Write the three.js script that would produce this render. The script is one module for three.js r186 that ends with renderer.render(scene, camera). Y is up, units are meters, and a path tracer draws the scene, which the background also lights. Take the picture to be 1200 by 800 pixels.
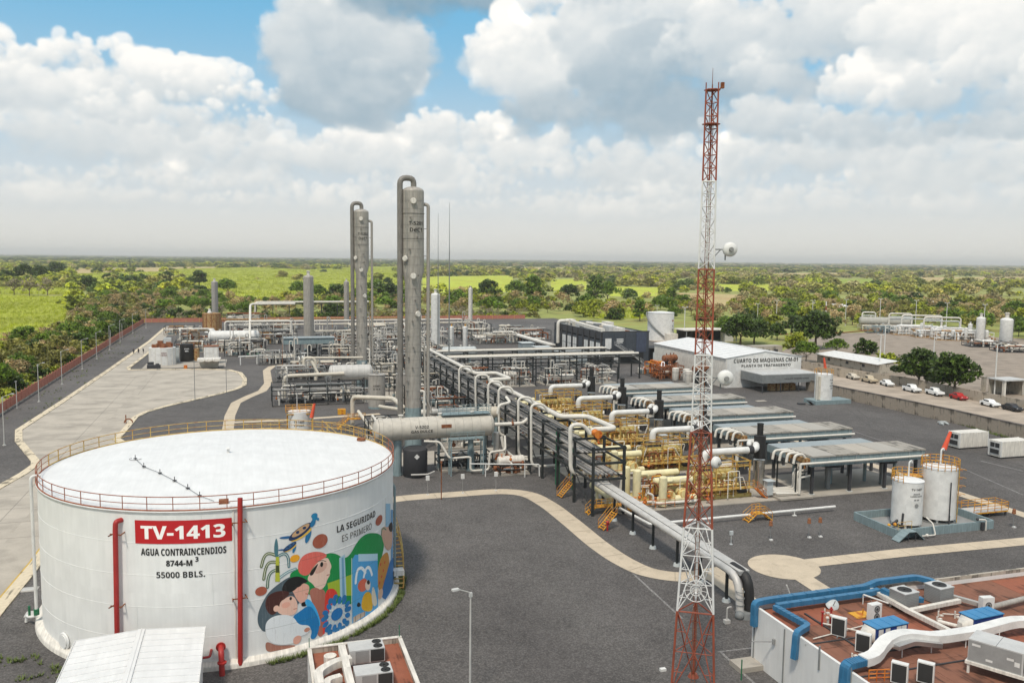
import * as THREE from 'three';
import { mergeGeometries } from 'three/addons/utils/BufferGeometryUtils.js';
import { MarchingCubes } from 'three/addons/objects/MarchingCubes.js';

// ---------------------------------------------------------------- camera, sky, sun, exposure
// The plant stands square to the axes: x across the pipe rack, -z along it, metres.
const scene = new THREE.Scene();
const camera = new THREE.PerspectiveCamera(43.82, 1024 / 682, 0.5, 40000);
camera.rotation.order = 'YXZ';
camera.position.set(0, 31.2, 0);
camera.rotation.set(-0.09618, -0.3002, 0.010833);
scene.add(camera);
const renderer = new THREE.WebGLRenderer({ antialias: true });
renderer.setSize(1024, 682);
renderer.toneMapping = THREE.LinearToneMapping;
renderer.toneMappingExposure = 1.11;
renderer.shadowMap.enabled = true;

const clamp = (v, a = 0, b = 1) => Math.min(b, Math.max(a, v));
const lerp = (a, b, t) => a + (b - a) * t;
const sstep = (a, b, v) => { const t = clamp((v - a) / (b - a)); return t * t * (3 - 2 * t); };
function rng(seed) { let s = seed | 0; return () => { s = (s + 0x6d2b79f5) | 0; let t = Math.imul(s ^ (s >>> 15), 1 | s); t = (t + Math.imul(t ^ (t >>> 7), 61 | t)) ^ t; return ((t ^ (t >>> 14)) >>> 0) / 4294967296; }; }
const HT = new Float32Array(65536); { const r = rng(77); for (let i = 0; i < 65536; i++) HT[i] = r(); }
function vnoise(x, y, per = 256) {           // value noise, period per
  const xi = Math.floor(x), yi = Math.floor(y), fx = x - xi, fy = y - yi;
  const ux = fx * fx * (3 - 2 * fx), uy = fy * fy * (3 - 2 * fy), m = (v) => ((v % per) + per) % per;
  const x0 = m(xi), x1 = m(xi + 1), y0 = m(yi) << 8, y1 = m(yi + 1) << 8;
  return lerp(lerp(HT[(y0 + x0) & 65535], HT[(y0 + x1) & 65535], ux), lerp(HT[(y1 + x0) & 65535], HT[(y1 + x1) & 65535], ux), uy);
}
function fbm(x, y, oct = 5, per = 256, gain = 0.5) { let a = 1, s = 0, n = 0; for (let i = 0; i < oct; i++) { s += a * vnoise(x + i * 17, y + i * 31, per); n += a; a *= gain; x *= 2; y *= 2; if (per < 256) per *= 2; } return s / n; }

// Sky: air and cumulus heaps; each cloud is a heap of soft puffs, as [azimuth from the view axis, elevation] in degrees
const CLOUDS = [ // az, el, half width, half height, greyness, fullness
  [-27, 3.4, 9, 1.0, 0.25, 0.5], [-12, 3.6, 8, 1.1, 0.2, 0.5], [3, 3.3, 9, 1.0, 0.25, 0.5], [17, 3.5, 9, 1.1, 0.25, 0.5], [30, 3.4, 8, 1.0, 0.3, 0.5], [-20, 5.0, 6, 1.4, 0.2, 0.5], [-5, 4.8, 6, 1.3, 0.2, 0.5], [11, 4.9, 6, 1.3, 0.25, 0.5], [25, 4.8, 6, 1.3, 0.25, 0.5], [-29, 7.4, 8, 1.1, 0.2, 0.3], [-23, 7.2, 6, 1.1, 0.15, 0.32], [-17.5, 6.4, 6, 1.2, 0.15, 0.32], [-11.5, 6.2, 5, 1, 0.2, 0.3], [-3, 5.8, 5, 1.1, 0.15, 0.34], [5, 5.7, 5, 1, 0.2, 0.32], [15, 6.3, 4, 1.5, 0.15, 0.42], [26, 5.2, 6, 1, 0.25, 0.35], [32, 5.2, 4, 1, 0.2, 0.35], [-28, 4.4, 10, 0.7, 0.2, 0.2], [-26, 7.0, 10, 2.4, 0.3, 0.42], [-13, 6.8, 9, 2.2, 0.22, 0.42], [0, 6.4, 9, 2.0, 0.25, 0.42], [12, 6.4, 9, 2.0, 0.3, 0.4], [22, 6.6, 9, 2.0, 0.35, 0.4], [31, 6.2, 8, 2.0, 0.3, 0.4], [-20, 8.0, 5, 1.2, 0.2, 0.4], [-9, 7.6, 4, 1.2, 0.1, 0.5], [10, 4.2, 14, 0.7, 0.3, 0.2],
  [-32, 10.6, 3.4, 1.9, 0.12, 0.9], [-27, 9.5, 6.0, 1.3, 0.25, 0.6], [-23.2, 10.6, 3.4, 2.1, 0.12, 0.95], [-27.4, 11.4, 2.0, 1.2, 0.05, 0.7], [-19.3, 10.4, 2.6, 1.7, 0.15, 0.6], [-17.0, 10.0, 2.2, 0.9, 0.1, 0.45], [-20.3, 17.4, 3.6, 1.0, 0.25, 0.6], [-29, 9.2, 8, 1.5, 0.25, 0.5], [-21, 8.6, 6, 1.2, 0.2, 0.45],
  [-13.0, 15.9, 2.2, 1.8, 0.12, 0.8], [-14.2, 13.4, 0.9, 1.4, 0.05, 0.9], [-6.9, 11.4, 0.9, 1.8, 0.15, 0.8], [-10.6, 12.6, 4.6, 3.9, 0.62, 1], [-10.8, 10.2, 4.2, 2.2, 0.8, 0.9], [-6.2, 17.0, 6.2, 1.7, 1, 1], [-12.6, 18.6, 4, 1.4, 0.5, 0.7], [-5.2, 8.5, 2.4, 1.4, 0.12, 0.7], [-1.4, 8.5, 1.5, 1.1, 0.08, 0.75],
  [0.2, 13.2, 3.4, 2.6, 0.1, 0.95], [3.6, 12.6, 4.8, 3.6, 0.2, 0.95], [4.6, 16.6, 4.4, 2.2, 0.15, 0.85], [9, 14.6, 6.5, 3.2, 0.36, 0.95], [6.2, 16.8, 3.2, 1.0, 0.2, 0.7], [6.5, 9.4, 7.5, 2.0, 0.78, 0.95], [9.2, 11.6, 5.5, 2.8, 0.8, 0.95], [2.8, 17.4, 2, 0.9, 0.1, 0.5], [12.4, 17.3, 4.4, 0.9, 1, 1],
  [14.5, 13.2, 5, 3.2, 0.42, 0.9], [16.5, 8.7, 4.6, 1.5, 0.5, 0.7], [17.6, 11.6, 3.6, 1.6, 0.5, 0.8], [20.5, 14.6, 5.4, 2.8, 0.3, 0.85], [22.3, 10.9, 3.0, 2.0, 0.06, 0.95], [24.6, 9.9, 2.6, 1.5, 0.12, 0.8], [27, 14.2, 5.4, 3.4, 0.14, 0.9], [31, 13, 4.6, 4.0, 0.2, 0.9], [28.5, 10, 5, 2.2, 0.42, 0.85], [25, 7.9, 8, 1.2, 0.6, 0.75], [33.5, 9.6, 4, 2.4, 0.3, 0.8], [23, 17.6, 7, 1.4, 0.35, 0.7], [31, 18.2, 6, 1.6, 0.3, 0.7]];
{ const r = rng(5); for (let i = 0; i < 150; i++) { const az = 39 + r() * 282, el = 4.5 + Math.pow(r(), 1.3) * 30, s = 2 + el * 0.15; CLOUDS.push([az > 180 ? az - 360 : az, el, s * (1 + r() * 1.2), s * (0.5 + r() * 0.4), r() * 0.85, 0.5 + r() * 0.5]); } for (let i = 0; i < 34; i++) CLOUDS.push([-34 + r() * 70, 20.5 + r() * 14, 5 + r() * 5, 2 + r() * 2, r() * 0.85, 0.6 + r() * 0.4]); }
{
  const W = 4096, H = 2048, data = new Float32Array(W * H * 4), yaw = 17.2, PD = W / 360;   // the view axis is 17.2 degrees to the right of -z
  const NZ = 512, noise = new Float32Array(NZ * NZ); for (let y = 0; y < NZ; y++) for (let x = 0; x < NZ; x++) noise[y * NZ + x] = (fbm(x / NZ * 16, y / NZ * 16, 6, 16, 0.62) - 0.5) * 2.6;
  const nz = (x, y) => noise[((y | 0) & 511) * NZ + ((x | 0) & 511)];
  const top = Math.round(H / 2 + 46 * PD);
  for (let row = 0; row < top; row++) {
    const el = (row + 0.5) / H * 180 - 90, k = clamp(el / 55), hz = Math.exp(-Math.max(el, 0) / 6.2), veil = 0.9 * Math.exp(-Math.pow(Math.max(el - 1, 0) / 8.8, 2));
    let r = lerp(0.115, 0.06, k), g = lerp(0.47, 0.27, k), b = lerp(0.75, 0.52, k);
    r = lerp(lerp(r, 0.63, hz), 0.66, veil); g = lerp(lerp(g, 0.64, hz), 0.69, veil); b = lerp(lerp(b, 0.62, hz), 0.695, veil);
    const low = sstep(5, 0, el); r = lerp(r, 0.71, low); g = lerp(g, 0.70, low); b = lerp(b, 0.65, low);
    if (el < -1) { r = 0.3; g = 0.3; b = 0.27; }
    for (let col = 0, o = row * W * 4; col < W; col++, o += 4) { data[o] = r; data[o + 1] = g; data[o + 2] = b; data[o + 3] = 1; }
  }
  const R = rng(12), puffs = [];
  CLOUDS.forEach(([az, el, rx, ry, grey, full], ci) => {
    const n = Math.round(24 + 26 * rx / Math.max(ry, 1) * 0.55 + 30 * full), list = [];
    for (let i = 0; i < n; i++) {
      const u = R() * 2 - 1, roof = Math.pow(Math.max(0, 1 - u * u), 0.5) * (0.62 + 0.5 * vnoise(u * 3.1 + ci * 7.3, ci * 3.7)), v = R() * (roof + 0.55) - 0.55, size = ry * (0.2 + 0.3 * R()) * (1 + grey * 0.7) * (0.55 + 0.45 * (1 - Math.abs(u))) * (v > roof - 0.35 ? 0.72 : 1.1);
      list.push([az + u * rx, el + v * ry, size, grey, full, v / Math.max(roof, 0.3)]);
    }
    list.sort((p, q) => q[1] - q[2] * 0.3 - (p[1] - p[2] * 0.3)); puffs.push(...list);
  });
  for (const [az, el, size, grey, full, v] of puffs) {
    const k = 1 / Math.cos(el * Math.PI / 180), rp = size * PD * 1.25, rc = rp * k, c0 = (az + yaw - 90 + 180) * PD, r0 = (el + 90) / 180 * H, haze = clamp(Math.exp(-el / 4.2) * 1.0), sx = R() * 512, sy = R() * 512;
    const soft = clamp(0.35 + grey * 0.75 - v * 0.35), boost = 1 + 0.08 * sstep(21, 34, el), base = clamp((0.70 + 0.26 * v) * (1 - grey * 0.88) + 0.10 * (1 - grey));
    for (let row = Math.max(0, Math.floor(r0 - rp)); row <= r0 + rp; row++) {
      if (row >= top) break; const ny = (row - r0) / rp;
      for (let cc = Math.floor(c0 - rc); cc <= c0 + rc; cc++) {
        const nx = (cc - c0) / rc, col = ((cc % W) + W) % W, t = nz(cc * 1.0 + sx * 0.02, row * 1.3), t2 = nz(cc * 2.6 + sx, row * 3.1 + sy), q = nx * nx + ny * ny + t * 0.85 + t2 * 0.5; if (q > 1) continue;
        const al = sstep(1.0, lerp(0.62, -0.1, soft), q) * (0.34 + 0.5 * full) * (1 - haze * 0.5) * (v < 0 ? 1 + v * 0.9 : 1), ll = clamp(base + (ny * 0.26 - nx * 0.10) * (1 - grey * 0.62) - t2 * 0.11 - t * 0.15);
        let cr = lerp(0.20, 0.97, ll) * boost, cg = lerp(0.335, 0.95, ll) * boost, cb = lerp(0.44, 0.905, ll) * boost;
        cr = lerp(cr, 0.73, haze); cg = lerp(cg, 0.72, haze); cb = lerp(cb, 0.675, haze);
        const o = (row * W + col) * 4; data[o] = lerp(data[o], cr, al); data[o + 1] = lerp(data[o + 1], cg, al); data[o + 2] = lerp(data[o + 2], cb, al);
      }
    }
  }
  for (let row = Math.round(H / 2 + 30 * PD); row < H; row++) {     // overhead: the same broken layer seen from below
    const el = (row + 0.5) / H * 180 - 90, f = sstep(30, 45, el), st = el > 60 ? 4 : 2;
    for (let col = 0; col < W; col++) {
      const o = (row * W + col) * 4; if (col % st) { for (let k = 0; k < 3; k++) data[o + k] = data[o - 4 * (col % st) + k]; data[o + 3] = 1; continue; }
      const a = col / W * 6.2832, t = 1 / Math.max(Math.tan(el * Math.PI / 180), 0.02), h = fbm(Math.cos(a) * t * 2.4 + 40, Math.sin(a) * t * 2.4 + 40, 5), cov = sstep(0.36, 0.56, h), l = 0.98 - 0.40 * sstep(0.55, 0.8, h);
      const q = [lerp(0.075, l * 0.97, cov), lerp(0.25, l * 0.955, cov), lerp(0.48, l * 0.925, cov)]; for (let k = 0; k < 3; k++) data[o + k] = row < top ? lerp(data[o + k], q[k], f) : q[k]; data[o + 3] = 1;
    }
  }
  const sky = new THREE.DataTexture(data, W, H, THREE.RGBAFormat, THREE.FloatType);
  sky.mapping = THREE.EquirectangularReflectionMapping; sky.magFilter = THREE.LinearFilter; sky.needsUpdate = true;
  scene.background = sky; scene.environment = sky;
}
const sun = new THREE.DirectionalLight(new THREE.Color(1, 0.92, 0.79), 2.7);
sun.position.set(-60, 260, -10); sun.target.position.set(30, 0, -140);
sun.castShadow = true; sun.shadow.radius = 13;
sun.shadow.mapSize.set(4096, 4096);
Object.assign(sun.shadow.camera, { left: -320, right: 320, top: 320, bottom: -320, near: 1, far: 900 });
scene.add(sun, sun.target);
scene.fog = new THREE.FogExp2(new THREE.Color(0.74, 0.74, 0.72), 0.00009);

// ---------------------------------------------------------------- helpers
const V3 = (x, y, z) => new THREE.Vector3(x, y, z);
const names = new Map();
function numbered(n) { const k = names.get(n) ?? 0; names.set(n, k + 1); return k ? `${n}_${String(k).padStart(3, '0')}` : n; }
function tag(o, label, category, group) { o.userData = { label, category }; if (group) o.userData.group = group; return o; }
function T(name, label, category, pos = [0, 0, 0], turn = 0, group) {
  const o = new THREE.Group(); o.name = numbered(name); o.position.set(pos[0], pos[1], pos[2]); o.rotation.y = turn;
  scene.add(o); return tag(o, label, category, group);
}
function copy(root, pos, turn, label, group) {
  const r = root.clone(); r.name = numbered(root.name.replace(/_\d{3}$/, '')); r.position.set(pos[0], pos[1], pos[2]); if (turn != null) r.rotation.y = turn;
  r.userData = { ...root.userData }; if (label) r.userData.label = label; if (group) r.userData.group = group; scene.add(r); return r;
}
function metres(g) {                           // texture coordinates in metres, one plane per face
  const p = g.attributes.position, uv = new Float32Array(p.count * 2), a = V3(), b = V3(), c = V3(), n = V3();
  for (let i = 0; i < p.count; i += 3) {
    a.fromBufferAttribute(p, i); b.fromBufferAttribute(p, i + 1); c.fromBufferAttribute(p, i + 2);
    n.copy(b).sub(a).cross(c.clone().sub(a)); const x = Math.abs(n.x), y = Math.abs(n.y), z = Math.abs(n.z);
    for (let k = 0; k < 3; k++) {
      const q = k === 0 ? a : k === 1 ? b : c;
      uv[(i + k) * 2] = y >= x && y >= z ? q.x : x >= z ? q.z : q.x; uv[(i + k) * 2 + 1] = y >= x && y >= z ? q.z : q.y;
    }
  }
  g.setAttribute('uv', new THREE.BufferAttribute(uv, 2)); return g;
}
function prep(geos) {
  const list = (Array.isArray(geos) ? geos.flat(Infinity) : [geos]).map((g) => { let q = g.index ? g.toNonIndexed() : g; for (const k of Object.keys(q.attributes)) if (k !== 'position' && k !== 'normal') q.deleteAttribute(k); return q; });
  return metres(list.length > 1 ? mergeGeometries(list) : list[0]);
}
function part(parent, name, geos, mat, label) {
  const m = new THREE.Mesh(geos.isBufferGeometry && geos.userData.raw ? geos : prep(geos), mat);
  m.name = parent === scene ? numbered(name) : name; m.castShadow = m.receiveShadow = true;
  if (parent !== scene) { let c = 0; for (const s of parent.children) if (s.name === name || s.name.startsWith(name + '_') && /^\d{3}$/.test(s.name.slice(name.length + 1))) c++; if (c) m.name = `${name}_${String(c).padStart(3, '0')}`; }
  if (label) m.userData.label = label;
  parent.add(m); return m;
}
function one(name, label, category, geos, mat, group) { return tag(part(scene, name, geos, mat), label, category, group); }
function struct(name, geos, mat) { const m = part(scene, name, geos, mat); m.userData = { kind: 'structure' }; return m; }
const box = (w, h, d, x = 0, y = 0, z = 0) => new THREE.BoxGeometry(w, h, d).translate(x, y + h / 2, z);   // y = underside
const cyl = (r, h, x = 0, y = 0, z = 0, rt = r, n = 16) => new THREE.CylinderGeometry(rt, r, h, n).translate(x, y + h / 2, z);
const ball = (r, x, y, z, sy = 1, n = 12) => new THREE.SphereGeometry(r, n, Math.ceil(n * 0.7)).scale(1, sy, 1).translate(x, y, z);
function bar(a, b, r, n = 6) {
  const p = V3(...a), q = V3(...b), d = q.clone().sub(p), L = d.length(), g = new THREE.CylinderGeometry(r, r, L, n, 1, n < 5);
  g.rotateX(Math.PI / 2); if (n === 4) g.rotateZ(Math.PI / 4);
  const m = new THREE.Matrix4().lookAt(q, p, Math.abs(d.y) > 0.999 * L ? V3(1, 0, 0) : V3(0, 1, 0)); g.applyMatrix4(m);
  return g.translate((p.x + q.x) / 2, (p.y + q.y) / 2, (p.z + q.z) / 2);
}
function bends(pts, f) {                       // a polyline with rounded corners
  const P = pts.map((p) => V3(...p)), out = [P[0].clone()];
  for (let i = 1; i < P.length - 1; i++) {
    const a = P[i - 1].clone().sub(P[i]), b = P[i + 1].clone().sub(P[i]), la = a.length(), lb = b.length(); a.normalize(); b.normalize();
    const ang = a.angleTo(b); if (ang > 3.05) { out.push(P[i]); continue; }
    const t = Math.min(f, la * 0.48, lb * 0.48), s = P[i].clone().addScaledVector(a, t), e = P[i].clone().addScaledVector(b, t), n = ang < 2.4 ? 4 : 2;
    for (let k = 0; k <= n; k++) { const u = k / n; out.push(s.clone().multiplyScalar((1 - u) * (1 - u)).addScaledVector(P[i], 2 * u * (1 - u)).addScaledVector(e, u * u)); }
  }
  out.push(P[P.length - 1].clone()); return out;
}
function tube(pts, r, n = 8, f = r * 2.6) {
  const P = bends(pts, f), pos = [], idx = [], nor = []; let N = null;
  for (let i = 0; i < P.length; i++) {
    const t = P[Math.min(i + 1, P.length - 1)].clone().sub(P[Math.max(i - 1, 0)]).normalize();
    if (!N) N = Math.abs(t.y) > 0.9 ? V3(1, 0, 0) : V3(0, 1, 0);
    N.addScaledVector(t, -N.dot(t)); if (N.lengthSq() < 1e-6) N.set(t.y, t.z, t.x).addScaledVector(t, -V3(t.y, t.z, t.x).dot(t)); N.normalize();
    const B = t.clone().cross(N);
    for (let k = 0; k < n; k++) { const a = k / n * Math.PI * 2, c = Math.cos(a), s = Math.sin(a), x = N.x * c + B.x * s, y = N.y * c + B.y * s, z = N.z * c + B.z * s; nor.push(x, y, z); pos.push(P[i].x + x * r, P[i].y + y * r, P[i].z + z * r); }
    if (i) for (let k = 0; k < n; k++) { const a = (i - 1) * n + k, b = (i - 1) * n + (k + 1) % n; idx.push(a, b, a + n, b, b + n, a + n); }
  }
  for (const i of [0, P.length - 1]) { const c = pos.length / 3; pos.push(P[i].x, P[i].y, P[i].z); const t = (i ? P[i].clone().sub(P[i - 1]) : P[0].clone().sub(P[1])).normalize(); nor.push(t.x, t.y, t.z); for (let k = 0; k < n; k++) { const a = i * n + k, b = i * n + (k + 1) % n; i ? idx.push(c, a, b) : idx.push(c, b, a); } }
  const g = new THREE.BufferGeometry(); g.setAttribute('position', new THREE.Float32BufferAttribute(pos, 3)); g.setAttribute('normal', new THREE.Float32BufferAttribute(nor, 3)); g.setIndex(idx); return g;
}
function square(pts, w, h, f = 0.01) {         // a rectangular duct that runs along pts (mostly level)
  const P = bends(pts, f), out = [];
  const ring = P.map((p, i) => {
    const t = P[Math.min(i + 1, P.length - 1)].clone().sub(P[Math.max(i - 1, 0)]).normalize();
    let side = V3(t.z, 0, -t.x); if (side.lengthSq() < 0.01) side = null; else side.normalize(); return { p, t, side };
  });
  let last = ring.find((q) => q.side)?.side ?? V3(1, 0, 0);
  for (const q of ring) { if (!q.side) q.side = last; last = q.side; q.up = q.side.clone().cross(q.t).multiplyScalar(-1); }
  const pos = []; const C = (q) => [[-1, -1], [1, -1], [1, 1], [-1, 1]].map(([s, u]) => q.p.clone().addScaledVector(q.side, s * w / 2).addScaledVector(q.up, u * h / 2));
  const quad = (a, b, c, d) => { for (const v of [a, b, c, a, c, d]) pos.push(v.x, v.y, v.z); };
  for (let i = 1; i < ring.length; i++) { const a = C(ring[i - 1]), b = C(ring[i]); for (let k = 0; k < 4; k++) quad(a[k], a[(k + 1) % 4], b[(k + 1) % 4], b[k]); }
  const s = C(ring[0]), e = C(ring[ring.length - 1]); quad(s[3], s[2], s[1], s[0]); quad(e[0], e[1], e[2], e[3]);
  const g = new THREE.BufferGeometry(); g.setAttribute('position', new THREE.Float32BufferAttribute(pos, 3)); g.computeVertexNormals(); return g;
}
function vesselGeo(r, L, n = 20) {             // a drum along x with domed ends, centred
  const pts = [[0, -L / 2 - r * 0.45]]; for (let i = 1; i <= 5; i++) { const a = i / 5 * Math.PI / 2; pts.push([Math.sin(a) * r, -L / 2 - Math.cos(a) * r * 0.45]); }
  const all = [...pts, ...pts.map(([x, y]) => [x, -y]).reverse()].map(([x, y]) => new THREE.Vector2(Math.max(x, 0.0001), y));
  return new THREE.LatheGeometry(all, n).rotateZ(Math.PI / 2);
}
function domed(r, y0, y1, x = 0, z = 0, n = 20, k = 0.45) {  // an upright drum with domed top
  const p = [[r, y0], [r, y1 - r * k]]; for (let i = 1; i <= 5; i++) { const a = i / 5 * Math.PI / 2; p.push([Math.cos(a) * r, y1 - r * k + Math.sin(a) * r * k]); }
  return new THREE.LatheGeometry([[0.0001, y0], ...p].map(([a, b]) => new THREE.Vector2(Math.max(a, 0.0001), b)), n).translate(x, 0, z);
}
const rail = (pts, h, mids = 1, r = 0.03, step = 2) => {   // guard rail along a polyline of [x, y, z]
  const g = [];
  for (let i = 0; i + 1 < pts.length; i++) {
    const [a, b] = [pts[i], pts[i + 1]], L = Math.hypot(b[0] - a[0], b[1] - a[1], b[2] - a[2]), n = Math.max(1, Math.round(L / step));
    for (let k = 0; k <= mids; k++) { const y = h * (1 - k / (mids + 1)); g.push(bar([a[0], a[1] + y, a[2]], [b[0], b[1] + y, b[2]], r, 5)); }
    for (let k = 0; k <= n; k++) { const t = k / n, x = lerp(a[0], b[0], t), y = lerp(a[1], b[1], t), z = lerp(a[2], b[2], t); g.push(bar([x, y, z], [x, y + h, z], r, 5)); }
  }
  return g;
};
const stair = (a, b, w, n) => {                // treads and strings from a up to b
  const g = [], dx = b[0] - a[0], dz = b[2] - a[2], L = Math.hypot(dx, dz), sx = -dz / L * w / 2, sz = dx / L * w / 2, ang = Math.atan2(dx, dz);
  for (let k = 0; k < n; k++) { const t = (k + 0.5) / n; g.push(box(w, 0.04, L / n * 0.8).rotateY(ang).translate(lerp(a[0], b[0], t), lerp(a[1], b[1], t), lerp(a[2], b[2], t))); }
  for (const s of [-1, 1]) { g.push(bar([a[0] + sx * s, a[1], a[2] + sz * s], [b[0] + sx * s, b[1], b[2] + sz * s], 0.08, 4)); g.push(rail([[a[0] + sx * s, a[1], a[2] + sz * s], [b[0] + sx * s, b[1], b[2] + sz * s]], 1, 1, 0.03, 1.5)); }
  return g;
};
function sheet(pts, y) {                       // a level sheet with the outline pts [[x, z], ...]
  const s = new THREE.Shape(pts.map(([x, z]) => new THREE.Vector2(x, -z)));
  return new THREE.ShapeGeometry(s).rotateX(-Math.PI / 2).translate(0, y, 0);
}
function smooth(pts, n = 6, closed = false) { return new THREE.CatmullRomCurve3(pts.map(([x, z]) => V3(x, 0, z)), closed, 'centripetal').getPoints(pts.length * n).map((p) => [p.x, p.z]); }
function strip(pts, w, y, h = 0) {             // a band of width w along pts; with h a raised one
  const L = [], R = []; pts.forEach((p, i) => { const a = pts[Math.max(i - 1, 0)], b = pts[Math.min(i + 1, pts.length - 1)], dx = b[0] - a[0], dz = b[1] - a[1], l = Math.hypot(dx, dz) || 1; L.push([p[0] + dz / l * w / 2, p[1] - dx / l * w / 2]); R.push([p[0] - dz / l * w / 2, p[1] + dx / l * w / 2]); });
  const pos = [], q = (a, b, c, d) => { for (const v of [a, b, c, a, c, d]) pos.push(...v); };
  for (let i = 0; i + 1 < pts.length; i++) {
    const l0 = [L[i][0], y + h, L[i][1]], l1 = [L[i + 1][0], y + h, L[i + 1][1]], r0 = [R[i][0], y + h, R[i][1]], r1 = [R[i + 1][0], y + h, R[i + 1][1]];
    q(r0, r1, l1, l0);
    if (h) { const d = (v) => [v[0], y - 0.05, v[2]]; q(d(r0), d(r1), r1, r0); q(l0, l1, d(l1), d(l0)); if (!i) q(d(l0), d(r0), r0, l0); if (i + 2 === pts.length) q(l1, r1, d(r1), d(l1)); }
  }
  const g = new THREE.BufferGeometry(); g.setAttribute('position', new THREE.Float32BufferAttribute(pos, 3)); g.computeVertexNormals(); return g;
}

// ---------------------------------------------------------------- materials
const s8 = (v) => { v = clamp(v); return Math.round(255 * (v <= 0.0031308 ? v * 12.92 : 1.055 * Math.pow(v, 1 / 2.4) - 0.055)); };
function tex(size, m, fn, colour = true) {     // fn(u, v) gives linear multipliers; the tile is m metres
  const d = new Uint8Array(size * size * 4);
  for (let y = 0; y < size; y++) for (let x = 0; x < size; x++) { const c = fn(x / size, y / size), o = (y * size + x) * 4, a = Array.isArray(c) ? c : [c, c, c]; for (let k = 0; k < 3; k++) d[o + k] = colour ? s8(a[k]) : Math.round(clamp(a[k]) * 255); d[o + 3] = 255; }
  const t = new THREE.DataTexture(d, size, size); t.wrapS = t.wrapT = THREE.RepeatWrapping; t.magFilter = THREE.LinearFilter; t.minFilter = THREE.LinearMipmapLinearFilter; t.generateMipmaps = true;
  if (colour) t.colorSpace = THREE.SRGBColorSpace; t.repeat.set(1 / m, 1 / m); t.needsUpdate = true; return t;
}
const tMottle = tex(256, 5, (u, v) => 0.72 + 0.28 * fbm(u * 8, v * 8, 5, 8) + 0.06 * (vnoise(u * 64, v * 64, 64) - 0.5));
const tStreak = tex(256, 4, (u, v) => { const s = fbm(u * 32, v * 3, 4, 32), b = fbm(u * 6, v * 6, 4, 6); const d = clamp(0.62 + 0.5 * s * (0.5 + b)); return [d, d * 0.985, d * 0.96]; });
const tSoft = tex(256, 6, (u, v) => { const s = fbm(u * 24, v * 2, 4, 24), b = fbm(u * 5, v * 5, 4, 5); return 0.78 + 0.13 * s + 0.13 * b; });
const tRust = tex(256, 3, (u, v) => { const n = sstep(0.5, 0.68, fbm(u * 7, v * 7, 5, 7)), m = 0.75 + 0.25 * fbm(u * 12 + 3, v * 12, 4, 12); return [lerp(m, 0.52, n * 0.75), lerp(m, 0.25, n * 0.8), lerp(m, 0.10, n * 0.85)]; });
const tGravel = tex(1024, 30, (u, v) => { const c1 = HT[(Math.floor(u * 256) * 131 + Math.floor(v * 256) * 517) & 65535], c2 = HT[(Math.floor(u * 512 + 7) * 173 + Math.floor(v * 512) * 311) & 65535], s = vnoise(u * 128, v * 128, 128), f = fbm(u * 14, v * 14, 5, 14), p = sstep(0.5, 0.7, fbm(u * 5 + 9, v * 5, 4, 5)); const m = 0.20 + 0.26 * f + 0.44 * c1 * c1 + 0.30 * c2 * c2 + 0.16 * s + 0.06 * p; return [m, m * 0.985, m * 0.975]; });
const hGravel = tex(512, 6, (u, v) => HT[(Math.floor(u * 256) * 131 + Math.floor(v * 256) * 517) & 65535] * 0.7 + 0.3 * vnoise(u * 64, v * 64, 64), false);
const tConcrete = tex(1024, 26, (u, v) => { const f = fbm(u * 9, v * 9, 6, 9), st = sstep(0.54, 0.75, fbm(u * 6 + 2, v * 8, 5, 8)), sp = vnoise(u * 300, v * 300, 256); const m = 0.60 + 0.34 * f - 0.15 * st + 0.08 * (sp - 0.5); return [m, m * 0.985, m * 0.95]; });
const tPath = tex(512, 9, (u, v) => 0.74 + 0.2 * fbm(u * 6, v * 6, 5, 6) + 0.12 * (HT[(Math.floor(u * 128) * 131 + Math.floor(v * 128) * 517) & 65535] - 0.5) - 0.12 * sstep(0.6, 0.8, fbm(u * 11 + 4, v * 11, 4, 11)));
const tField = tex(512, 90, (u, v) => { const row = 0.5 + 0.5 * Math.sin(u * Math.PI * 2 * 36), f = fbm(u * 9, v * 9, 6, 9), p = sstep(0.55, 0.72, fbm(u * 4 + 5, v * 4, 4, 4)); const m = 0.5 + 0.42 * f + 0.10 * row - 0.16 * p; return [m * (1 + 0.18 * p), m, m * 0.9]; });
const tGrass = tex(512, 14, (u, v) => { const f = fbm(u * 20, v * 20, 5, 20), b = fbm(u * 5 + 7, v * 5, 3, 5); return [0.35 + 0.55 * f + 0.1 * b, 0.42 + 0.5 * f, 0.3 + 0.3 * f]; });
const tWall = tex(512, 9, (u, v) => { const s = fbm(u * 40, v * 2, 4, 40), b = fbm(u * 7, v * 7, 5, 7), k = sstep(0.52, 0.72, b * 0.6 + s * 0.42); const m = 0.95 - 0.55 * k - 0.18 * fbm(u * 30, v * 30, 3, 30); return [m, m * 0.96, m * 0.9]; });
const hRib = tex(256, 1, (u) => 0.5 + 0.5 * Math.sin(u * Math.PI * 2 * 4), false);
const lin = (r, g, b) => new THREE.Color().setRGB(r, g, b);
const mat = (r, g, b, o = {}) => new THREE.MeshStandardMaterial({ color: lin(r, g, b), roughness: 0.75, metalness: 0, map: tMottle, side: THREE.DoubleSide, ...o });
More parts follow.
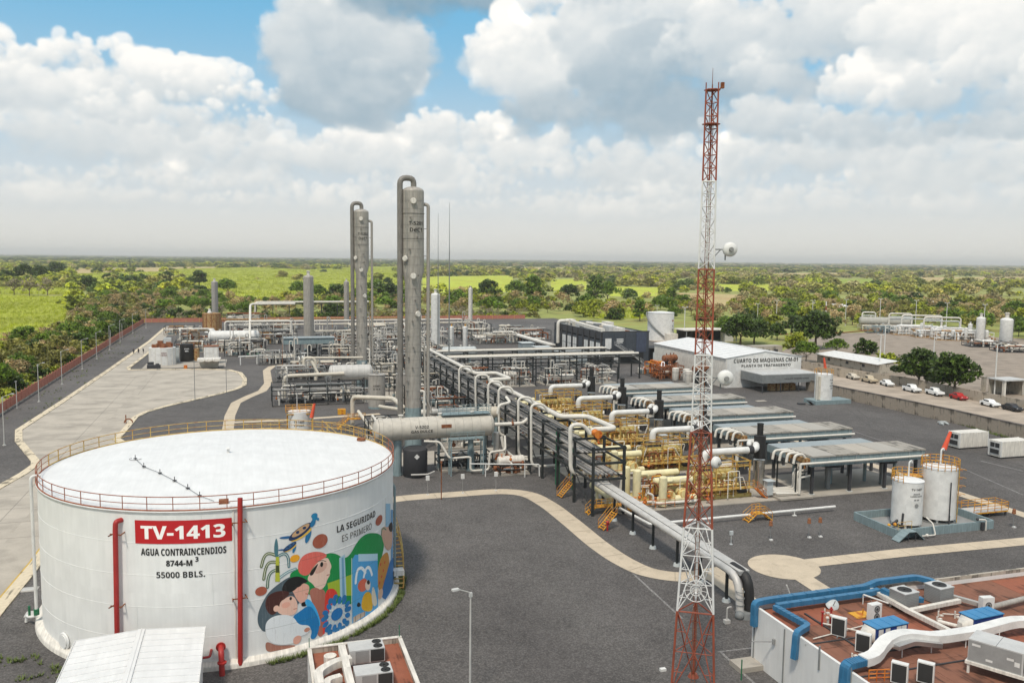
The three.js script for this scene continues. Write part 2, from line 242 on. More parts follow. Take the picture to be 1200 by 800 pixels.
const M = {
  gravel: mat(0.150, 0.140, 0.137, { map: tGravel, vertexColors: true, roughness: 0.95, bumpMap: hGravel, bumpScale: 0.02 }),
  gravelPlain: mat(0.125, 0.118, 0.114, { map: tGravel, roughness: 0.95, bumpMap: hGravel, bumpScale: 0.02 }),
  road: mat(0.53, 0.48, 0.42, { map: tConcrete, roughness: 0.9 }),
  path: mat(0.60, 0.50, 0.375, { map: tPath, roughness: 0.9 }),
  slab: mat(0.48, 0.44, 0.39, { map: tConcrete, roughness: 0.9 }),
  kerb: mat(0.72, 0.64, 0.5, { map: tWall, roughness: 0.9 }),
  kerbYellow: mat(0.62, 0.42, 0.08, { map: tWall }),
  white: mat(0.77, 0.76, 0.735, { roughness: 0.5 }), whiteDirty: mat(0.74, 0.71, 0.66, { map: tStreak, roughness: 0.6 }),
  roofWhite: mat(0.74, 0.74, 0.735, { roughness: 0.6, map: tSoft }),
  tankShell: mat(0.80, 0.80, 0.785, { map: tSoft, roughness: 0.55 }),
  clad: mat(0.40, 0.375, 0.345, { roughness: 0.5, metalness: 0.1, map: tStreak }), cladDark: mat(0.24, 0.225, 0.21, { roughness: 0.55, metalness: 0.1, map: tStreak }),
  cream: mat(0.66, 0.60, 0.50, { roughness: 0.55 }), pipeWhite: mat(0.74, 0.70, 0.63, { roughness: 0.5 }), pipeGrey: mat(0.50, 0.48, 0.45, { roughness: 0.45, metalness: 0.3 }), pipeDull: mat(0.36, 0.34, 0.32, { roughness: 0.55 }),
  steel: mat(0.020, 0.024, 0.024, { roughness: 0.6 }), steelGrey: mat(0.22, 0.23, 0.23, { roughness: 0.6 }), galv: mat(0.60, 0.575, 0.54, { roughness: 0.5, metalness: 0.12 }),
  black: mat(0.018, 0.017, 0.017, { roughness: 0.6 }), dark: mat(0.045, 0.045, 0.05, { roughness: 0.7 }), navy: mat(0.055, 0.065, 0.082, { roughness: 0.6, map: tStreak }),
  yellow: mat(0.72, 0.36, 0.025, { roughness: 0.55, map: tRust }), yellowRail: mat(0.60, 0.41, 0.11, { roughness: 0.55, map: tRust }), orange: mat(0.66, 0.20, 0.02, { roughness: 0.6, map: tRust }), engine: mat(0.80, 0.69, 0.33, { roughness: 0.5, map: tRust }), engineDeep: mat(0.52, 0.41, 0.13, { roughness: 0.55, map: tRust }), creamVessel: mat(0.84, 0.76, 0.47, { roughness: 0.5 }),
  red: mat(0.42, 0.025, 0.022, { roughness: 0.5 }), mastRed: mat(0.33, 0.078, 0.04, { roughness: 0.55, map: tStreak }), mastWhite: mat(0.80, 0.79, 0.77, { roughness: 0.5 }), rail: mat(0.36, 0.13, 0.07, { roughness: 0.7, map: tRust }), rust: mat(0.27, 0.105, 0.045, { roughness: 0.85, map: tRust }),
  blueGrey: mat(0.235, 0.31, 0.335, { roughness: 0.6, map: tStreak }), coolerRoof: mat(0.40, 0.375, 0.335, { roughness: 0.8, map: tSoft }), coolerBlue: mat(0.30, 0.34, 0.355, { roughness: 0.7, map: tSoft }),
  blueDuct: mat(0.035, 0.17, 0.33, { roughness: 0.4, map: tStreak }), blueBox: mat(0.012, 0.045, 0.22, { roughness: 0.45 }), blueTop: mat(0.045, 0.23, 0.46, { roughness: 0.5 }),
  roofRed: mat(0.25, 0.11, 0.072, { map: tWall, roughness: 0.9 }), roofBright: mat(0.32, 0.11, 0.065, { map: tWall, roughness: 0.9 }), rawWall: mat(0.48, 0.45, 0.40, { map: tWall, roughness: 0.9 }), wall: mat(0.76, 0.75, 0.73, { map: tSoft, roughness: 0.75 }),
  redFence: mat(0.50, 0.185, 0.125, { roughness: 0.85, map: tMottle }), post: mat(0.55, 0.54, 0.51, { roughness: 0.6 }),
  acGrey: mat(0.30, 0.30, 0.295, { roughness: 0.6 }), acLight: mat(0.55, 0.55, 0.54, { roughness: 0.55 }), grille: mat(0.03, 0.03, 0.03, { roughness: 0.8 }), foil: mat(0.66, 0.66, 0.66, { roughness: 0.28, metalness: 0.85 }), chrome: mat(0.66, 0.63, 0.58, { roughness: 0.22, metalness: 0.9 }),
  green: mat(0.02, 0.16, 0.07, { roughness: 0.6 }), lampHead: mat(0.6, 0.6, 0.58), wind: mat(0.80, 0.11, 0.05, { roughness: 0.8 }), tan: mat(0.42, 0.27, 0.12, { roughness: 0.8, map: tRust }), glass: mat(0.03, 0.04, 0.05, { roughness: 0.15 }), paleBlue: mat(0.54, 0.57, 0.57, { roughness: 0.5 }), skin: mat(0.33, 0.19, 0.13), rubber: mat(0.02, 0.02, 0.02, { roughness: 0.9 }),
};
function print(w, h, draw) {                   // flat print: lettering and marks
  const c = document.createElement('canvas'); c.width = w; c.height = h; const g = c.getContext('2d'); draw(g, w, h);
  const t = new THREE.CanvasTexture(c); t.colorSpace = THREE.SRGBColorSpace; t.minFilter = THREE.LinearMipmapLinearFilter; t.generateMipmaps = true; t.anisotropy = 8; return t;
}
const decal = (t, rough = 0.55) => new THREE.MeshStandardMaterial({ map: t, transparent: true, roughness: rough, side: THREE.FrontSide });
const raw = (g) => { g.userData.raw = true; return g; };
function lines(list, colour = '#141414') { return (g, w, h) => { g.clearRect(0, 0, w, h); g.fillStyle = colour; g.textAlign = 'center'; g.textBaseline = 'middle'; for (const [text, y, px, font] of list) { g.font = `${font ?? 'bold'} ${px}px sans-serif`; g.fillText(text, w / 2, y); } }; }
const patch = (R, th, w, y0, y1, n = 12) => raw(new THREE.CylinderGeometry(R, R, y1 - y0, n, 1, true, th - w / R / 2, w / R).translate(0, (y0 + y1) / 2, 0));

// ================================================================ ground, roads, paths, fields
const M_terrain = mat(0.34, 0.37, 0.105, { map: tField, roughness: 1 });
const M_dry = mat(0.56, 0.44, 0.22, { map: tField, roughness: 1 });
const M_cane = mat(0.52, 0.59, 0.05, { map: tField, roughness: 1 });
const M_caneDark = mat(0.33, 0.43, 0.05, { map: tField, roughness: 1 });
const M_track = mat(0.128, 0.120, 0.116, { map: tGravel, roughness: 1 }), M_trackDark = mat(0.108, 0.101, 0.098, { map: tGravel, roughness: 1 });
const M_yard = mat(0.36, 0.30, 0.25, { map: tConcrete, roughness: 1 });
struct('terrain', new THREE.PlaneGeometry(40000, 40000, 8, 8).rotateX(-Math.PI / 2).translate(0, -0.08, 0), M_terrain);
{
  const g = new THREE.PlaneGeometry(205, 470, 100, 230).rotateX(-Math.PI / 2).translate(54, 0, -194).toNonIndexed();
  g.deleteAttribute('uv'); metres(g);
  const p = g.attributes.position, c = new Float32Array(p.count * 3);
  for (let i = 0; i < p.count; i++) {
    const x = p.getX(i), z = p.getZ(i), n = fbm(x * 0.045 + 30, z * 0.045 + 90, 5), w = fbm(x * 0.18 + 5, z * 0.03 + 9, 3), v = 0.50 + 0.62 * n + 0.26 * w + (Math.abs(x - 20 - 6 * Math.sin(z * 0.03)) % 9 < 0.9 && z > -110 ? 0.05 : 0);
    c[i * 3] = v * 1.0; c[i * 3 + 1] = v * (0.985 + 0.02 * w); c[i * 3 + 2] = v * 0.98;
  }
  g.setAttribute('color', new THREE.BufferAttribute(c, 3)); g.userData.raw = true;
  struct('gravel_ground', g, M.gravel);
}
// concrete roads west of the plant
const outerKerb = [[-35.6, -396], [-35.4, -334], [-37.2, -250], [-38.6, -200], [-39.8, -168], [-37.5, -158], [-31.6, -142], [-31, -139], [-31.4, -134], [-33.5, -122], [-37, -100], [-44, -60]];
const loopN = [[-31.12,-320.37],[-31.99,-280.77],[-32.72,-255.7],[-31.91,-250.84],[-21.14,-249.4],[-12.24,-248.38],[-5.88,-245.11],[-2.9,-238.12],[-1.64,-226.1],[-1.69,-215.46],[-3.38,-208.83],[-7.35,-201.92],[-12.37,-194.69],[-16.97,-188.06],[-20.4,-181.76],[-21.65,-176.38],[-21.83,-166.89],[-22.14,-155.54]];
const innerKerb = [...loopN, [-20.6, -152], [-20.8, -120], [-21.2, -94], [-21.8, -80], [-24, -40], [-24, 20]];
struct('concrete_road', [sheet([...outerKerb, [-60, 20], ...[...innerKerb].reverse(), [[-31.53,-398.11],[-43.59,-397.78]][0], [-36, -402]], 0.02)], M.road);
struct('road_joint', (() => { const g = []; for (let z = -390; z < -100; z += 6.1) g.push(box(z < -260 ? 5.5 : z < -200 && z > -246 ? 26 : 15, 0.004, 0.05, z < -260 ? -34.6 : z < -200 && z > -246 ? -23 : -28.2, 0.022, z)); for (const [x, a, b] of [[-28.5, -236, -110], [-24.5, -245, -205]]) g.push(box(0.05, 0.004, b - a, x, 0.022, (a + b) / 2)); return g; })(), mat(0.12, 0.11, 0.1));
struct('kerb', strip(outerKerb, 1.15, 0, 0.14), M.kerb);
struct('kerb', strip(loopN.slice(2), 1.05, 0, 0.14), M.kerb);
struct('kerb', strip(innerKerb.slice(loopN.length - 1), 1.3, 0, 0.14), M.kerb);
struct('kerb', strip(loopN.slice(0, 3), 0.9, 0, 0.14), M.kerb);
struct('kerb_stripe', strip([[-21.75, -118], [-21.85, -94], [-22.45, -80], [-24.6, -44]], 0.16, 0.142), M.kerbYellow);
// beige concrete paths
const pathA = smooth([[14.88,-106.24],[17.6,-107.52],[25.27,-107.76],[32.27,-107.4],[34.89,-105.41],[35.97,-100.58],[36.24,-92.73],[36.29,-83.28],[36.88,-77.95],[38,-74.89],[40.6,-72.97],[44.33,-73.13],[46.86,-73.42]]);
struct('path', strip(pathA, 2.5, 0.02), M.path);
struct('path', strip(smooth([[43.59,-72.86],[43.75,-70.24],[43.57,-67.23],[43.26,-63.68],[43.1,-61.48]]), 2.2, 0.024), M.path);
{ const c = [52.13,-72.71], g = []; for (let i = 0; i < 40; i++) { const a = i / 40 * Math.PI * 2; g.push([c[0] + Math.cos(a) * 3.6, c[1] + Math.sin(a) * 3.6]); } struct('path', sheet(g, 0.03), M.path); }
struct('path', strip([[52.15,-69.76],[51.76,-63.49],[51.58,-60.39]], 2.1, 0.026), M.path);
struct('path', strip([[54.39,-72.85],[67.41,-72.88],[83.39,-72.27],[98.39,-71.79]], 2.2, 0.034), M.path);
struct('path', strip([[91.8, -126], [92.2, -100], [92.2, -92], [92.4, -80], [92.6, -50]], 1.9, 0.02), M.path);
struct('path', strip([[-4.33,-147.53],[-4.2,-173.94],[-3.29,-189.11],[-0.86,-196.68],[2.36,-204.81],[3.96,-217.1],[4.02,-242],[5.58,-250.27],[11.04,-256.22],[18.49,-264.43]], 2.0, 0.02), M.path);
struct('path', strip([[-3.89,-166.63],[7.03,-166.57],[17.73,-168.08],[24.58,-168.8]], 1.7, 0.024), M.path);
struct('path_joint', (() => { const g = []; const add = (P, w, d) => { let s = 0, next = d; for (let i = 0; i + 1 < P.length; i++) { const dx = P[i + 1][0] - P[i][0], dz = P[i + 1][1] - P[i][1], l = Math.hypot(dx, dz); while (next < s + l) { const t = (next - s) / l; g.push(box(w, 0.004, 0.035).rotateY(Math.atan2(dx, dz)).translate(P[i][0] + dx * t, 0.036, P[i][1] + dz * t)); next += d; } s += l; } }; add(pathA, 2.4, 4.2); add([[54.39,-72.85],[67.41,-72.88],[83.39,-72.27],[98.39,-71.79]], 2.1, 4.4); return g; })(), mat(0.2, 0.17, 0.14));
// concrete floors under the machines
struct('slab', [0, 1, 2, 3, 4].map((k) => box(26.5, 0.14, 9, 56.5, -0.04, -98.4 - 15 * k)), M.slab);
struct('slab', [0, 1, 2, 3, 4].map((k) => box(18, 0.12, 11.5, 80.6, -0.04, -99.8 - 15 * k)), M.slab);
struct('slab', [box(26, 0.12, 9, 26, -0.04, -129), box(26, 0.1, 14, 24, -0.04, -190), box(22, 0.1, 18, -18, -0.04, -262)], M.slab);
struct('faded_stripe', [strip([[36.24,-75.14],[35.78,-64.09]], 0.22, 0.012), strip([[35.47,-57.59],[43.13,-57.32]], 0.18, 0.012), strip([[35.67,-57.53],[35.46,-54.34],[35.32,-50.52]], 0.22, 0.016), strip([[107.67,-134.51],[104.83,-103.76],[100.37,-87.49]], 0.2, 0.012), strip([[111.17,-105.02],[112.07,-97.98]], 0.3, 0.012)], mat(0.30, 0.29, 0.28, { map: tGravel }));
// wheel tracks worn into the gravel
for (const [k, L] of [smooth([[123,-149.84],[101.72,-107.48],[94.62,-89.02],[92.33,-74.44]]), smooth([[111.37,-163.91],[110.11,-133.9],[114.39,-117.2],[113.46,-93.42]])].entries()) for (const s of [-0.85, 0.85]) struct('wheel_track', strip(L.map((p, i) => { const a = L[Math.max(i - 1, 0)], b = L[Math.min(i + 1, L.length - 1)], dx = b[0] - a[0], dz = b[1] - a[1], l = Math.hypot(dx, dz) || 1; return [p[0] - dz / l * s, p[1] + dx / l * s]; }), 0.34, 0.006 + k * 0.002), k % 2 ? M_trackDark : M_track);
// grass tufts along the foot of the tank, the kerbs and the walls
{
  const R = rng(31), b = new THREE.BufferGeometry(), pos = [];
  for (let i = 0; i < 9; i++) { const a = R() * 6.28, l = 0.15 + R() * 0.2, t = 0.1 + R() * 0.22, w = 0.035; pos.push(Math.cos(a) * 0.06 - Math.sin(a) * w, 0, Math.sin(a) * 0.06 + Math.cos(a) * w, Math.cos(a) * 0.06 + Math.sin(a) * w, 0, Math.sin(a) * 0.06 - Math.cos(a) * w, Math.cos(a) * t, l, Math.sin(a) * t); }
  b.setAttribute('position', new THREE.Float32BufferAttribute(pos, 3)); b.computeVertexNormals();
  const places = [];
  for (let i = 0; i < 2600; i++) {
    const k = R(); let x, z;
    if (k < 0.35) { const cx = -21 + R() * 10, cz = -72 + R() * 12; if (vnoise(cx * 0.9 + 40, cz * 0.9 + 60) < 0.62) continue; x = cx; z = cz; }
    else if (k < 0.55) { const a = 0.2 + R() * 1.6; x = -2.39 + Math.sin(a) * (15.9 + R() * 0.5); z = -81.03 + Math.cos(a) * (15.9 + R() * 0.5); }
    else if (k < 0.85) { z = -380 + R() * 240; x = -46.5 + R() * 8; if (vnoise(x * 0.35 + 10, z * 0.22 + 30) < 0.55) continue; }
    else { const t = R(); x = lerp(131, 138.5, t) - R() * 1.4; z = lerp(-116, -156, t); }
    places.push([x, z]);
  }
  const im = new THREE.InstancedMesh(b, mat(0.12, 0.16, 0.035, { map: null }), places.length), m = new THREE.Matrix4();
  places.forEach(([x, z], i) => { const s = 0.5 + R() * 0.9; im.setMatrixAt(i, m.makeRotationY(R() * 6).scale(V3(s, s, s)).setPosition(x, 0, z)); });
  im.name = 'weeds'; im.castShadow = im.receiveShadow = true; im.userData = { kind: 'stuff', label: 'small weeds growing through the gravel', category: 'weeds' }; scene.add(im);
}
// fields beyond the fences
const FIELDS = [
  [[[-269.77,-733.27],[-230.63,-746.35],[-128.96,-677.11],[-100.6,-543.34],[-76.2,-394.26],[-77.03,-348.33],[-100.49,-322.48],[-132.38,-299.57]], M_cane], [[[-291.94,-862.57],[-155.99,-842.06],[-136.45,-742.4],[-260.91,-787.65]], M_cane],
  [[[-260.86,-1437.69],[-138.87,-1693.24],[-89.97,-1070.65],[-166.58,-959.35]], M_cane], [[[-156.8,-1998.38],[18.36,-2465.72],[130.65,-2058.33],[381.46,-2902.73],[476.01,-2843.1],[125.39,-749.25],[21.15,-610.02],[-18.61,-669.76],[-49.63,-978.42],[-83.48,-1071.18]], M_cane],
  [[[287.49,-1459.27],[498.46,-1615.08],[245.85,-784.81],[151.15,-767.18]], M_cane], [[[469.38,-1308.23],[546.86,-1348],[339.99,-827.98],[294.16,-816.77]], M_cane], [[[410.44,-966.82],[470.37,-907.47],[357.31,-685.62],[303.84,-688.49]], M_cane], [[[216.22,-525.98],[255.41,-526.82],[205.06,-420.5],[176.09,-428.07]], M_cane], [[[587.11,-1324.81],[643.66,-1304.19],[536.04,-1080.48],[477.17,-1076.42]], M_cane], [[[708.33,-1341.89],[849.72,-1426.03],[585.22,-973.1],[497.8,-938.07]], M_caneDark], [[[618.57,-1046.58],[714.12,-1052.05],[544.47,-801.61],[474.7,-802.69]], M_cane],
  [[[403.27,-770.39],[450.61,-717.76],[342.6,-545.21],[277.05,-509.23]], M_dry], [[[-390.83,-2137.77],[-90.89,-2726.24],[-59.08,-1814.24],[-275.74,-1533.89]], M_dry], [[[1458.42,-1603.78],[2052.25,-1809.96],[1227.36,-1081.46],[941.49,-1024.3]], M_dry], [[[1445.61,-2131.88],[1831.34,-2323.85],[1310.74,-1662.61],[1037.12,-1528.86]], M_dry], [[[1090.79,-1395.75],[1228.68,-1449.97],[723.08,-852.36],[648.2,-825.52]], M_caneDark], [[[-550.58,-2385.27],[-465.22,-2545.86],[-381.44,-2086.31],[-445.33,-1928.23]], M_dry], [[[22.76,-3039.53],[428.71,-3526.84],[349.75,-2765.56],[18.36,-2465.72]], M_dry], [[[898.53,-3388.23],[1370.1,-3249.11],[1070.1,-2537.33],[672.6,-2536.1]], M_dry],
];
FIELDS.forEach(([pts, m], i) => struct(m === M_dry ? 'dry_field' : 'crop_field', sheet(pts, -0.04 + i * 0.004), m));
const inside = (P, x, z) => { let c = false; for (let i = 0, j = P.length - 1; i < P.length; j = i++) if (P[i][1] > z !== P[j][1] > z && x < (P[j][0] - P[i][0]) * (z - P[i][1]) / (P[j][1] - P[i][1]) + P[i][0]) c = !c; return c; };
// ground of the neighbouring yard and the public road beyond the east wall
struct('yard_ground', sheet([[165.36,-241.97],[209.05,-287.35],[246.17,-316.12],[282.27,-323.43],[333.39,-256.41],[313.42,-227.88],[161.27,-116.02],[159.92,-140.86],[161.45,-177.83],[156.94,-197.08],[159.5,-222.13]], -0.02), M_yard);
const wallLine = [[131.14,-95.19],[132.13,-115.95],[132.54,-131.82],[131.76,-147.18],[130.58,-163.6],[130.52,-176.2]], farWall = [[156.41,-114.02],[158.98,-140.02],[159.59,-156.69],[160.32,-176.57],[155.16,-194.83],[156.86,-220.54],[161.13,-247.98],[161.31,-264.46]];
struct('public_road', sheet([...[[148.86,-108.39],[145.29,-127.75],[145.04,-144.48],[143.97,-161.04],[142.8,-179.12],[143.99,-196.48],[145.47,-214.75],[146.47,-240.97],[148.93,-272.84],[150.9,-307.4],[162.43,-331.04],[165.2,-302.88],[164.51,-269.74],[164.15,-252.67],[159.52,-224.31],[158.14,-198.61],[162.6,-179.12],[162.18,-159.28],[160.87,-141.71],[158.01,-115.21]]], 0.01), mat(0.50, 0.42, 0.35, { map: tConcrete, roughness: 0.95 }));

// ================================================================ fire-water tank
const TX = -2.39, TZ = -81.03, TR = 15.24, TH_ = 12.33;
{
  const t = T('water_tank', 'large white round fire-water tank with a painted mural and red name panel', 'storage tank', [TX, 0, TZ]);
  part(t, 'shell', new THREE.CylinderGeometry(TR, TR, TH_, 160, 1, true).translate(0, TH_ / 2, 0), M.tankShell);
  part(t, 'roof', new THREE.LatheGeometry([[0.001, TH_ + 0.75], [5, TH_ + 0.52], [10, TH_ + 0.28], [TR - 0.02, TH_ + 0.02], [TR + 0.12, TH_], [TR + 0.12, TH_ - 0.12], [TR, TH_ - 0.13]].reverse().map(([x, y]) => new THREE.Vector2(x, y)), 128), M.roofWhite);
  part(t, 'base_ring', new THREE.LatheGeometry([[TR - 0.1, 0.55], [TR + 0.42, 0.42], [TR + 0.55, 0.3], [TR + 0.6, -0.1]].reverse().map(([x, y]) => new THREE.Vector2(x, y)), 128), M.whiteDirty);
  for (let k = 1; k < 5; k++) part(t, 'weld_seam', new THREE.TorusGeometry(TR - 0.004, 0.022, 5, 160).rotateX(Math.PI / 2).translate(0, k * TH_ / 5, 0), M.tankShell);
  for (let k = 0; k < 40; k++) { const a = (k % 8) / 8 * 6.283 + Math.floor(k / 8) * 0.37, y = Math.floor(k / 8) * TH_ / 5; part(t, 'plate_seam', bar([Math.sin(a) * (TR - 0.004), y, Math.cos(a) * (TR - 0.004)], [Math.sin(a) * (TR - 0.004), y + TH_ / 5, Math.cos(a) * (TR - 0.004)], 0.02, 5), M.tankShell); }
  part(t, 'plate_seam', box(0.10, TH_ - 0.5, 0.06, Math.sin(0.058) * (TR + 0.02), 0.3, Math.cos(0.058) * (TR + 0.02)), M.whiteDirty);
  // guard rail: rusty on the near arc, yellow on the far one
  const arc = (y, a0, a1, r) => { const n = Math.ceil(Math.abs(a1 - a0) * 18), P = []; for (let i = 0; i <= n; i++) { const a = lerp(a0, a1, i / n); P.push([Math.sin(a) * (TR + 0.06), y, Math.cos(a) * (TR + 0.06)]); } return tube(P, r, 5, 0.01); };
  for (const [a0, a1, m] of [[-1.72, 1.72, M.rail], [1.72, 2 * Math.PI - 1.72, M.yellowRail]]) { part(t, 'top_rail', arc(TH_ + 1.08, a0, a1, 0.038), m); part(t, 'mid_rail', arc(TH_ + 0.56, a0, a1, 0.03), m); part(t, 'toe_plate', arc(TH_ + 0.06, a0, a1, 0.06), m); }
  for (let k = 0; k < 50; k++) { const a = k / 50 * Math.PI * 2 + 0.03, near = Math.cos(a) > Math.cos(1.72); part(t, 'railing_post', bar([Math.sin(a) * (TR + 0.06), TH_ - 0.1, Math.cos(a) * (TR + 0.06)], [Math.sin(a) * (TR + 0.06), TH_ + 1.1, Math.cos(a) * (TR + 0.06)], near ? 0.035 : 0.045, 5), near ? M.rail : M.yellowRail); }
  // foam pipes
  const on = (s, y, o) => [Math.sin(s / TR) * (TR + o), y, Math.cos(s / TR) * (TR + o)];
  const clampRing = (s, y) => [bar(on(s - 0.5, y, 0.42), on(s + 0.42, y, 0.42), 0.05, 4), bar(on(s - 0.5, y - 0.1, 0.0), on(s - 0.5, y - 0.1, 0.62), 0.05, 4), bar(on(s + 0.42, y + 0.1, -0.05), on(s + 0.5, y + 0.05, 0.7), 0.05, 4)];
  part(t, 'foam_pipe', tube([on(-7.35, 11.55, -0.05), on(-7.55, 11.55, 0.42), on(-7.6, 10.9, 0.42), on(-7.8, 0.3, 0.42)], 0.19, 10, 0.6), M.red, 'short red pipe that bends into the shell beside the name panel');
  part(t, 'foam_pipe', tube([on(1.38, 13.15, 0.3), on(1.28, 8, 0.42), on(1.15, 0.2, 0.42)], 0.19, 10), M.red, 'tall red pipe that rises past the roof edge');
  part(t, 'pipe_clamp', clampRing(-7.55, 10.55), M.rust); part(t, 'pipe_clamp', clampRing(-7.72, 5.0), M.rust); part(t, 'pipe_clamp', clampRing(1.3, 11.3), M.rust); part(t, 'pipe_clamp', clampRing(1.22, 5.4), M.rust);
  part(t, 'inlet_pipe', tube([on(-0.2, 1.75, -0.05), on(-0.15, 1.75, 1.1), on(-0.1, -0.1, 1.35)], 0.22, 10, 0.5), M.red); part(t, 'flange', cyl(0.36, 0.1, 0, 0, 0).rotateX(Math.PI / 2).translate(...on(-0.2, 1.75, 0.28)), M.red); part(t, 'flange', cyl(0.34, 0.1, ...on(-0.1, 0.9, 1.28)), M.red);
  part(t, 'inlet_pipe', tube([on(-0.9, 1.45, 0.02), on(-0.9, 1.45, 1.2), on(-2.0, 1.45, 1.25)], 0.1, 8), M.red);
  for (const q of [-3.3, -2.5]) part(t, 'yellow_post', cyl(0.05, 0.9, ...on(q, 0, 2.5)), M.yellow);
  part(t, 'drain_pipe', tube([on(-20.6, TH_ + 0.55, -0.35), on(-20.6, TH_ + 0.55, 0.42), on(-20.6, 0.9, 0.42), on(-20.9, 0.75, 1.0), on(-21.6, 0.7, 1.2), on(-21.6, 0.1, 1.25)], 0.13, 8), M.white); part(t, 'valve', [cyl(0.22, 0.5, ...on(-20.6, 1.0, 0.42)), bar(on(-20.6, 1.25, 0.42), on(-20.2, 1.25, 0.42), 0.06), bar(on(-21, 1.7, 0.95), on(-21, 0.7, 0.95), 0.1)], M.green);
  part(t, 'overflow_pipe', tube([on(21.7, 0.2, 0.15), on(21.7, 9.6, 0.15), on(21.7, 9.9, -0.1)], 0.12, 8), M.blueGrey);
  part(t, 'manhole', [new THREE.TorusGeometry(0.62, 0.09, 8, 24).translate(0, 1.0, TR + 0.12).rotateY(-13.75 / TR), cyl(0.55, 0.22, 0, 0, 0, 0.55, 24).rotateX(Math.PI / 2).translate(0, 1.0, TR + 0.06).rotateY(-13.75 / TR)], M.tankShell);
  part(t, 'outlet_box', box(1.0, 0.5, 0.9, ...on(20.7, 1.35, 0.5)), M.whiteDirty);
  { // spiral stair on the far side from the red pipes
    const g = [], h = []; const a0 = 1.33, a1 = 2.5; for (let k = 0; k <= 44; k++) { const a = lerp(a0, a1, k / 44), y = lerp(0.2, TH_, k / 44); g.push(box(0.9, 0.04, 0.26).rotateY(a - Math.PI / 2).translate(Math.sin(a) * (TR + 0.55), y, Math.cos(a) * (TR + 0.55))); if (k % 4 === 0) h.push(bar([Math.sin(a) * (TR + 1), y, Math.cos(a) * (TR + 1)], [Math.sin(a) * (TR + 1), y + 1.05, Math.cos(a) * (TR + 1)], 0.03, 5)); }
    const P = []; for (let k = 0; k <= 30; k++) { const a = lerp(a0, a1, k / 30), y = lerp(0.2, TH_, k / 30); P.push([Math.sin(a) * (TR + 1), y + 1.05, Math.cos(a) * (TR + 1)]); }
    part(t, 'stair', [g, tube(P.map(([x, y, z]) => [x, y - 1.05, z]), 0.07, 5, 0.01)], M.yellowRail); part(t, 'handrail', [h, tube(P, 0.035, 5, 0.01), tube(P.map(([x, y, z]) => [x, y - 0.5, z]), 0.03, 5, 0.01)], M.yellowRail);
  }
  // on the roof: vent, hatch, gauge line on little props
  part(t, 'roof_vent', [cyl(0.28, 0.1, 0, 0, 0), cyl(0.12, 0.5, 0, 0.1, 0), cyl(0.26, 0.12, 0, 0.6, 0, 0.05)].map((g) => g.translate(...[-2.2,-81.9].flatMap((v, i) => i ? [TH_ + 0.5, v - TZ] : [v - TX]))), M.white);
  const lineP = [[-10.24,-82.49],[-9.13,-78.91],[-7.57,-76.2],[-6.21,-73.54],[-5.04,-71.18],[-4.03,-68.98],[-2.93,-67.45]].map(([x, z]) => [x - TX, z - TZ]);
  const ry = ([x, z]) => TH_ + 0.77 - Math.hypot(x, z) * 0.05;
  part(t, 'roof_cable', tube(lineP.map((p) => [p[0], ry(p) + 0.12, p[1]]), 0.022, 4, 0.01), M.dark);
  for (const p of lineP.slice(0, 6)) part(t, 'cable_prop', [bar([p[0], ry(p), p[1]], [p[0], ry(p) + 0.45, p[1]], 0.035, 5), box(0.3, 0.06, 0.2, p[0], ry(p) + 0.1, p[1])], M.dark);
  part(t, 'cable_hook', new THREE.TorusGeometry(0.5, 0.02, 5, 20, 4).rotateX(Math.PI / 2).translate(lineP[0][0], ry(lineP[0]) + 0.1, lineP[0][1]), M.dark);
  part(t, 'roof_hatch', [cyl(0.45, 0.22, ...[10.74,-87.12].flatMap((v, i) => i ? [TH_ + 0.1, v - TZ] : [v - TX]))], M.rust);
  part(t, 'roof_box', box(0.7, 0.35, 0.5, ...[-2.2,-67.49].flatMap((v, i) => i ? [TH_ + 0.02, v - TZ + 0.4] : [v - TX])), M.rust);
  // name panel and lettering, flat on the shell
  const sign = print(1024, 512, (g, w, h) => {
    g.clearRect(0, 0, w, h); const k = w / 7.2;
    g.fillStyle = '#b5121b'; g.fillRect(0, 0, w, 1.78 * k);
    g.fillStyle = '#f3f1ee'; g.textAlign = 'center'; g.textBaseline = 'middle'; g.font = `bold ${1.5 * k}px sans-serif`; g.save(); g.translate(w / 2, 0.9 * k); const m = g.measureText('TV-1413').width; g.scale(w * 0.88 / m, 0.92); g.fillText('TV-1413', 0, 0.03 * k); g.lineWidth = 5; g.strokeStyle = '#f3f1ee'; g.strokeText('TV-1413', 0, 0.03 * k); g.restore();
    g.fillStyle = '#1c1b1a'; const put = (s, y, px, wide, x = w / 2) => { g.save(); g.font = `bold ${px}px sans-serif`; g.translate(x, y); g.scale(wide / g.measureText(s).width, 1); g.fillText(s, 0, 0); g.lineWidth = 2.5; g.strokeStyle = '#1c1b1a'; g.strokeText(s, 0, 0); g.restore(); };
    put('AGUA CONTRAINCENDIOS', 2.42 * k, 0.72 * k, 6.35 * k); put('8744-M', 3.28 * k, 0.6 * k, 2.0 * k, w * 0.46); put('3', 3.02 * k, 0.5 * k, 0.26 * k, w * 0.64);
  });
  part(t, 'name_panel', raw(new THREE.CylinderGeometry(TR + 0.03, TR + 0.03, 3.6, 24, 1, true, -6.28 / TR, 7.05 / TR).translate(0, 11.62 - 1.8, 0)), decal(sign));
  const bbl = print(512, 128, lines([['55,000 BBLS.'.replace(',', ''), 64, 92]], '#1c1b1a'));
  part(t, 'lettering', raw(new THREE.CylinderGeometry(TR + 0.03, TR + 0.03, 0.9, 16, 1, true, -4.75 / TR, 3.55 / TR).translate(0, 7.45, 0)), decal(bbl));
  // mural
  const S0 = 2.0, S1 = 23.2, Y0 = 0.3, Y1 = 12, K = 92;
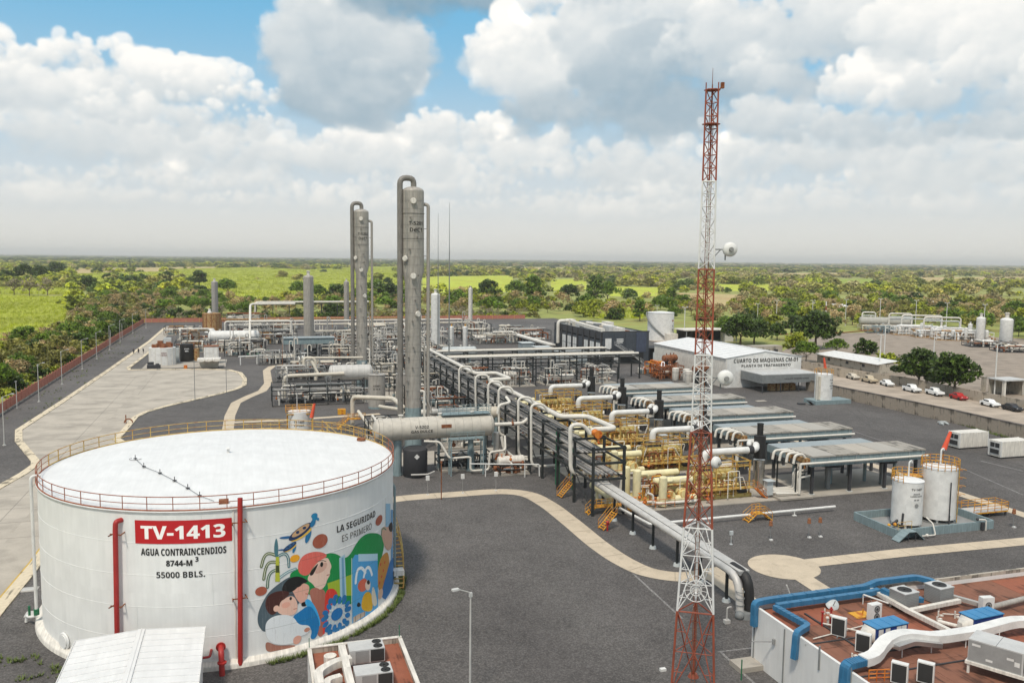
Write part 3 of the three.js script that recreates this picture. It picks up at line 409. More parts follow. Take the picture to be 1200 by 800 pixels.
  const mural = print(Math.round((S1 - S0) * K), Math.round((Y1 - Y0) * K), (g, w, h) => {
    g.clearRect(0, 0, w, h); g.lineJoin = g.lineCap = 'round';
    const X = (p) => [(p[0] - S0) * K, (Y1 - p[1]) * K];
    const poly = (P, c) => { const q = P.map(X); g.fillStyle = c; g.beginPath(); const n = q.length; g.moveTo((q[0][0] + q[n - 1][0]) / 2, (q[0][1] + q[n - 1][1]) / 2); for (let i = 0; i < n; i++) { const b = q[(i + 1) % n]; g.quadraticCurveTo(q[i][0], q[i][1], (q[i][0] + b[0]) / 2, (q[i][1] + b[1]) / 2); } g.fill(); };
    const hard = (P, c) => { g.fillStyle = c; g.beginPath(); P.map(X).forEach((q, i) => i ? g.lineTo(...q) : g.moveTo(...q)); g.fill(); };
    const oval = (p, rx, ry, c, rot = 0) => { const q = X(p); g.fillStyle = c; g.beginPath(); g.ellipse(q[0], q[1], rx * K * 0.72, ry * K * 0.6, rot, 0, 7); g.fill(); };
    const curve = (P, c, lw) => { const q = P.map(X); g.strokeStyle = c; g.lineWidth = lw * K * 0.66; g.beginPath(); g.moveTo(...q[0]); for (let i = 1; i < q.length - 1; i++) g.quadraticCurveTo(q[i][0], q[i][1], (q[i][0] + q[i + 1][0]) / 2, (q[i][1] + q[i + 1][1]) / 2); g.lineTo(...q[q.length - 1]); g.stroke(); };
    poly([[5.03,6.31],[4.38,6.04],[3.66,5.61],[3.22,5.21],[2.71,4.33],[2.48,3.57],[2.56,2.82],[3.04,2.16],[3.61,2.69],[5.07,3.34],[6.64,4.76],[6.65,5.68],[5.79,6.3]], '#4d5d66');
    poly([[4.87,6.42],[5.63,6.8],[7.22,7.04],[8.27,7.44],[9.22,7.22],[10.05,6.53],[10.75,6.5],[11.77,7.5],[12.76,7.79],[13.95,7.6],[15.64,6.94],[16.68,5.68],[15.39,4.27],[14.93,1.11],[8.51,3.05],[5.77,5.15]], '#0d8a43');
    hard([[8.38,4.93],[11.23,4.87],[14.96,3.86],[14.94,1.84],[8.52,3.81]], '#a3b92f');
    poly([[14.97,4.78],[17.54,4.91],[18.29,3.22],[17.49,1.22],[14.94,1.66]], '#c3863a'); for (const p of [[15.61,4.19],[16.23,3.41],[15.83,2.99],[16.61,4.02],[15.37,2.61],[16.42,2.3]]) oval(p, 0.22, 0.22, '#c4442e');
    poly([[17.52,3.12],[18.76,3.62],[21.49,2.84],[21.49,-0.97],[16.3,0.56],[15.58,1.6]], '#1d6aa8');
    hard([[16.95,9.32],[18.65,8.83],[18.59,5.41],[16.91,5.6]], '#8fb6cf'); hard([[18.94,8.17],[20.54,7.69],[20.36,3.24],[18.86,3.39]], '#5d93bd'); poly([[16.25,5.82],[15.64,7.31],[16.27,7.45],[17.57,6.92],[19.4,6.88],[20.17,4.49],[17.54,4.63]], '#c9a08a'); poly([[17.57,7.17],[19.69,6.88],[20.46,5.76],[18.33,6.17]], '#1b1413');
    curve([[15.62,5.75],[15.73,7.1],[16.27,7.33],[17.05,6.87]], '#3d7a5d', 0.16);
    // glass panels and the figure before them
    hard([[9.61,6.69],[10.23,6.82],[10.38,3.22],[9.69,3.01]], '#a9c9d9'); hard([[9.87,6.62],[10.09,6.65],[10.2,3.37],[9.92,3.29]], '#6f9fbe');
    hard([[11.11,6.13],[11.45,6.43],[14.98,5.33],[15.01,0.34],[11.05,0.61]], '#4fa3d8'); hard([[11.9,6.36],[14.98,5.4],[14.97,4.78],[11.89,5.71]], '#b9d8e6');
    curve([[11.52,3.98],[11.61,5.01],[12.3,5.1],[12.88,4.41]], '#eef1f1', 0.42); curve([[12.64,4.14],[12.88,4.8],[13.51,4.7],[13.91,3.87]], '#eef1f1', 0.42); curve([[11.04,6.24],[10.98,0.64]], '#dfe7ea', 0.1);
    poly([[11.73,3.38],[11.87,3.95],[12.72,4.02],[13.18,3.59],[13.17,2.87],[12.27,2.83]], '#d9694f'); poly([[12.72,3.39],[13.18,3.73],[13.7,3.31],[13.56,2.64],[13.01,2.75]], '#f0d4bf'); poly([[12.99,3.56],[13.37,3.66],[13.63,3.21],[13.24,3.17]], '#26201e');
    poly([[12.15,1.45],[12.44,2.51],[13.17,2.69],[13.89,2.15],[14.09,0.61],[13.15,0.8]], '#e8b125'); poly([[13.76,2.29],[14.11,2.89],[14.62,1.78],[14.93,0.74],[13.99,0.93]], '#e6d9c2'); oval([[15.58,1.5]][0], 0.75, 0.75, '#dcb49a'); poly([[11.58,1.93],[11.85,2.24],[12.26,1.77],[11.93,1.68]], '#181818'); hard([[11.19,1.1],[11.84,1.12],[12.84,1.01],[12.78,0.64],[11.18,0.6]], '#c8b2a0');
    for (const p of [[11.44,1.09],[12.11,1.02],[12.69,1.03]]) curve([p, [p[0], p[1] - 0.5]], '#2b2320', 0.06);
    // woman in a helmet
    poly([[6.64,4.76],[7.28,4.93],[8.23,4.41],[8.35,2.76],[8.08,0.62],[7.32,0.66],[7.02,3.49]], '#b06a58'); poly([[8.21,4.42],[8.94,4.37],[9.44,3.79],[9.35,3.13],[8.61,3.02],[8.08,0.62],[7.81,0.88],[8.08,3.18]], '#d8392c');
    poly([[6.66,6.06],[7.49,7.02],[8.4,7.12],[8.64,6.67],[8.84,6.16],[8.63,5.91],[8.66,5.52],[8.38,5.27],[8.22,4.84],[7.84,4.52],[7.28,4.76],[6.97,5.31],[6.51,5.66]], '#ecc9b6'); poly([[7.11,6.06],[7.58,6.69],[8.46,6.72],[8.25,6.1],[7.57,5.94]], '#d8ab98');
    poly([[5.74,6.56],[5.77,7.29],[6.26,7.84],[7.23,7.88],[8.17,7.5],[8.44,7.14],[7.59,6.99],[6.99,6.54],[6.69,6.05],[6.13,6.12]], '#e0685c'); poly([[6.66,6.06],[7.06,6.53],[7.62,6.88],[7.24,6.25],[6.98,5.91]], '#241917'); oval([[7.85,6.63]][0], 0.2, 0.34, '#161313'); curve([[7.49,6.97],[7.87,6.99],[8.26,6.77]], '#241917', 0.07); curve([[8.34,5.61],[8.58,5.58]], '#a5483f', 0.1);
    // woman with black hair
    poly([[5.35,4.92],[5.18,5.21],[5.86,5.66],[6.65,5.3],[6.71,4.85],[6.6,4.61],[6.49,4.27],[6.45,3.88],[5.96,3.86],[5.59,4.33]], '#e3aa96'); poly([[4.32,5.28],[4.59,5.91],[5.2,6.27],[5.99,6.12],[6.74,5.49],[5.98,5.5],[5.35,5.05],[4.93,5.02]], '#131111'); oval([[5.88,5.4]][0], 0.28, 0.13, '#1c1414', -0.4); curve([[5.61,5.55],[5.86,5.69],[6.16,5.59]], '#131111', 0.08); poly([[5.96,3.94],[6.36,4],[6.45,3.56],[6.01,3.63]], '#131111'); curve([[6.37,4.6],[6.6,4.51]], '#b0473f', 0.09);
    poly([[6.19,4.05],[6.63,4.18],[7.26,3.25],[7.68,2.03],[7.63,1.36],[7.15,2.44],[6.62,3.26]], '#3aa8e2'); poly([[5.13,2.99],[5.88,3.3],[6.45,3.56],[6.95,3.37],[7.53,2.16],[7.59,1.43],[7.22,0.59],[6.68,0.76],[6.92,1.41],[6.53,1.91],[5.69,2.18]], '#1478b6');
    poly([[6.82,4.92],[7.47,4.84],[7.84,4.27],[7.73,3.62],[7.17,3.95],[6.64,4.51]], '#b2705e');
    // child in white
    poly([[4.73,4.7],[5.33,4.73],[5.69,4.01],[5.64,3.36],[5.27,3.09],[4.42,3.29],[3.91,3.8],[4.11,4.38]], '#e9bda9'); poly([[3.06,4.4],[3.25,5.12],[3.97,5.39],[4.93,5.18],[5.03,4.86],[4.63,4.59],[4.27,4.47],[4.14,3.88],[3.75,3.44],[3.32,3.7]], '#45201b'); oval([[3.95,3.97]][0], 0.32, 0.42, '#e9bda9'); oval([[5.11,4.52]][0], 0.14, 0.22, '#1c1414'); curve([[4.86,4.83],[5.13,4.91],[5.36,4.75]], '#45201b', 0.07); curve([[5.34,3.6],[5.58,3.59]], '#a5483f', 0.07); oval([[4.72,4.08]][0], 0.5, 0.4, '#e5a894');
    poly([[3.05,2.4],[3.15,3.11],[3.78,3.44],[4.74,3.32],[5.37,2.93],[5.73,2.2],[6.6,1.96],[6.81,1.56],[6.41,1.22],[5.72,1.24],[5.33,0.74],[3.9,1.01],[3.22,1.59]], '#e4e7e9'); poly([[5.24,1.22],[5.63,1.4],[6.03,1.17],[5.79,0.65],[5.28,0.69]], '#dfa593'); poly([[3.03,1.34],[3.28,1.45],[3.9,0.95],[5.33,0.69],[5.53,0.47],[4.05,0.58],[3.14,0.58]], '#a06d5c'); oval([[6.45,1.6]][0], 0.36, 0.3, '#c98e78');
    // blue flower
    const f = [[9.33,2.01]][0]; for (let i = 0; i < 14; i++) { const a = i / 14 * 6.283; oval([f[0] + Math.cos(a) * 1.3, f[1] + Math.sin(a) * 1.12], 0.3, 0.52, '#1c73b4', Math.PI / 2 - a); oval([f[0] + Math.cos(a + 0.2) * 0.86, f[1] + Math.sin(a + 0.2) * 0.74], 0.1, 0.36, '#c9dbe4', Math.PI / 2 - a); } oval(f, 0.85, 0.85, '#1c73b4'); for (const p of [[8.2,2.12],[8.33,1.05],[8.68,3.34],[9.18,3.49],[10.12,3.13],[10.41,2.08],[10.45,0.84],[8.59,0.71],[9.32,0.63],[9.98,0.57]]) oval(p, 0.36, 0.42, '#2371a6');
    // palm-like plant
    for (const [P, c] of [[[[4.14,8.11],[3.58,8.53],[3.09,8.38],[2.86,7.53]], '#5c6b3c'], [[[4.16,7.62],[3.57,7.86],[3.19,7.47],[3.02,6.51]], '#5c6b3c'], [[[4.12,7.06],[3.68,7.07],[3.36,6.64],[3.29,5.81]], '#4b6a55'], [[[4.2,8.13],[4.62,8.35],[4.98,7.92],[5,7.13]], '#44757f'], [[[4.14,6.3],[4.79,6.72],[5.54,6.82]], '#7aa0a8']]) { curve(P, c, 0.34); curve(P, '#e7e4da', 0.07); }
    poly([[4.04,9.74],[4.19,8.99],[4.14,8.08],[3.89,8.13],[3.84,8.97]], '#44737f'); hard([[3.98,8.11],[4.23,8.06],[4.27,6.06],[3.89,6.14]], '#b5b93a'); hard([[3.97,7.42],[4.22,7.37],[4.23,6.8],[3.95,6.85]], '#3f4a24');
    // turtles
    for (const [cx, k] of [[0, 1], [1, 0.55]]) { const c = cx ? [[5.1,8.69]][0] : [[6.01,9.7]][0], o = (dx, dy, rx, ry, col, rot) => oval([c[0] + dx * k * 0.72, c[1] + dy * k * 0.6], rx * k, ry * k, col, rot); o(-1.55, -0.35, 0.85, 0.17, '#1d5f95', 0.1); o(0.9, -0.75, 0.3, 0.95, '#1d6f9f', 0.35); o(0.1, -0.4, 1.3, 0.42, '#e3b64b', -0.35); o(0, 0.05, 1.5, 0.62, '#1a3158', -0.45); o(0.02, 0.22, 1.15, 0.42, cx ? '#2d5b86' : '#c7a078', -0.45); o(-0.35, 0.05, 0.2, 0.2, '#1a3158'); o(0.45, 0.45, 0.22, 0.18, '#1a3158'); if (!cx) { o(1.5, 0.85, 0.3, 0.55, '#1d6f9f', 0.5); o(1.75, 1.45, 0.34, 0.34, '#1c7fae'); o(2.15, 1.2, 0.14, 0.2, '#1c7fae'); } }
    for (const [p, rx, ry, c] of [[[[7.74,8.58]][0], 0.98, 0.95, '#a2553f'], [[[2.81,5.58]][0], 0.62, 0.6, '#a2553f'], [[[5.5,7.68]][0], 0.56, 0.5, '#e9a21d'], [[[7.23,10.77]][0], 0.4, 0.36, '#1c7fae'], [[[15.34,8.28]][0], 1.0, 0.72, '#a2553f']]) oval(p, rx, ry, c);
    // brush marks, fading and the plate seams across the painting
    g.globalCompositeOperation = 'source-atop'; { const R = rng(66); for (let i = 0; i < 2600; i++) { const x = R() * w, y = R() * h, l = 20 + R() * 90; g.strokeStyle = R() < 0.55 ? `rgba(240,238,232,${0.03 + R() * 0.07})` : `rgba(40,38,36,${0.02 + R() * 0.05})`; g.lineWidth = 1 + R() * 5; g.beginPath(); g.moveTo(x, y); g.lineTo(x + (R() - 0.5) * 10, y + l); g.stroke(); } for (let k = 1; k < 5; k++) { g.fillStyle = 'rgba(70,68,66,0.28)'; g.fillRect(0, (Y1 - k * TH_ / 5) * K, w, 3); } } g.globalCompositeOperation = 'source-over';
    // wording
    g.textBaseline = 'alphabetic'; g.textAlign = 'left'; const say = (s, a, b, font, hgt, col) => { const A = X(a), B = X(b); g.save(); g.font = `${font} ${hgt * K * 1.38}px sans-serif`; g.translate(A[0], A[1]); g.scale((B[0] - A[0]) / g.measureText(s).width, 1); g.fillStyle = col; g.fillText(s, 0, 0); g.restore(); };
    say('LA SEGURIDAD', [[9.33,8.86]][0], [[14.61,8.68]][0], 'bold', 0.56, '#1d1b1a'); say('ES PRIMERO', [[9.88,7.95]][0], [[13.95,8.05]][0], '', 0.54, '#54524f');
  });
  part(t, 'mural', raw(new THREE.CylinderGeometry(TR + 0.028, TR + 0.028, Y1 - Y0, 64, 1, true, S0 / TR, (S1 - S0) / TR).translate(0, (Y0 + Y1) / 2, 0)), decal(mural, 0.6));
}
one('drain_plate', 'grey metal pit cover beside the green valve at the tank', 'pit cover', [box(1.3, 0.06, 1.0, -18.46, 0.03, -80.46), box(1.5, 0.04, 1.2, -18.46, 0, -80.46)], M.galv);
one('drain_plate', 'grey metal pit cover nearest the yellow-edged kerb', 'pit cover', [box(1.5, 0.06, 0.9, -20.34, 0.03, -86.58), box(1.7, 0.04, 1.1, -20.34, 0, -86.58)], M.galv);

// ================================================================ white gabled shed roof by the tank
{
  const t = T('shed', 'white metal shed with a low ribbed gable roof beside the tank', 'shed', [-7.95, 0, -64.4]);
  const w = 4.35, L = 15, n = 16;
  for (const s of [-1, 1]) for (let k = 0; k < n; k++) {
    const z = k * L / n + 0.01, g = box(w - 0.02, 0.05, L / n - 0.02).translate(s * w / 2, 0, z + L / n / 2).rotateZ(-s * 0.075).translate(0, 4.18, 0);
    part(t, 'roof_panel', [g, box(w - 0.02, 0.09, 0.05).translate(s * w / 2, 0, z + 0.03).rotateZ(-s * 0.075).translate(0, 4.2, 0)], M.roofWhite);
  }
  part(t, 'ridge_cap', [box(0.5, 0.04, L, 0, 4.25, L / 2), box(0.08, 0.05, L, 0, 4.28, L / 2)], M.roofWhite);
  part(t, 'wall', [box(8.2, 3.75, 0.12, 0, 0, 0.3), box(0.12, 3.75, L - 0.5, -4.05, 0, L / 2), box(0.12, 3.75, L - 0.5, 4.05, 0, L / 2)], M.wall);
  for (const q of [-4.36, 4.36]) part(t, 'fascia', box(0.05, 0.25, L, q, 3.72, L / 2), M.white);
}
// ================================================================ small block with a red roof and two coolers
{
  const x0 = 3.55, x1 = 10.4, z0 = -61.2, z1 = -44, t = T('pump_house', 'low block with a red-brown flat roof and pale parapet below the mural', 'building', [x0, 0, z0]);
  const w = x1 - x0, d = z1 - z0;
  part(t, 'wall', [box(w, 2.3, 0.2, w / 2, 0, 0.1), box(0.2, 2.3, d - 0.2, 0.1, 0, d / 2 + 0.1), box(0.2, 2.3, d - 0.2, w - 0.1, 0, d / 2 + 0.1)], M.wall);
  part(t, 'roof', box(w - 0.3, 0.15, d - 0.2, w / 2, 2.3, d / 2 + 0.05), M.roofBright);
  part(t, 'parapet', [box(w, 0.55, 0.22, w / 2, 2.3, 0.11), box(0.22, 0.55, d - 0.22, 0.11, 2.3, d / 2 + 0.11), box(0.22, 0.55, d - 0.22, w - 0.11, 2.3, d / 2 + 0.11)], M.rawWall);
  part(t, 'coping', [box(w + 0.08, 0.06, 0.3, w / 2, 2.85, 0.11), box(0.3, 0.06, d - 0.3, 0.11, 2.85, d / 2 + 0.26), box(0.3, 0.06, d - 0.3, w - 0.11, 2.85, d / 2 + 0.26)], M.whiteDirty);
  part(t, 'lightning_rod', cyl(0.03, 0.7, 0.12, 2.91, 0.12), M.green); part(t, 'lightning_rod', cyl(0.03, 0.9, w - 0.12, 2.91, 0.12), M.green);
  for (const [i, z] of [[0, -58.9], [1, -55.2]]) {
    const u = T('rooftop_air_conditioner', i ? 'grey twin-fan cooler on the red roof, in front of the other twin-fan cooler' : 'grey twin-fan cooler on the red roof just behind its parapet', 'air conditioner', [7.5, 2.45, z]);
    part(u, 'casing', [box(2.5, 1.0, 1.5, 0, 0.15, 0)], M.acLight); part(u, 'grille', [box(0.95, 0.86, 0.03, 0.72, 0.22, 0.765), box(0.03, 0.86, 1.3, 1.265, 0.22, 0)], M.grille); part(u, 'panel', box(0.95, 0.86, 0.03, -0.35, 0.22, 0.765), M.acGrey);
    for (const zz of [-0.36, 0.36]) { const f = part(u, 'fan', new THREE.TorusGeometry(0.3, 0.035, 6, 20).rotateX(Math.PI / 2).translate(0.8, 1.17, zz), M.black); part(f, 'fan_blade', [cyl(0.28, 0.01, 0.8, 1.155, zz), ...[0, 1, 2, 3].map((k) => box(0.5, 0.012, 0.08).rotateY(k * 0.785).translate(0.8, 1.17, zz))], M.grille); }
    part(u, 'skid', [box(2.4, 0.15, 0.1, 0, 0, -0.6), box(2.4, 0.15, 0.1, 0, 0, 0.6)], M.steelGrey);
  }
  one('air_duct', 'white sheet-metal duct joining the twin-fan coolers on the red roof', 'duct', [square([[3.9, 3.25, -54.4], [3.9, 3.25, -56.2], [5.2, 3.25, -57.4], [6.3, 3.25, -57.6]], 0.6, 0.5, 0.6), square([[5.85, 3.3, -59.5], [5.85, 3.3, -50]], 0.5, 0.5), square([[5.4, 3.1, -55.5], [4.4, 3.1, -55.2], [4.2, 3.1, -52]], 0.5, 0.45, 0.5), cyl(0.45, 0.5, 5.0, 2.5, -59.2)], M.whiteDirty);
}
// ================================================================ street lamps
function lampPost(label, pos, turn, h = 8, arm = 1.0, group) {
  const t = T('street_lamp', label, 'street lamp', pos, turn, group);
  part(t, 'pole', [cyl(0.09, h, 0, 0, 0, 0.06, 8)], M.post); part(t, 'base', [box(0.5, 0.12, 0.5, 0, 0, 0), cyl(0.16, 0.25, 0, 0.12, 0, 0.12, 8)], M.post);
  part(t, 'arm', tube([[0, h - 0.05, 0], [0.02, h + 0.02, 0], [arm, h + 0.45, 0]], 0.04, 6, 0.2), M.post);
  part(t, 'lamp_head', [box(0.5, 0.13, 0.26, arm + 0.18, h + 0.38, 0), box(0.2, 0.3, 0.2, 0, h - 0.28, 0)], M.lampHead); return t;
}
lampPost('tall pale street lamp alone on the dark gravel before the mast', [14.37, 0, -55.56], Math.PI + 0.2, 8);

// ================================================================ radio mast
{
  const t = T('radio_mast', 'tall triangular lattice mast in red and white bands', 'radio mast', [31.5, 0, -54.5], 0);
  const yaw = 0.50, foot = V3(31.5, 0, -54.5);
  // rear leg stands at the origin; the two others nearer the camera
  const hs = [0, 6.06, 12.24, 19.17, 24.68, 30.69, 36.76, 42.95], ws = [3.05, 2.55, 1.98, 1.38, 1.16, 1.06, 0.9, 0.82];
  const back = V3(Math.sin(0.53), 0, -Math.cos(0.53)), side = V3(back.z, 0, -back.x).multiplyScalar(-1);
  const centre = back.clone().multiplyScalar(-3.05 * 0.577);
  const leg = (k, y) => { let i = 0; while (i < 6 && y > hs[i + 1]) i++; const w = lerp(ws[i], ws[i + 1], clamp((y - hs[i]) / (hs[i + 1] - hs[i]))), R = w * 0.577; const d = k === 0 ? back.clone() : back.clone().multiplyScalar(-0.5).addScaledVector(side, k === 1 ? 0.866 : -0.866); return [centre.x + d.x * R, y, centre.z + d.z * R]; };
  for (let b = 0; b < 7; b++) {
    const m = b % 2 ? M.mastWhite : M.mastRed, s = part(t, 'lattice_band', [0, 1, 2].map((k) => { const n = (k + 1) % 3; return bar(leg(k, hs[b + 1] - 0.05), leg(n, hs[b + 1] - 0.05), 0.04, 4); }), m), y0 = hs[b], y1 = hs[b + 1];
    for (let k = 0; k < 3; k++) part(s, 'leg', bar(leg(k, y0), leg(k, y1), b < 3 ? 0.085 : 0.06, 8), m);
    const n = b === 0 ? 2 : b === 1 ? 3 : b === 2 ? 4 : 7;
    for (let k = 0; k < 3; k++) {
      const g = [], q = (k + 1) % 3, r = b < 2 ? 0.045 : 0.034, mid = (a, c) => a.map((v, i) => (v + c[i]) / 2);
      for (let i = 0; i < n; i++) {
        const a = lerp(y0, y1, i / n), c = lerp(y0, y1, (i + 1) / n), A = leg(k, a), B = leg(q, a), C = leg(k, c), D = leg(q, c);
        if (b < 2) { const P = mid(A, B), Q = mid(C, D); if (i % 2 === 0) g.push(bar(A, Q, r, 5), bar(B, Q, r, 5), bar(leg(k, (a + c) / 2), mid(A, Q), r * 0.7, 4), bar(leg(q, (a + c) / 2), mid(B, Q), r * 0.7, 4)); else g.push(bar(C, P, r, 5), bar(D, P, r, 5), bar(leg(k, (a + c) / 2), mid(C, P), r * 0.7, 4), bar(leg(q, (a + c) / 2), mid(D, P), r * 0.7, 4)); g.push(bar(C, D, r * 0.8, 4)); }
        else { g.push(bar(i % 2 ? A : B, i % 2 ? D : C, r, 5)); if (b > 2) g.push(bar(C, D, r * 0.8, 4)); else g.push(bar(i % 2 ? B : A, i % 2 ? C : D, r, 5)); }
      }
      part(s, 'bracing', g, m);
    }
  }
  part(t, 'climbing_ladder', [bar([centre.x - 0.15, 0.3, centre.z], [centre.x - 0.15, 42, centre.z], 0.025, 4), bar([centre.x + 0.15, 0.3, centre.z], [centre.x + 0.15, 42, centre.z], 0.025, 4), ...Array.from({ length: 82 }, (_, i) => bar([centre.x - 0.15, 0.5 + i * 0.5, centre.z], [centre.x + 0.15, 0.5 + i * 0.5, centre.z], 0.015, 4))], M.rust);
  part(t, 'work_platform', [cyl(0.62, 0.06, centre.x, 40.6, centre.z, 0.62, 6), cyl(0.55, 0.06, centre.x, 42.9, centre.z, 0.55, 6), ...[0, 1, 2].map((k) => bar([leg(k, 42)[0], 42.9, leg(k, 42)[2]], [leg(k, 42)[0], 43.4, leg(k, 42)[2]], 0.04, 4))], M.mastRed);
  part(t, 'aerial', [cyl(0.03, 1.5, centre.x, 42.9, centre.z, 0.012, 6), bar(leg(1, 42.8), [leg(1, 42)[0] + 0.3, 43.2, leg(1, 42)[2]], 0.05), box(0.2, 0.4, 0.2, leg(1, 42)[0] + 0.3, 43.0, leg(1, 42)[2])], M.rust);
  for (let k = 0; k < 3; k++) part(t, 'footing', cyl(0.42, 0.25, leg(k, 0)[0], 0, leg(k, 0)[2], 0.3, 12), M.mastRed);
  t.updateMatrixWorld(true);
  const world = (p) => [p[0] + foot.x, p[1], p[2] + foot.z];
  const view = V3(0, 0, 0).sub(foot).setY(0).normalize();                  // towards the camera side
  const rightish = V3(-view.z, 0, view.x).multiplyScalar(-1);
  function drum(label, y, out, r, look, armLen, deep = 1) {
    const a = world(leg(out > 0 ? 1 : 2, y)), u = rightish.clone().multiplyScalar(out > 0 ? 1 : -1), c = V3(...a).addScaledVector(u, armLen);
    const d = T('dish_antenna', label, 'dish antenna', [c.x, c.y, c.z], look);
    const prof = []; for (let i = 0; i <= 8; i++) { const q = i / 8; prof.push(new THREE.Vector2(Math.max(0.001, r * Math.sin(q * 1.57)), -r * 0.55 * deep * Math.cos(q * 1.57))); } prof.push(new THREE.Vector2(r, r * 0.35)); for (let i = 1; i <= 6; i++) { const q = i / 6; prof.push(new THREE.Vector2(Math.max(0.001, r * Math.cos(q * 1.57)), r * 0.35 + r * 0.22 * Math.sin(q * 1.57))); }
    part(d, 'radome', new THREE.LatheGeometry(prof, 28).rotateX(-Math.PI / 2), M.mastWhite);
    part(d, 'feed_cap', [cyl(r * 0.34, 0.14, 0, 0, 0, r * 0.28, 16).rotateX(Math.PI / 2).translate(0, 0, r * 0.6)], M.acGrey); part(d, 'feed_centre', cyl(r * 0.17, 0.05, 0, 0, 0, r * 0.17, 12).rotateX(Math.PI / 2).translate(0, 0, r * 0.72), M.dark);
    const la = V3(...a).sub(c).applyAxisAngle(V3(0, 1, 0), -look); part(d, 'mount', [bar([la.x, la.y, la.z], [0, 0, -r * 0.3], 0.045), bar([la.x, la.y - 0.5, la.z], [la.x * 0.6, la.y, la.z * 0.6], 0.035), bar([-r * 0.55, -r * 1.5, -r * 0.4], [-r * 0.55, r * 0.7, -r * 0.4], 0.05)], M.steelGrey);
  }
  const face = Math.atan2(view.x, view.z);
  drum('white drum dish antenna high on the mast above the horizon line', 32.06, 1, 0.5, face + 0.25, 1.05);
  drum('white drum dish antenna on the mast before the white hall', 23.1, 1, 0.55, face + 0.2, 0.95);
  drum('small white drum dish antenna on the red band at the compressors', 17.07, 1, 0.42, face + 0.9, 0.35);
  { // open grid dish
    const y = 7.73, d = T('grid_antenna', 'white open grid dish low inside the white band of the mast', 'dish antenna', [centre.x + foot.x + view.x * 0.75, y, centre.z + foot.z + view.z * 0.75], face), g = [];
    for (let i = 0; i < 12; i++) { const a = i / 12 * 6.283, P = []; for (let k = 0; k <= 4; k++) { const r = k / 4 * 0.78; P.push([Math.cos(a) * r, Math.sin(a) * r, r * r * 0.35]); } g.push(tube(P, 0.02, 4, 0.01)); }
    part(d, 'grid_rib', g, M.mastWhite); for (const r of [0.4, 0.78]) part(d, 'grid_hoop', new THREE.TorusGeometry(r, 0.03, 5, 28).translate(0, 0, r * r * 0.35), M.mastWhite); part(d, 'feed', [bar([0, 0, 0], [0, 0, 0.6], 0.03), ball(0.09, 0, 0, 0.6)], M.mastWhite); part(d, 'mount', bar([0, 0, 0], [0, 0, -0.9], 0.05), M.galv);
  }
}

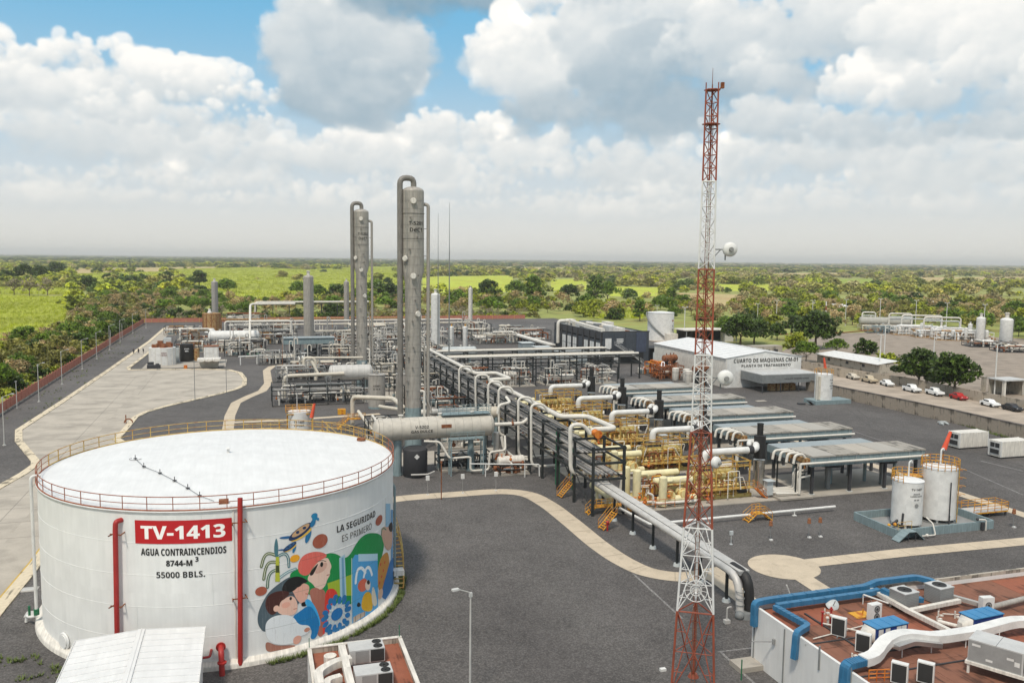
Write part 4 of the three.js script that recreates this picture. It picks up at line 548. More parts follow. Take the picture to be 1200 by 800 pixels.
// ================================================================ control building with the red-brown roof
{
  const x0 = 37.2, z0 = -55.6, x1 = 78, z1 = -30, h = 4.2, t = T('control_building', 'white block with a red-brown flat roof full of ducts and coolers', 'building', [x0, 0, z0]), w = x1 - x0, d = z1 - z0;
  part(t, 'wall', [box(0.22, h + 0.35, d, 0.11, 0, d / 2), box(w - 0.22, h + 0.35, 0.22, w / 2 + 0.11, 0, 0.11), box(w - 0.22, h, 0.22, w / 2 + 0.11, 0, d - 0.11)], M.wall);
  part(t, 'roof', box(w - 0.3, 0.2, d - 0.4, w / 2, h - 0.2, d / 2), M.roofRed);
  for (let i = 0; i < 7; i++) for (let j = 0; j < 4; j++) part(t, 'roof_membrane', box(5.6, 0.012 + ((i * 7 + j * 3) % 4) * 0.004, 3.4, 3.2 + i * 5.7, h, 2.2 + j * 3.5), (i + j * 3) % 4 === 0 ? M.roofBright : M.roofRed);
  part(t, 'roof_curb', [box(0.12, 0.12, 7, 3.3, h, 5.5), box(4.6, 0.12, 0.12, 5.6, h, 9), box(0.12, 0.12, 4, 8, h, 7), box(6, 0.1, 0.1, 3, h, 6.6), box(9, 0.1, 0.1, 4.6, h, 11.6)], M.dark);
  part(t, 'parapet', [box(w, 0.3, 0.2, w / 2, h + 0.35, 0.12)], M.rawWall);
  for (const g of [bar([-0.06, 4.7, 0.35], [-0.06, 0, 0.35], 0.05), bar([-0.06, 4.4, 4.2], [-0.06, 0, 4.2], 0.05), bar([-0.05, 4.9, 5.4], [-0.05, 3.2, 5.4], 0.07), bar([-0.05, 4.9, 8.2], [-0.05, 3.2, 8.2], 0.07), bar([-0.05, 4.9, 11.4], [-0.05, 3.2, 11.4], 0.07)]) part(t, 'downpipe', g, M.steelGrey);
  part(t, 'vent_pipe', [bar([-0.1, 2.9, 3.0], [-1.6, 2.85, 2.4], 0.05), cyl(0.12, 0.4, -0.1, 2.7, 3.0)], M.acGrey);
  part(t, 'foundation_step', box(2.2, 0.4, 1.6, -0.9, 0, 0.9), M.slab);
  const bl = (l, p, f, w = 0.62) => one('air_duct', l, 'duct', [square(p, w * 0.76, 0.38, 0.35), ...Array.from({ length: 7 }, (_, i) => { const a = p[f], b = p[f + 1], q = (i + 1) / 8; return box(Math.abs(b[0] - a[0]) > Math.abs(b[2] - a[2]) ? 0.05 : w * 0.76 + 0.05, 0.43, Math.abs(b[0] - a[0]) > Math.abs(b[2] - a[2]) ? w * 0.76 + 0.05 : 0.05).translate(lerp(a[0], b[0], q), lerp(a[1], b[1], q) - 0.215, lerp(a[2], b[2], q)); })], M.blueDuct, undefined);
  bl('blue square duct along the outer roof edge that turns down over the white wall corner', [[36.95, 3.1, -55.0], [36.95, 4.95, -55.0], [38.2, 4.95, -55.2], [47.6, 4.95, -55.4], [48.6, 5.25, -55.4], [52.6, 5.25, -55.4], [53.3, 5.25, -54.2], [53.3, 4.3, -53.4]], 2);
  bl('blue square duct just inside the one on the roof edge', [[38.4, 4.85, -54.25], [47.2, 4.85, -54.45], [48.2, 4.9, -54.6]], 0, 0.55);
  bl('blue square duct that crosses the roof corner and drops over the west wall', [[38.2, 4.8, -54.2], [38.6, 4.8, -50.6], [37.0, 4.8, -49.8], [36.9, 2.9, -49.8]], 0, 0.55);
  bl('blue square duct joined to the white duct, coming down at the wall edge', [[38.6, 4.95, -44.7], [37.0, 4.95, -44.5], [36.9, 2.6, -44.5]], 0, 0.95);
  bl('short blue duct beside the two grey condensers', [[48.2, 5.1, -54.2], [48.6, 4.9, -52.6], [50.4, 4.8, -52.3]], 0, 0.6);
  one('white_duct', 'wide white insulated duct that steps up and runs over the red-brown roof', 'duct', [square([[38.5, 4.95, -44.7], [39.6, 4.95, -44.9], [41.2, 5.5, -45.8], [43.2, 5.55, -46.2], [45.5, 5.1, -45.9], [49, 5.1, -45.9], [53, 5.3, -46.2], [56, 5.2, -45.3], [60, 5.0, -44.6]], 0.85, 0.55, 0.8), ...[42.5, 45, 48, 51].map((x) => box(0.05, 0.9, 0.05, x, h, -45.6))], M.white);
  one('foil_wrap', 'crumpled bare-metal underside of the white duct', 'duct wrap', square([[41.6, 5.24, -45.2], [43.3, 5.26, -45.55], [45.5, 4.86, -45.35]], 0.5, 0.3, 0.3), M.foil);
  one('pipe_run', 'long white boxed pipe running across the roof between the blue box units', 'pipe', [square([[48.0, 4.75, -55.2], [47.9, 4.7, -51.2], [48.2, 4.7, -46.4]], 0.36, 0.3), box(0.1, 0.5, 0.1, 48, h, -53), box(0.1, 0.5, 0.1, 48.1, h, -48)], M.whiteDirty);
  one('pipe_run', 'white boxed pipe branching east from the long boxed pipe', 'pipe', [square([[48.1, 4.7, -51.0], [53.2, 4.75, -51.4]], 0.34, 0.3), box(0.1, 0.5, 0.1, 51, h, -51.2)], M.whiteDirty);
  one('pipe_run', 'pale pipe from behind the darker condenser to the small fan unit', 'pipe', [square([[53.0, 4.7, -53.2], [54.6, 4.65, -50.2]], 0.34, 0.3)], M.pipeGrey);
  one('pipe_run', 'grey round pipe leaving the small fan unit along the roof edge', 'pipe', [tube([[54.8, 4.7, -49.8], [64, 4.7, -51.2], [70, 4.7, -52]], 0.22, 10)], M.clad);
  one('roof_pipe', 'thin white pipes lying on the red-brown roof before the blue box units', 'pipe', [tube([[38.2, 4.36, -49.5], [44.6, 4.36, -50.6]], 0.05, 6), tube([[40.4, 4.45, -51.4], [42.6, 4.45, -49], [43.3, 4.45, -46.6]], 0.06, 6), tube([[49.0, 4.5, -49.2], [50.2, 4.5, -47.4], [50.2, 4.3, -46.6]], 0.16, 8), tube([[50.6, 4.4, -50.4], [52.4, 4.4, -49.6]], 0.05, 6), square([[42.2, 4.5, -47.6], [41.5, 4.5, -46.7]], 0.4, 0.3)], M.whiteDirty);
  one('pipe_support', 'white frame with a bent strut by the long boxed pipe', 'pipe support', [bar([46.2, h, -54], [46.2, 5, -54], 0.05, 4), bar([46.2, 5, -54], [47.8, 4.5, -53], 0.08, 4), bar([47.2, h, -54.2], [46.4, 4.8, -53.4], 0.05, 4)], M.white);
  for (const [x, z, l] of [[40.45, -49.6, 'white split air conditioner standing between the red pipes and the blue panelled unit'], [40.35, -46.9, 'white split air conditioner behind the step of the wide white duct'], [39.6, -42.6, 'white split air conditioner at the picture edge under the wide duct, on the corner side'], [41.3, -42.2, 'white split air conditioner at the picture edge nearer the grey package unit']]) {
    const u = T('split_air_conditioner', l, 'air conditioner', [x, h, z], 0.35); part(u, 'casing', [box(1.0, 1.35, 0.42, 0, 0.12, 0).rotateY(-1.25)], M.white); part(u, 'grille', [box(0.86, 1.2, 0.03, 0, 0.19, 0.215).rotateY(-1.25)], M.grille); part(u, 'foot', [box(0.9, 0.12, 0.08, 0, 0, 0).rotateY(0.3)], M.steelGrey);
  }
  for (const [x, z, l, r] of [[44.9, -51.2, 'small white condenser with dark round fans behind the blue panelled unit', 0.1], [54.3, -49.9, 'small white box fan unit at the end of the grey round pipe', -0.15]]) {
    const u = T('condenser', l, 'air conditioner', [x, h, z], r); part(u, 'casing', box(1.0, 1.25, 0.5, 0, 0.1, 0), M.white); for (const y of r > 0 ? [0.42, 1.0] : [0.75]) { part(u, 'fan', [new THREE.TorusGeometry(0.24, 0.03, 6, 18).translate(0, y, 0.27), cyl(0.1, 0.04, 0, 0, 0, 0.1, 10).rotateX(Math.PI / 2).translate(0, y, 0.27)], M.dark); part(u, 'fan_grille', cyl(0.23, 0.02, 0, 0, 0, 0.23, 18).rotateX(Math.PI / 2).translate(0, y, 0.255), M.acGrey); } part(u, 'foot', box(0.9, 0.1, 0.4, 0, 0, 0), M.steelGrey);
  }
  for (const [x, z, l] of [[48.9, -52.6, 'square grey condenser with a top fan beside the long white boxed pipe'], [52.4, -52.7, 'square grey condenser with a top fan nearest the dark gravel']]) {
    const u = T('square_condenser', l, 'air conditioner', [x, h, z], 0.12); part(u, 'casing', [box(1.5, 1.3, 1.5, 0, 0.1, 0)], M.acGrey); part(u, 'lid', box(1.56, 0.06, 1.56, 0, 1.4, 0), M.acLight);
    part(u, 'fan', [new THREE.TorusGeometry(0.5, 0.05, 6, 24).rotateX(Math.PI / 2).translate(0, 1.47, 0)], M.dark); part(u, 'fan_blade', [cyl(0.48, 0.01, 0, 1.462, 0, 0.48, 24), ...[0, 1, 2].map((k) => box(0.9, 0.02, 0.12).rotateY(k * 1.05).translate(0, 1.47, 0))], M.grille); part(u, 'louvre', Array.from({ length: 9 }, (_, k) => box(1.52, 0.03, 1.52, 0, 0.2 + k * 0.13, 0)), M.steelGrey); part(u, 'foot', box(1.4, 0.1, 1.4, 0, 0, 0), M.steel);
  }
  for (const [x, z, l, w, pn] of [[43.3, -48.2, 'blue box unit with white front panels and a pale hood', 2.9, 1], [51.4, -47.6, 'dark blue box unit with a light blue lid and few white panels', 2.9, 0]]) {
    const u = T('air_handler', l, 'air handling unit', [x, h, z], 0.08); part(u, 'casing', box(w, 1.15, 1.3, 0, 0.15, 0), M.blueBox); part(u, 'lid', [box(w + 0.1, 0.06, 1.42, 0, 1.3, 0), ...[-0.9, 0, 0.9].map((q) => box(0.04, 0.02, 1.42, q, 1.36, 0))], M.blueTop);
    for (const q of pn ? [-1.05, -0.42, 0.62, 1.1] : [-0.5]) part(u, 'panel', box(pn ? 0.42 : 0.36, pn ? 0.95 : 0.7, 0.03, q, 0.26, 0.66), M.white); if (!pn) part(u, 'label_plate', box(0.75, 0.2, 0.03, 0.55, 0.75, 0.66), M.white);
    part(u, 'hood', [new THREE.CylinderGeometry(0.3, 0.75, 0.7, 4, 1).rotateY(Math.PI / 4).rotateZ(Math.PI / 2).translate(-w / 2 - 0.35, 0.72, 0)], M.whiteDirty); part(u, 'base', box(w, 0.15, 1.2, 0, 0, 0), M.steelGrey);
  }
  { // package unit on a frame
    const u = T('package_unit', 'long grey packaged cooler on a pale steel frame at the picture edge', 'air conditioner', [47.2, h - 0.35, -41.0], -1.05);
    part(u, 'stand', [box(0.15, 1.0, 0.15, -2.4, 0, 0.9), box(0.15, 1.0, 0.15, 2.4, 0, 0.9), box(0.15, 1.0, 0.15, -2.4, 0, -0.9), box(0.15, 1.0, 0.15, 2.4, 0, -0.9), box(5.2, 0.2, 0.2, 0, 1.0, 0.95), box(5.2, 0.2, 0.2, 0, 1.0, -0.95), box(0.2, 0.2, 1.7, -2.5, 1.0, 0), box(0.2, 0.2, 1.7, 2.5, 1.0, 0)], M.whiteDirty);
    part(u, 'casing', [box(1.6, 1.5, 1.9, -1.68, 1.2, 0), box(1.6, 1.5, 1.9, -0.05, 1.2, 0), box(1.6, 1.5, 1.9, 1.6, 1.2, 0)], M.acLight); part(u, 'door_panel', [box(0.5, 0.15, 0.03, -2.0, 2.3, 0.955), box(0.4, 0.15, 0.03, -1.2, 1.5, 0.955), box(0.4, 0.15, 0.03, 0, 2.0, 0.955), box(0.3, 0.3, 0.03, 0.4, 1.7, 0.955)], M.white); part(u, 'side_wall', box(3.1, 1.36, 0.03, -0.9, 1.27, 0.945), M.acGrey); part(u, 'coil', [box(0.6, 1.36, 0.03, 1.2, 1.27, 0.955)], M.grille);
    for (const q of [-0.42, 0.42]) part(u, 'fan', [cyl(0.36, 0.04, 1.6, 2.7, q, 0.36, 20), new THREE.TorusGeometry(0.38, 0.03, 6, 20).rotateX(Math.PI / 2).translate(1.6, 2.74, q)], M.dark);
  }
  { const u = T('satellite_dish', 'small pale satellite dish on the red-brown roof beside the blue duct', 'satellite dish', [43.3, h, -54.0], -0.3); part(u, 'reflector', new THREE.SphereGeometry(0.9, 20, 8, 0, 6.283, 0, 0.62).rotateX(0.75).translate(0, -0.2, -0.5), M.paleBlue); part(u, 'mast', cyl(0.04, 0.6, 0, 0, -0.1), M.acGrey); part(u, 'feed', bar([0, 0.3, 0.2], [0, 0.85, 0.6], 0.03), M.acGrey); }
  { const u = T('vent_stack', 'pair of red vent pipes with pale gauges on the red-brown roof', 'vent pipe', [40.4, h, -51.4]); for (const q of [0, 0.95]) part(u, 'pipe', [cyl(0.07, 1.1 + q * 0.2, q, 0, q * -0.25), cyl(0.14, 0.06, q, 1.1, q * -0.25)], M.red); part(u, 'gauge', [ball(0.13, 0.45, 0.6, 0), ball(0.13, 0.7, 0.8, 0.1), box(0.1, 0.7, 0.1, 0.5, 0, 0)], M.whiteDirty); }
  one('yellow_mat', 'yellow rectangular pad on the red-brown roof near the satellite dish', 'roof pad', [box(1.5, 0.05, 1.1, 44.6, h + 0.03, -52.3), box(0.06, 0.5, 0.06, 44.8, h, -52.3)], M.yellow);
  one('ladder_guard', 'orange roof ladder hoop at the lower picture edge', 'ladder', [rail([[37.9, h, -43.4], [39.5, h, -43.1]], 0.8, 2, 0.04, 0.5)], M.orange);
  one('insulator_posts', 'small pipe stubs and drains standing on the red-brown roof', 'roof fittings', [[39.2, -46.6], [42, -53.2], [45.6, -49], [49.6, -49.9], [50.2, -50.4], [51.2, -49.8], [46.6, -47], [55.6, -50.6], [56.4, -47.6]].flatMap(([x, z], i) => [cyl(0.06, 0.3 + (i % 3) * 0.15, x, h, z), box(0.25, 0.12, 0.2, x + 0.3, h, z)]), M.whiteDirty);
}
one('leaning_pole', 'white pole leaning beside the building duct on the gravel', 'pole', bar([47.58,-64.86, ].length ? [47.58, 0, -64.86] : 0, [47.58 - 0.7, 1.6, -64.86], 0.06), M.white);
one('marker_post', 'green marker post beside the white wall of the control building', 'post', cyl(0.05, 1.6, 34.71, 0, -53.03), M.green);
one('ground_stone', 'small white block lying on the dark gravel before the mast', 'block', box(0.45, 0.2, 0.3, 29.71, 0, -55.98), M.white);
one('vent_riser', 'grey pipe elbow standing beside the trunk outlet by the mast', 'pipe fitting', [tube([[39.08, 0, -62.25], [39.08, 1.4, -62.25], [39.08 + 0.4, 1.4, -62.25]], 0.07, 8), box(0.5, 0.3, 0.4, 39.08, 0, -62.25)], M.galv);

// ================================================================ cable trunk on black posts
{
  const t = T('cable_trunk', 'long pale covered cable trunk on black posts leading away from the rack', 'cable trunk', [41.35, 0, -64]);
  for (let k = 0; k < 12; k++) part(t, 'cover_panel', [box(1.05, 0.06, 2.66, 0.42, 3.72, -31.0 + k * 2.7), box(1.1, 0.03, 0.06, 0.42, 3.78, -32.3 + k * 2.7)], M.galv);
  part(t, 'tray', [box(1.0, 0.32, 32.4, 0.42, 3.38, -16.1)], M.acGrey);
  part(t, 'side_pipe', tube([[-0.45, 3.5, -32.6], [-0.45, 3.5, 0.4], [-0.45, 0, 1.0]], 0.34, 14, 1.5), M.galv); part(t, 'side_pipe', tube([[0.45, 3.45, -2], [0.5, 3.45, 0.5], [0.5, 0, 1.0]], 0.46, 12, 1.4), M.black);
  part(t, 'clamp_band', [0, 1, 2, 3].map((k) => new THREE.TorusGeometry(0.36, 0.035, 6, 20).rotateX(Math.PI / 2).translate(-0.45, 0.5 + k * 0.6, 0.86)), M.steelGrey); part(t, 'outlet', [cyl(0.6, 0.5, -0.1, 0, 1.2, 0.5), ball(0.42, -0.7, 0.3, 1.3)], M.steelGrey);
  for (const z of [-91.7, -86.5, -81.4, -75.9, -71.2, -66.4]) { const p = part(t, 'post', [box(0.22, 3.1, 0.22, 0.2, 0.25, z + 64), box(1.5, 0.16, 0.2, 0.2, 3.22, z + 64)], M.steel); part(p, 'footing', [cyl(0.42, 0.28, 0.2, 0, z + 64, 0.34, 8)], M.paleBlue); }
}
// ================================================================ black pipe rack with its pipes
const M_coolerRoof2 = mat(0.36, 0.345, 0.32, { map: tWall, roughness: 0.85 }), M_coolerRoof3 = mat(0.43, 0.39, 0.335, { map: tSoft, roughness: 0.8 });
function rack(name, label, a, b, w, h, step, levels, m = M.steel, tiltBrace = true) {
  const L = Math.hypot(b[0] - a[0], b[1] - a[1]), t = T(name, label, 'pipe rack', [a[0], 0, a[1]], Math.atan2(-(b[1] - a[1]), b[0] - a[0])), n = Math.max(1, Math.round(L / step));
  for (let i = 0; i <= n; i++) { const x = i * L / n; for (const s of [-1, 1]) part(t, 'column', box(0.3, h, 0.3, x, 0, s * w / 2), m); part(t, 'cross_beam', levels.map((y) => box(0.22, 0.3, w - 0.3, x, y - 0.26, 0)), m); }
  for (const s of [-1, 1]) for (const y of levels) part(t, 'long_beam', box(L, 0.26, 0.16, L / 2, y - 0.28, s * (w / 2 + 0.24)), m);
  if (tiltBrace) part(t, 'brace', Array.from({ length: Math.floor(n / 3) }, (_, i) => [-1, 1].map((s) => bar([(i * 3) * L / n, 0.3, s * w / 2], [(i * 3 + 1) * L / n, levels[0] - 0.3, s * w / 2], 0.07, 4))).flat(), m);
  return t;
}
rack('pipe_rack', 'long black steel pipe rack carrying bundles of grey pipes through the plant', [41.7, -94], [41.7, -206], 4.1, 8.6, 6.2, [4.6, 6.6, 8.4]);
function pipeRow(name, label, group, z0, z1, y, list, m) { for (const [i, [x, r]] of list.entries()) { one(name, `${label}, ${['first', 'second', 'third', 'fourth', 'fifth', 'sixth'][i]} from the west`, 'pipe', [tube([[x, y + r, z0], [x, y + r, (z0 + z1) / 2], [x, y + r, z1]], r, 8)], m, group); } }
pipeRow('rack_pipe', 'grey pipe on the lowest level of the long black rack', 'grey pipes lying along the long black rack', -95, -204, 4.6, [[40.2, 0.16], [40.75, 0.22], [41.4, 0.18], [42.0, 0.14], [42.6, 0.24], [43.25, 0.16]], M.pipeDull);
pipeRow('rack_pipe', 'grey pipe on the middle level of the long black rack', 'grey pipes lying along the long black rack', -99, -204, 6.6, [[40.3, 0.2], [40.95, 0.15], [41.5, 0.22], [42.2, 0.14], [42.75, 0.2], [43.3, 0.14]], M.pipeDull);
pipeRow('rack_pipe', 'grey pipe on the top level of the long black rack', 'grey pipes lying along the long black rack', -104, -204, 8.4, [[40.4, 0.16], [40.95, 0.13], [43.3, 0.2]], M.cladDark);
one('header_pipe', 'fat white header pipe with square expansion loops on top of the long rack', 'pipe', tube([[41.8, 9.0, -224], [41.8, 9.0, -159], [45.9, 9.0, -158.8], [46.3, 9.0, -150.4], [42.0, 9.0, -150], [42.0, 9.0, -112], [45.8, 9.0, -111.2], [46.2, 9.0, -102.2], [42.8, 9.0, -102.2], [42.4, 9.0, -100.6]], 0.36, 12, 0.9), M.pipeWhite);
one('valve_actuator', 'orange valve wheel at the end of the white header pipe', 'valve', [ball(0.5, 42.4, 9.0, -100.2), cyl(0.55, 0.14, 0, 0, 0).rotateX(Math.PI / 2).translate(42.6, 8.9, -99.6)], M.orange);
{
  const loops = [[677, 498, 9.6, 3.9, 1.9], [629, 474, 9.6, 1, 1.5], [617, 466, 9.6, 1, 1.4], [592, 454, 9.6, 2.2, 1.3], [578, 447, 9.2, 2.6, 1.2], [565, 441, 9.4, 2.6, 1.1], [541, 431, 9.6, 2.6, 1]];
  const zs = [-99.84, -115.67, -121.86, -132.58, -139, -147.68, -160.28];
  const ways = ['nearest the end of the black rack', 'beside the twin loop at the black rack', 'second beside the twin loop at the black rack', 'above the horizontal silver drum', 'behind the silver drum platform', 'before the steel-blue exchanger', 'between the two grey towers and the rack'];
  zs.forEach((z, i) => one('riser_pipe', `white riser pipe with a gooseneck top, ${ways[i]}`, 'pipe', tube([[43.6, loops[i][3], z], [39.0, loops[i][3], z], [38.8, 10.3, z], [40.5 + 0.1 * i, 10.3, z + 0.3], [41.4, 9.1, z + 0.4]], i ? 0.2 : 0.27, 10, 1.1), M.pipeWhite));
}
for (const [i, x, y] of [[0, 673, 590], [1, 655, 572]]) one('access_stair', i ? 'small orange step stair under the black rack, farther in' : 'orange step stair with rails at the foot of the black rack', 'stair', [stair([38.52, 0.1, -102.74 + i * 14], [38.52 + 1.9, 1.9, -102.74 + i * 14 - 0.4], 1.0, 8)], M.yellow);
one('access_platform', 'orange railed walkway at the base of the rack end', 'walkway', [box(5.2, 0.08, 1.2, 42.6, 0.9, -94.8), rail([[40.2, 0.95, -94.1], [45.2, 0.95, -94.1]], 1.05, 2, 0.035, 0.7), stair([39.3, 0, -95], [40.4, 0.9, -95], 0.9, 4), ball(0.55, 44.6, 0.9, -93.4), cyl(0.5, 0.6, 45.6, 0.2, -93.2)], M.yellow);
one('scraper_trap', 'pale yellow pipe launcher lying inside the end of the rack', 'pipe launcher', [vesselGeo(0.42, 6.5, 14).rotateY(Math.PI / 2).translate(43.0, 1.5, -99), cyl(0.55, 0.15, 0, 0, 0).rotateX(Math.PI / 2).translate(43, 1.5, -96), box(0.2, 1.1, 0.5, 43, 0, -100.5), box(0.2, 1.1, 0.5, 43, 0, -97)], M.creamVessel);
one('hydrant', 'small red hydrant standing beside the first trunk post', 'hydrant', [cyl(0.1, 1.0, 39.17, 0, -88.27), ball(0.2, 39.17, 1.0, -88.27), box(0.5, 0.12, 0.12, 39.17, 0.7, -88.27)], M.red);
one('fire_monitor', 'green painted pipe column inside the black rack', 'pipe', [cyl(0.32, 7.6, 40.6, 0, -109), cyl(0.2, 7, 41.8, 0, -106)], M.green);
one('yard_pipe', 'low white pipe that turns a corner and runs to the dike', 'pipe', [tube([[43.2, 0.6, -97], [44.2, 0.6, -87.5], [70.2, 0.6, -87.9]], 0.17, 10, 0.3), ...[46, 52, 58, 64].map((x) => [box(0.1, 0.5, 0.1, x, 0, -87.6), box(0.5, 0.1, 0.3, x, 0, -87.6)]), ...[-94, -91].map((z) => box(0.1, 0.5, 0.1, 43.7, 0, z))], M.white);
one('white_junction', 'small white box on a thin post by the low white pipe', 'junction box', [box(0.4, 0.45, 0.2, 50.86, 0.9, -80.74), cyl(0.04, 0.9, 50.86, 0, -80.74), box(0.3, 0.08, 0.3, 50.55, 0, -80.23)], M.paleBlue);
one('valve_platform', 'yellow railed valve step standing over the low white pipe', 'step platform', [stair([57.99 - 1.2, 0, -87.18], [57.99, 0.9, -87.18], 1.1, 4), box(1.1, 0.06, 1.1, 57.99 + 0.5, 0.9, -87.18), rail([[57.99, 0.9, -87.18 + 0.55], [57.99 + 1.1, 0.9, -87.18 + 0.55]], 1, 2, 0.035, 0.55), rail([[57.99, 0.9, -87.18 - 0.55], [57.99 + 1.1, 0.9, -87.18 - 0.55]], 1, 2, 0.035, 0.55), stair([57.99 + 2.2, 0, -87.18], [57.99 + 1.1, 0.9, -87.18], 1.1, 4)], M.yellow);
for (const [px, py, l] of [[903, 633, 'rusty orange valve post nearest the yellow valve step'], [948, 629, 'rusty orange valve post, first of the pair before the dike'], [961, 628, 'rusty orange valve post, second of the pair before the dike'], [1188, 618, 'rusty red valve post standing by the path beyond the dike']]) {
  const q = [[px, py]].map(() => 0); const P = { 903: [55.64,-80.33], 948: [60.43,-79.94], 961: [61.86,-79.86], 1188: [86.69,-76.64] }[px];
  const u = T('valve_post', l, 'valve post', [P[0], 0, P[1]]); part(u, 'stem', cyl(0.04, 1.8, 0, 0, 0), M.steelGrey); part(u, 'hood', [cyl(0.24, 0.35, 0, 1.7, 0, 0.18, 10), ball(0.2, 0, 2.1, 0)], M.rust); part(u, 'base', box(0.35, 0.14, 0.3, 0.05, 0, 0.1), M.white);
}
// ================================================================ compressors in five bays
{
  for (let bay = 0; bay < 5; bay++) {
  const R = rng(8 + bay * 5), t = T('gas_compressor', `yellow gas compressor of the ${['nearest bay', 'second bay from the nearest', 'middle bay', 'fourth bay', 'farthest bay'][bay]}, with the white duct on top`, 'compressor', [56.5, 0, -98.4 - 15.1 * bay]);
  part(t, 'skid', [box(17, 0.45, 3.6, -1.5, 0.1, 0), box(17, 0.5, 0.25, -1.5, 0.1, 2), box(17, 0.5, 0.25, -1.5, 0.1, -2)], M.engineDeep);
  part(t, 'engine_block', [box(6.6, 1.5, 1.7, 2.2, 0.55, 0), box(6.6, 0.9, 0.9, 2.2, 2.05, 0.55).rotateX(0), box(6.6, 0.9, 0.9, 2.2, 2.05, -0.55), box(6.2, 0.5, 1.2, 2.2, 2.95, 0)], M.engineDeep);
  for (const s of [-1, 1]) part(t, 'rocker_cover', Array.from({ length: 8 }, (_, i) => box(0.55, 0.5, 0.6, -0.75 + i * 0.82, 2.75, s * 0.85)), M.engine);
  for (const s of [-1, 1]) part(t, 'intake_runner', Array.from({ length: 8 }, (_, i) => tube([[-0.75 + i * 0.82, 2.5, s * 1.15], [-0.75 + i * 0.82, 1.9, s * 1.45], [-0.75 + i * 0.82, 1.4, s * 1.0]], 0.13, 6, 0.3)), M.engine);
  for (const s of [-1, 1]) part(t, 'manifold', tube([[-1.2, 1.7, s * 1.5], [5.6, 1.7, s * 1.5]], 0.2, 8), M.engine);
  part(t, 'flywheel', [cyl(1.1, 0.5, 0, 0, 0, 1.1, 24).rotateZ(Math.PI / 2).translate(-1.6, 1.4, 0)], M.engine); part(t, 'crankcase', [box(3.8, 1.6, 2.0, -4.4, 0.55, 0), box(3.4, 0.3, 1.6, -4.4, 2.15, 0)], M.engine);
  for (const s of [-1, 1]) for (const x of [-5.6, -3.6]) part(t, 'cylinder', [cyl(0.62, 1.6, 0, 0, 0, 0.62, 16).rotateX(Math.PI / 2).translate(x, 1.45, s * 1.8), cyl(0.75, 0.25, 0, 0, 0, 0.75, 16).rotateX(Math.PI / 2).translate(x, 1.45, s * 2.6)], M.engine);
  for (const [y, s, r] of [[3.05, 1.9, 0.46], [3.05, -1.9, 0.46], [0.95, 3.0, 0.42]]) part(t, 'bottle', vesselGeo(r, 5.2, 16).translate(-4.6, y, s), M.creamVessel);
  for (const [x, z, h] of [[-9.4, 1.2, 4.6], [-6.8, 3.4, 4.1], [-9.6, -1.6, 4.4]]) { const s = part(t, 'scrubber', domed(0.52, 0.4, h, x, z, 16), M.creamVessel); part(s, 'nozzle', [tube([[x, h - 0.7, z], [x + 1.4, h - 0.7, z], [x + 1.8, 3.2, z * 0.6]], 0.2, 8), cyl(0.58, 0.2, x, 0.3, z)], M.creamVessel); }
  part(t, 'suction_pipe', [tube([[-12.2, 0.7, 2.6], [-8, 0.7, 2.8], [-7.6, 0.7, 3.8], [-2, 0.7, 3.8]], 0.2, 8), tube([[-12.2, 0.9, -2], [-10.2, 0.9, -2], [-10, 2.8, -2]], 0.22, 8), tube([[-8.4, 0.6, 3.9], [-8.4, 1.9, 3.9], [-9.2, 2.2, 3.9]], 0.16, 8)], M.pipeWhite);
  part(t, 'valve', Array.from({ length: 14 }, () => { const x = -11 + R() * 11, z = 2.4 + R() * 1.8, y = 0.6 + R() * 1.2; return [ball(0.24, x, y, z, 1, 8), cyl(0.05, 0.5, x, y, z), cyl(0.22, 0.05, x, y + 0.5, z)]; }), M.orange);
  part(t, 'piping', Array.from({ length: 26 }, () => { const x = -11 + R() * 15, z = -2.6 + R() * 5.6, y = 0.6 + R() * 2.6; return tube([[x, 0.4, z], [x, y, z], [x + 0.6 + R() * 1.4, y, z], [x + 1.2 + R(), y * 0.6, z + R() * 0.6]], 0.06 + R() * 0.07, 6); }), M.rust); part(t, 'oil_piping', Array.from({ length: 12 }, () => { const x = -9 + R() * 13, z = -2.2 + R() * 4.6, y = 1 + R() * 2.4; return tube([[x, 0.4, z], [x, y, z], [x + 0.8 + R(), y, z]], 0.05 + R() * 0.05, 6); }), M.yellow);
  part(t, 'frame', [...[-1.6, 1.6, 4.6, 6.6].map((x) => [-1, 1].map((s) => box(0.14, 4.6, 0.14, x, 0.4, s * 2.1))), ...[4.3, 4.9].map((y) => [-1, 1].map((s) => box(8.6, 0.14, 0.12, 2.5, y, s * 2.1))), ...[-1.6, 1.6, 4.6, 6.6].map((x) => box(0.12, 0.14, 4.2, x, 4.9, 0))], M.yellowRail);
  part(t, 'catwalk', [box(8.8, 0.06, 0.9, 2.4, 1.5, 2.55), rail([[-2, 1.5, 3], [6.8, 1.5, 3]], 1.0, 2, 0.035, 1.1), rail([[-2, 3.9, 2.1], [6.8, 3.9, 2.1]], 0.7, 1, 0.03, 1)], M.yellowRail); part(t, 'steps', stair([8.6, 0, 2.9], [7, 1.5, 2.9], 1.0, 6), M.orange);
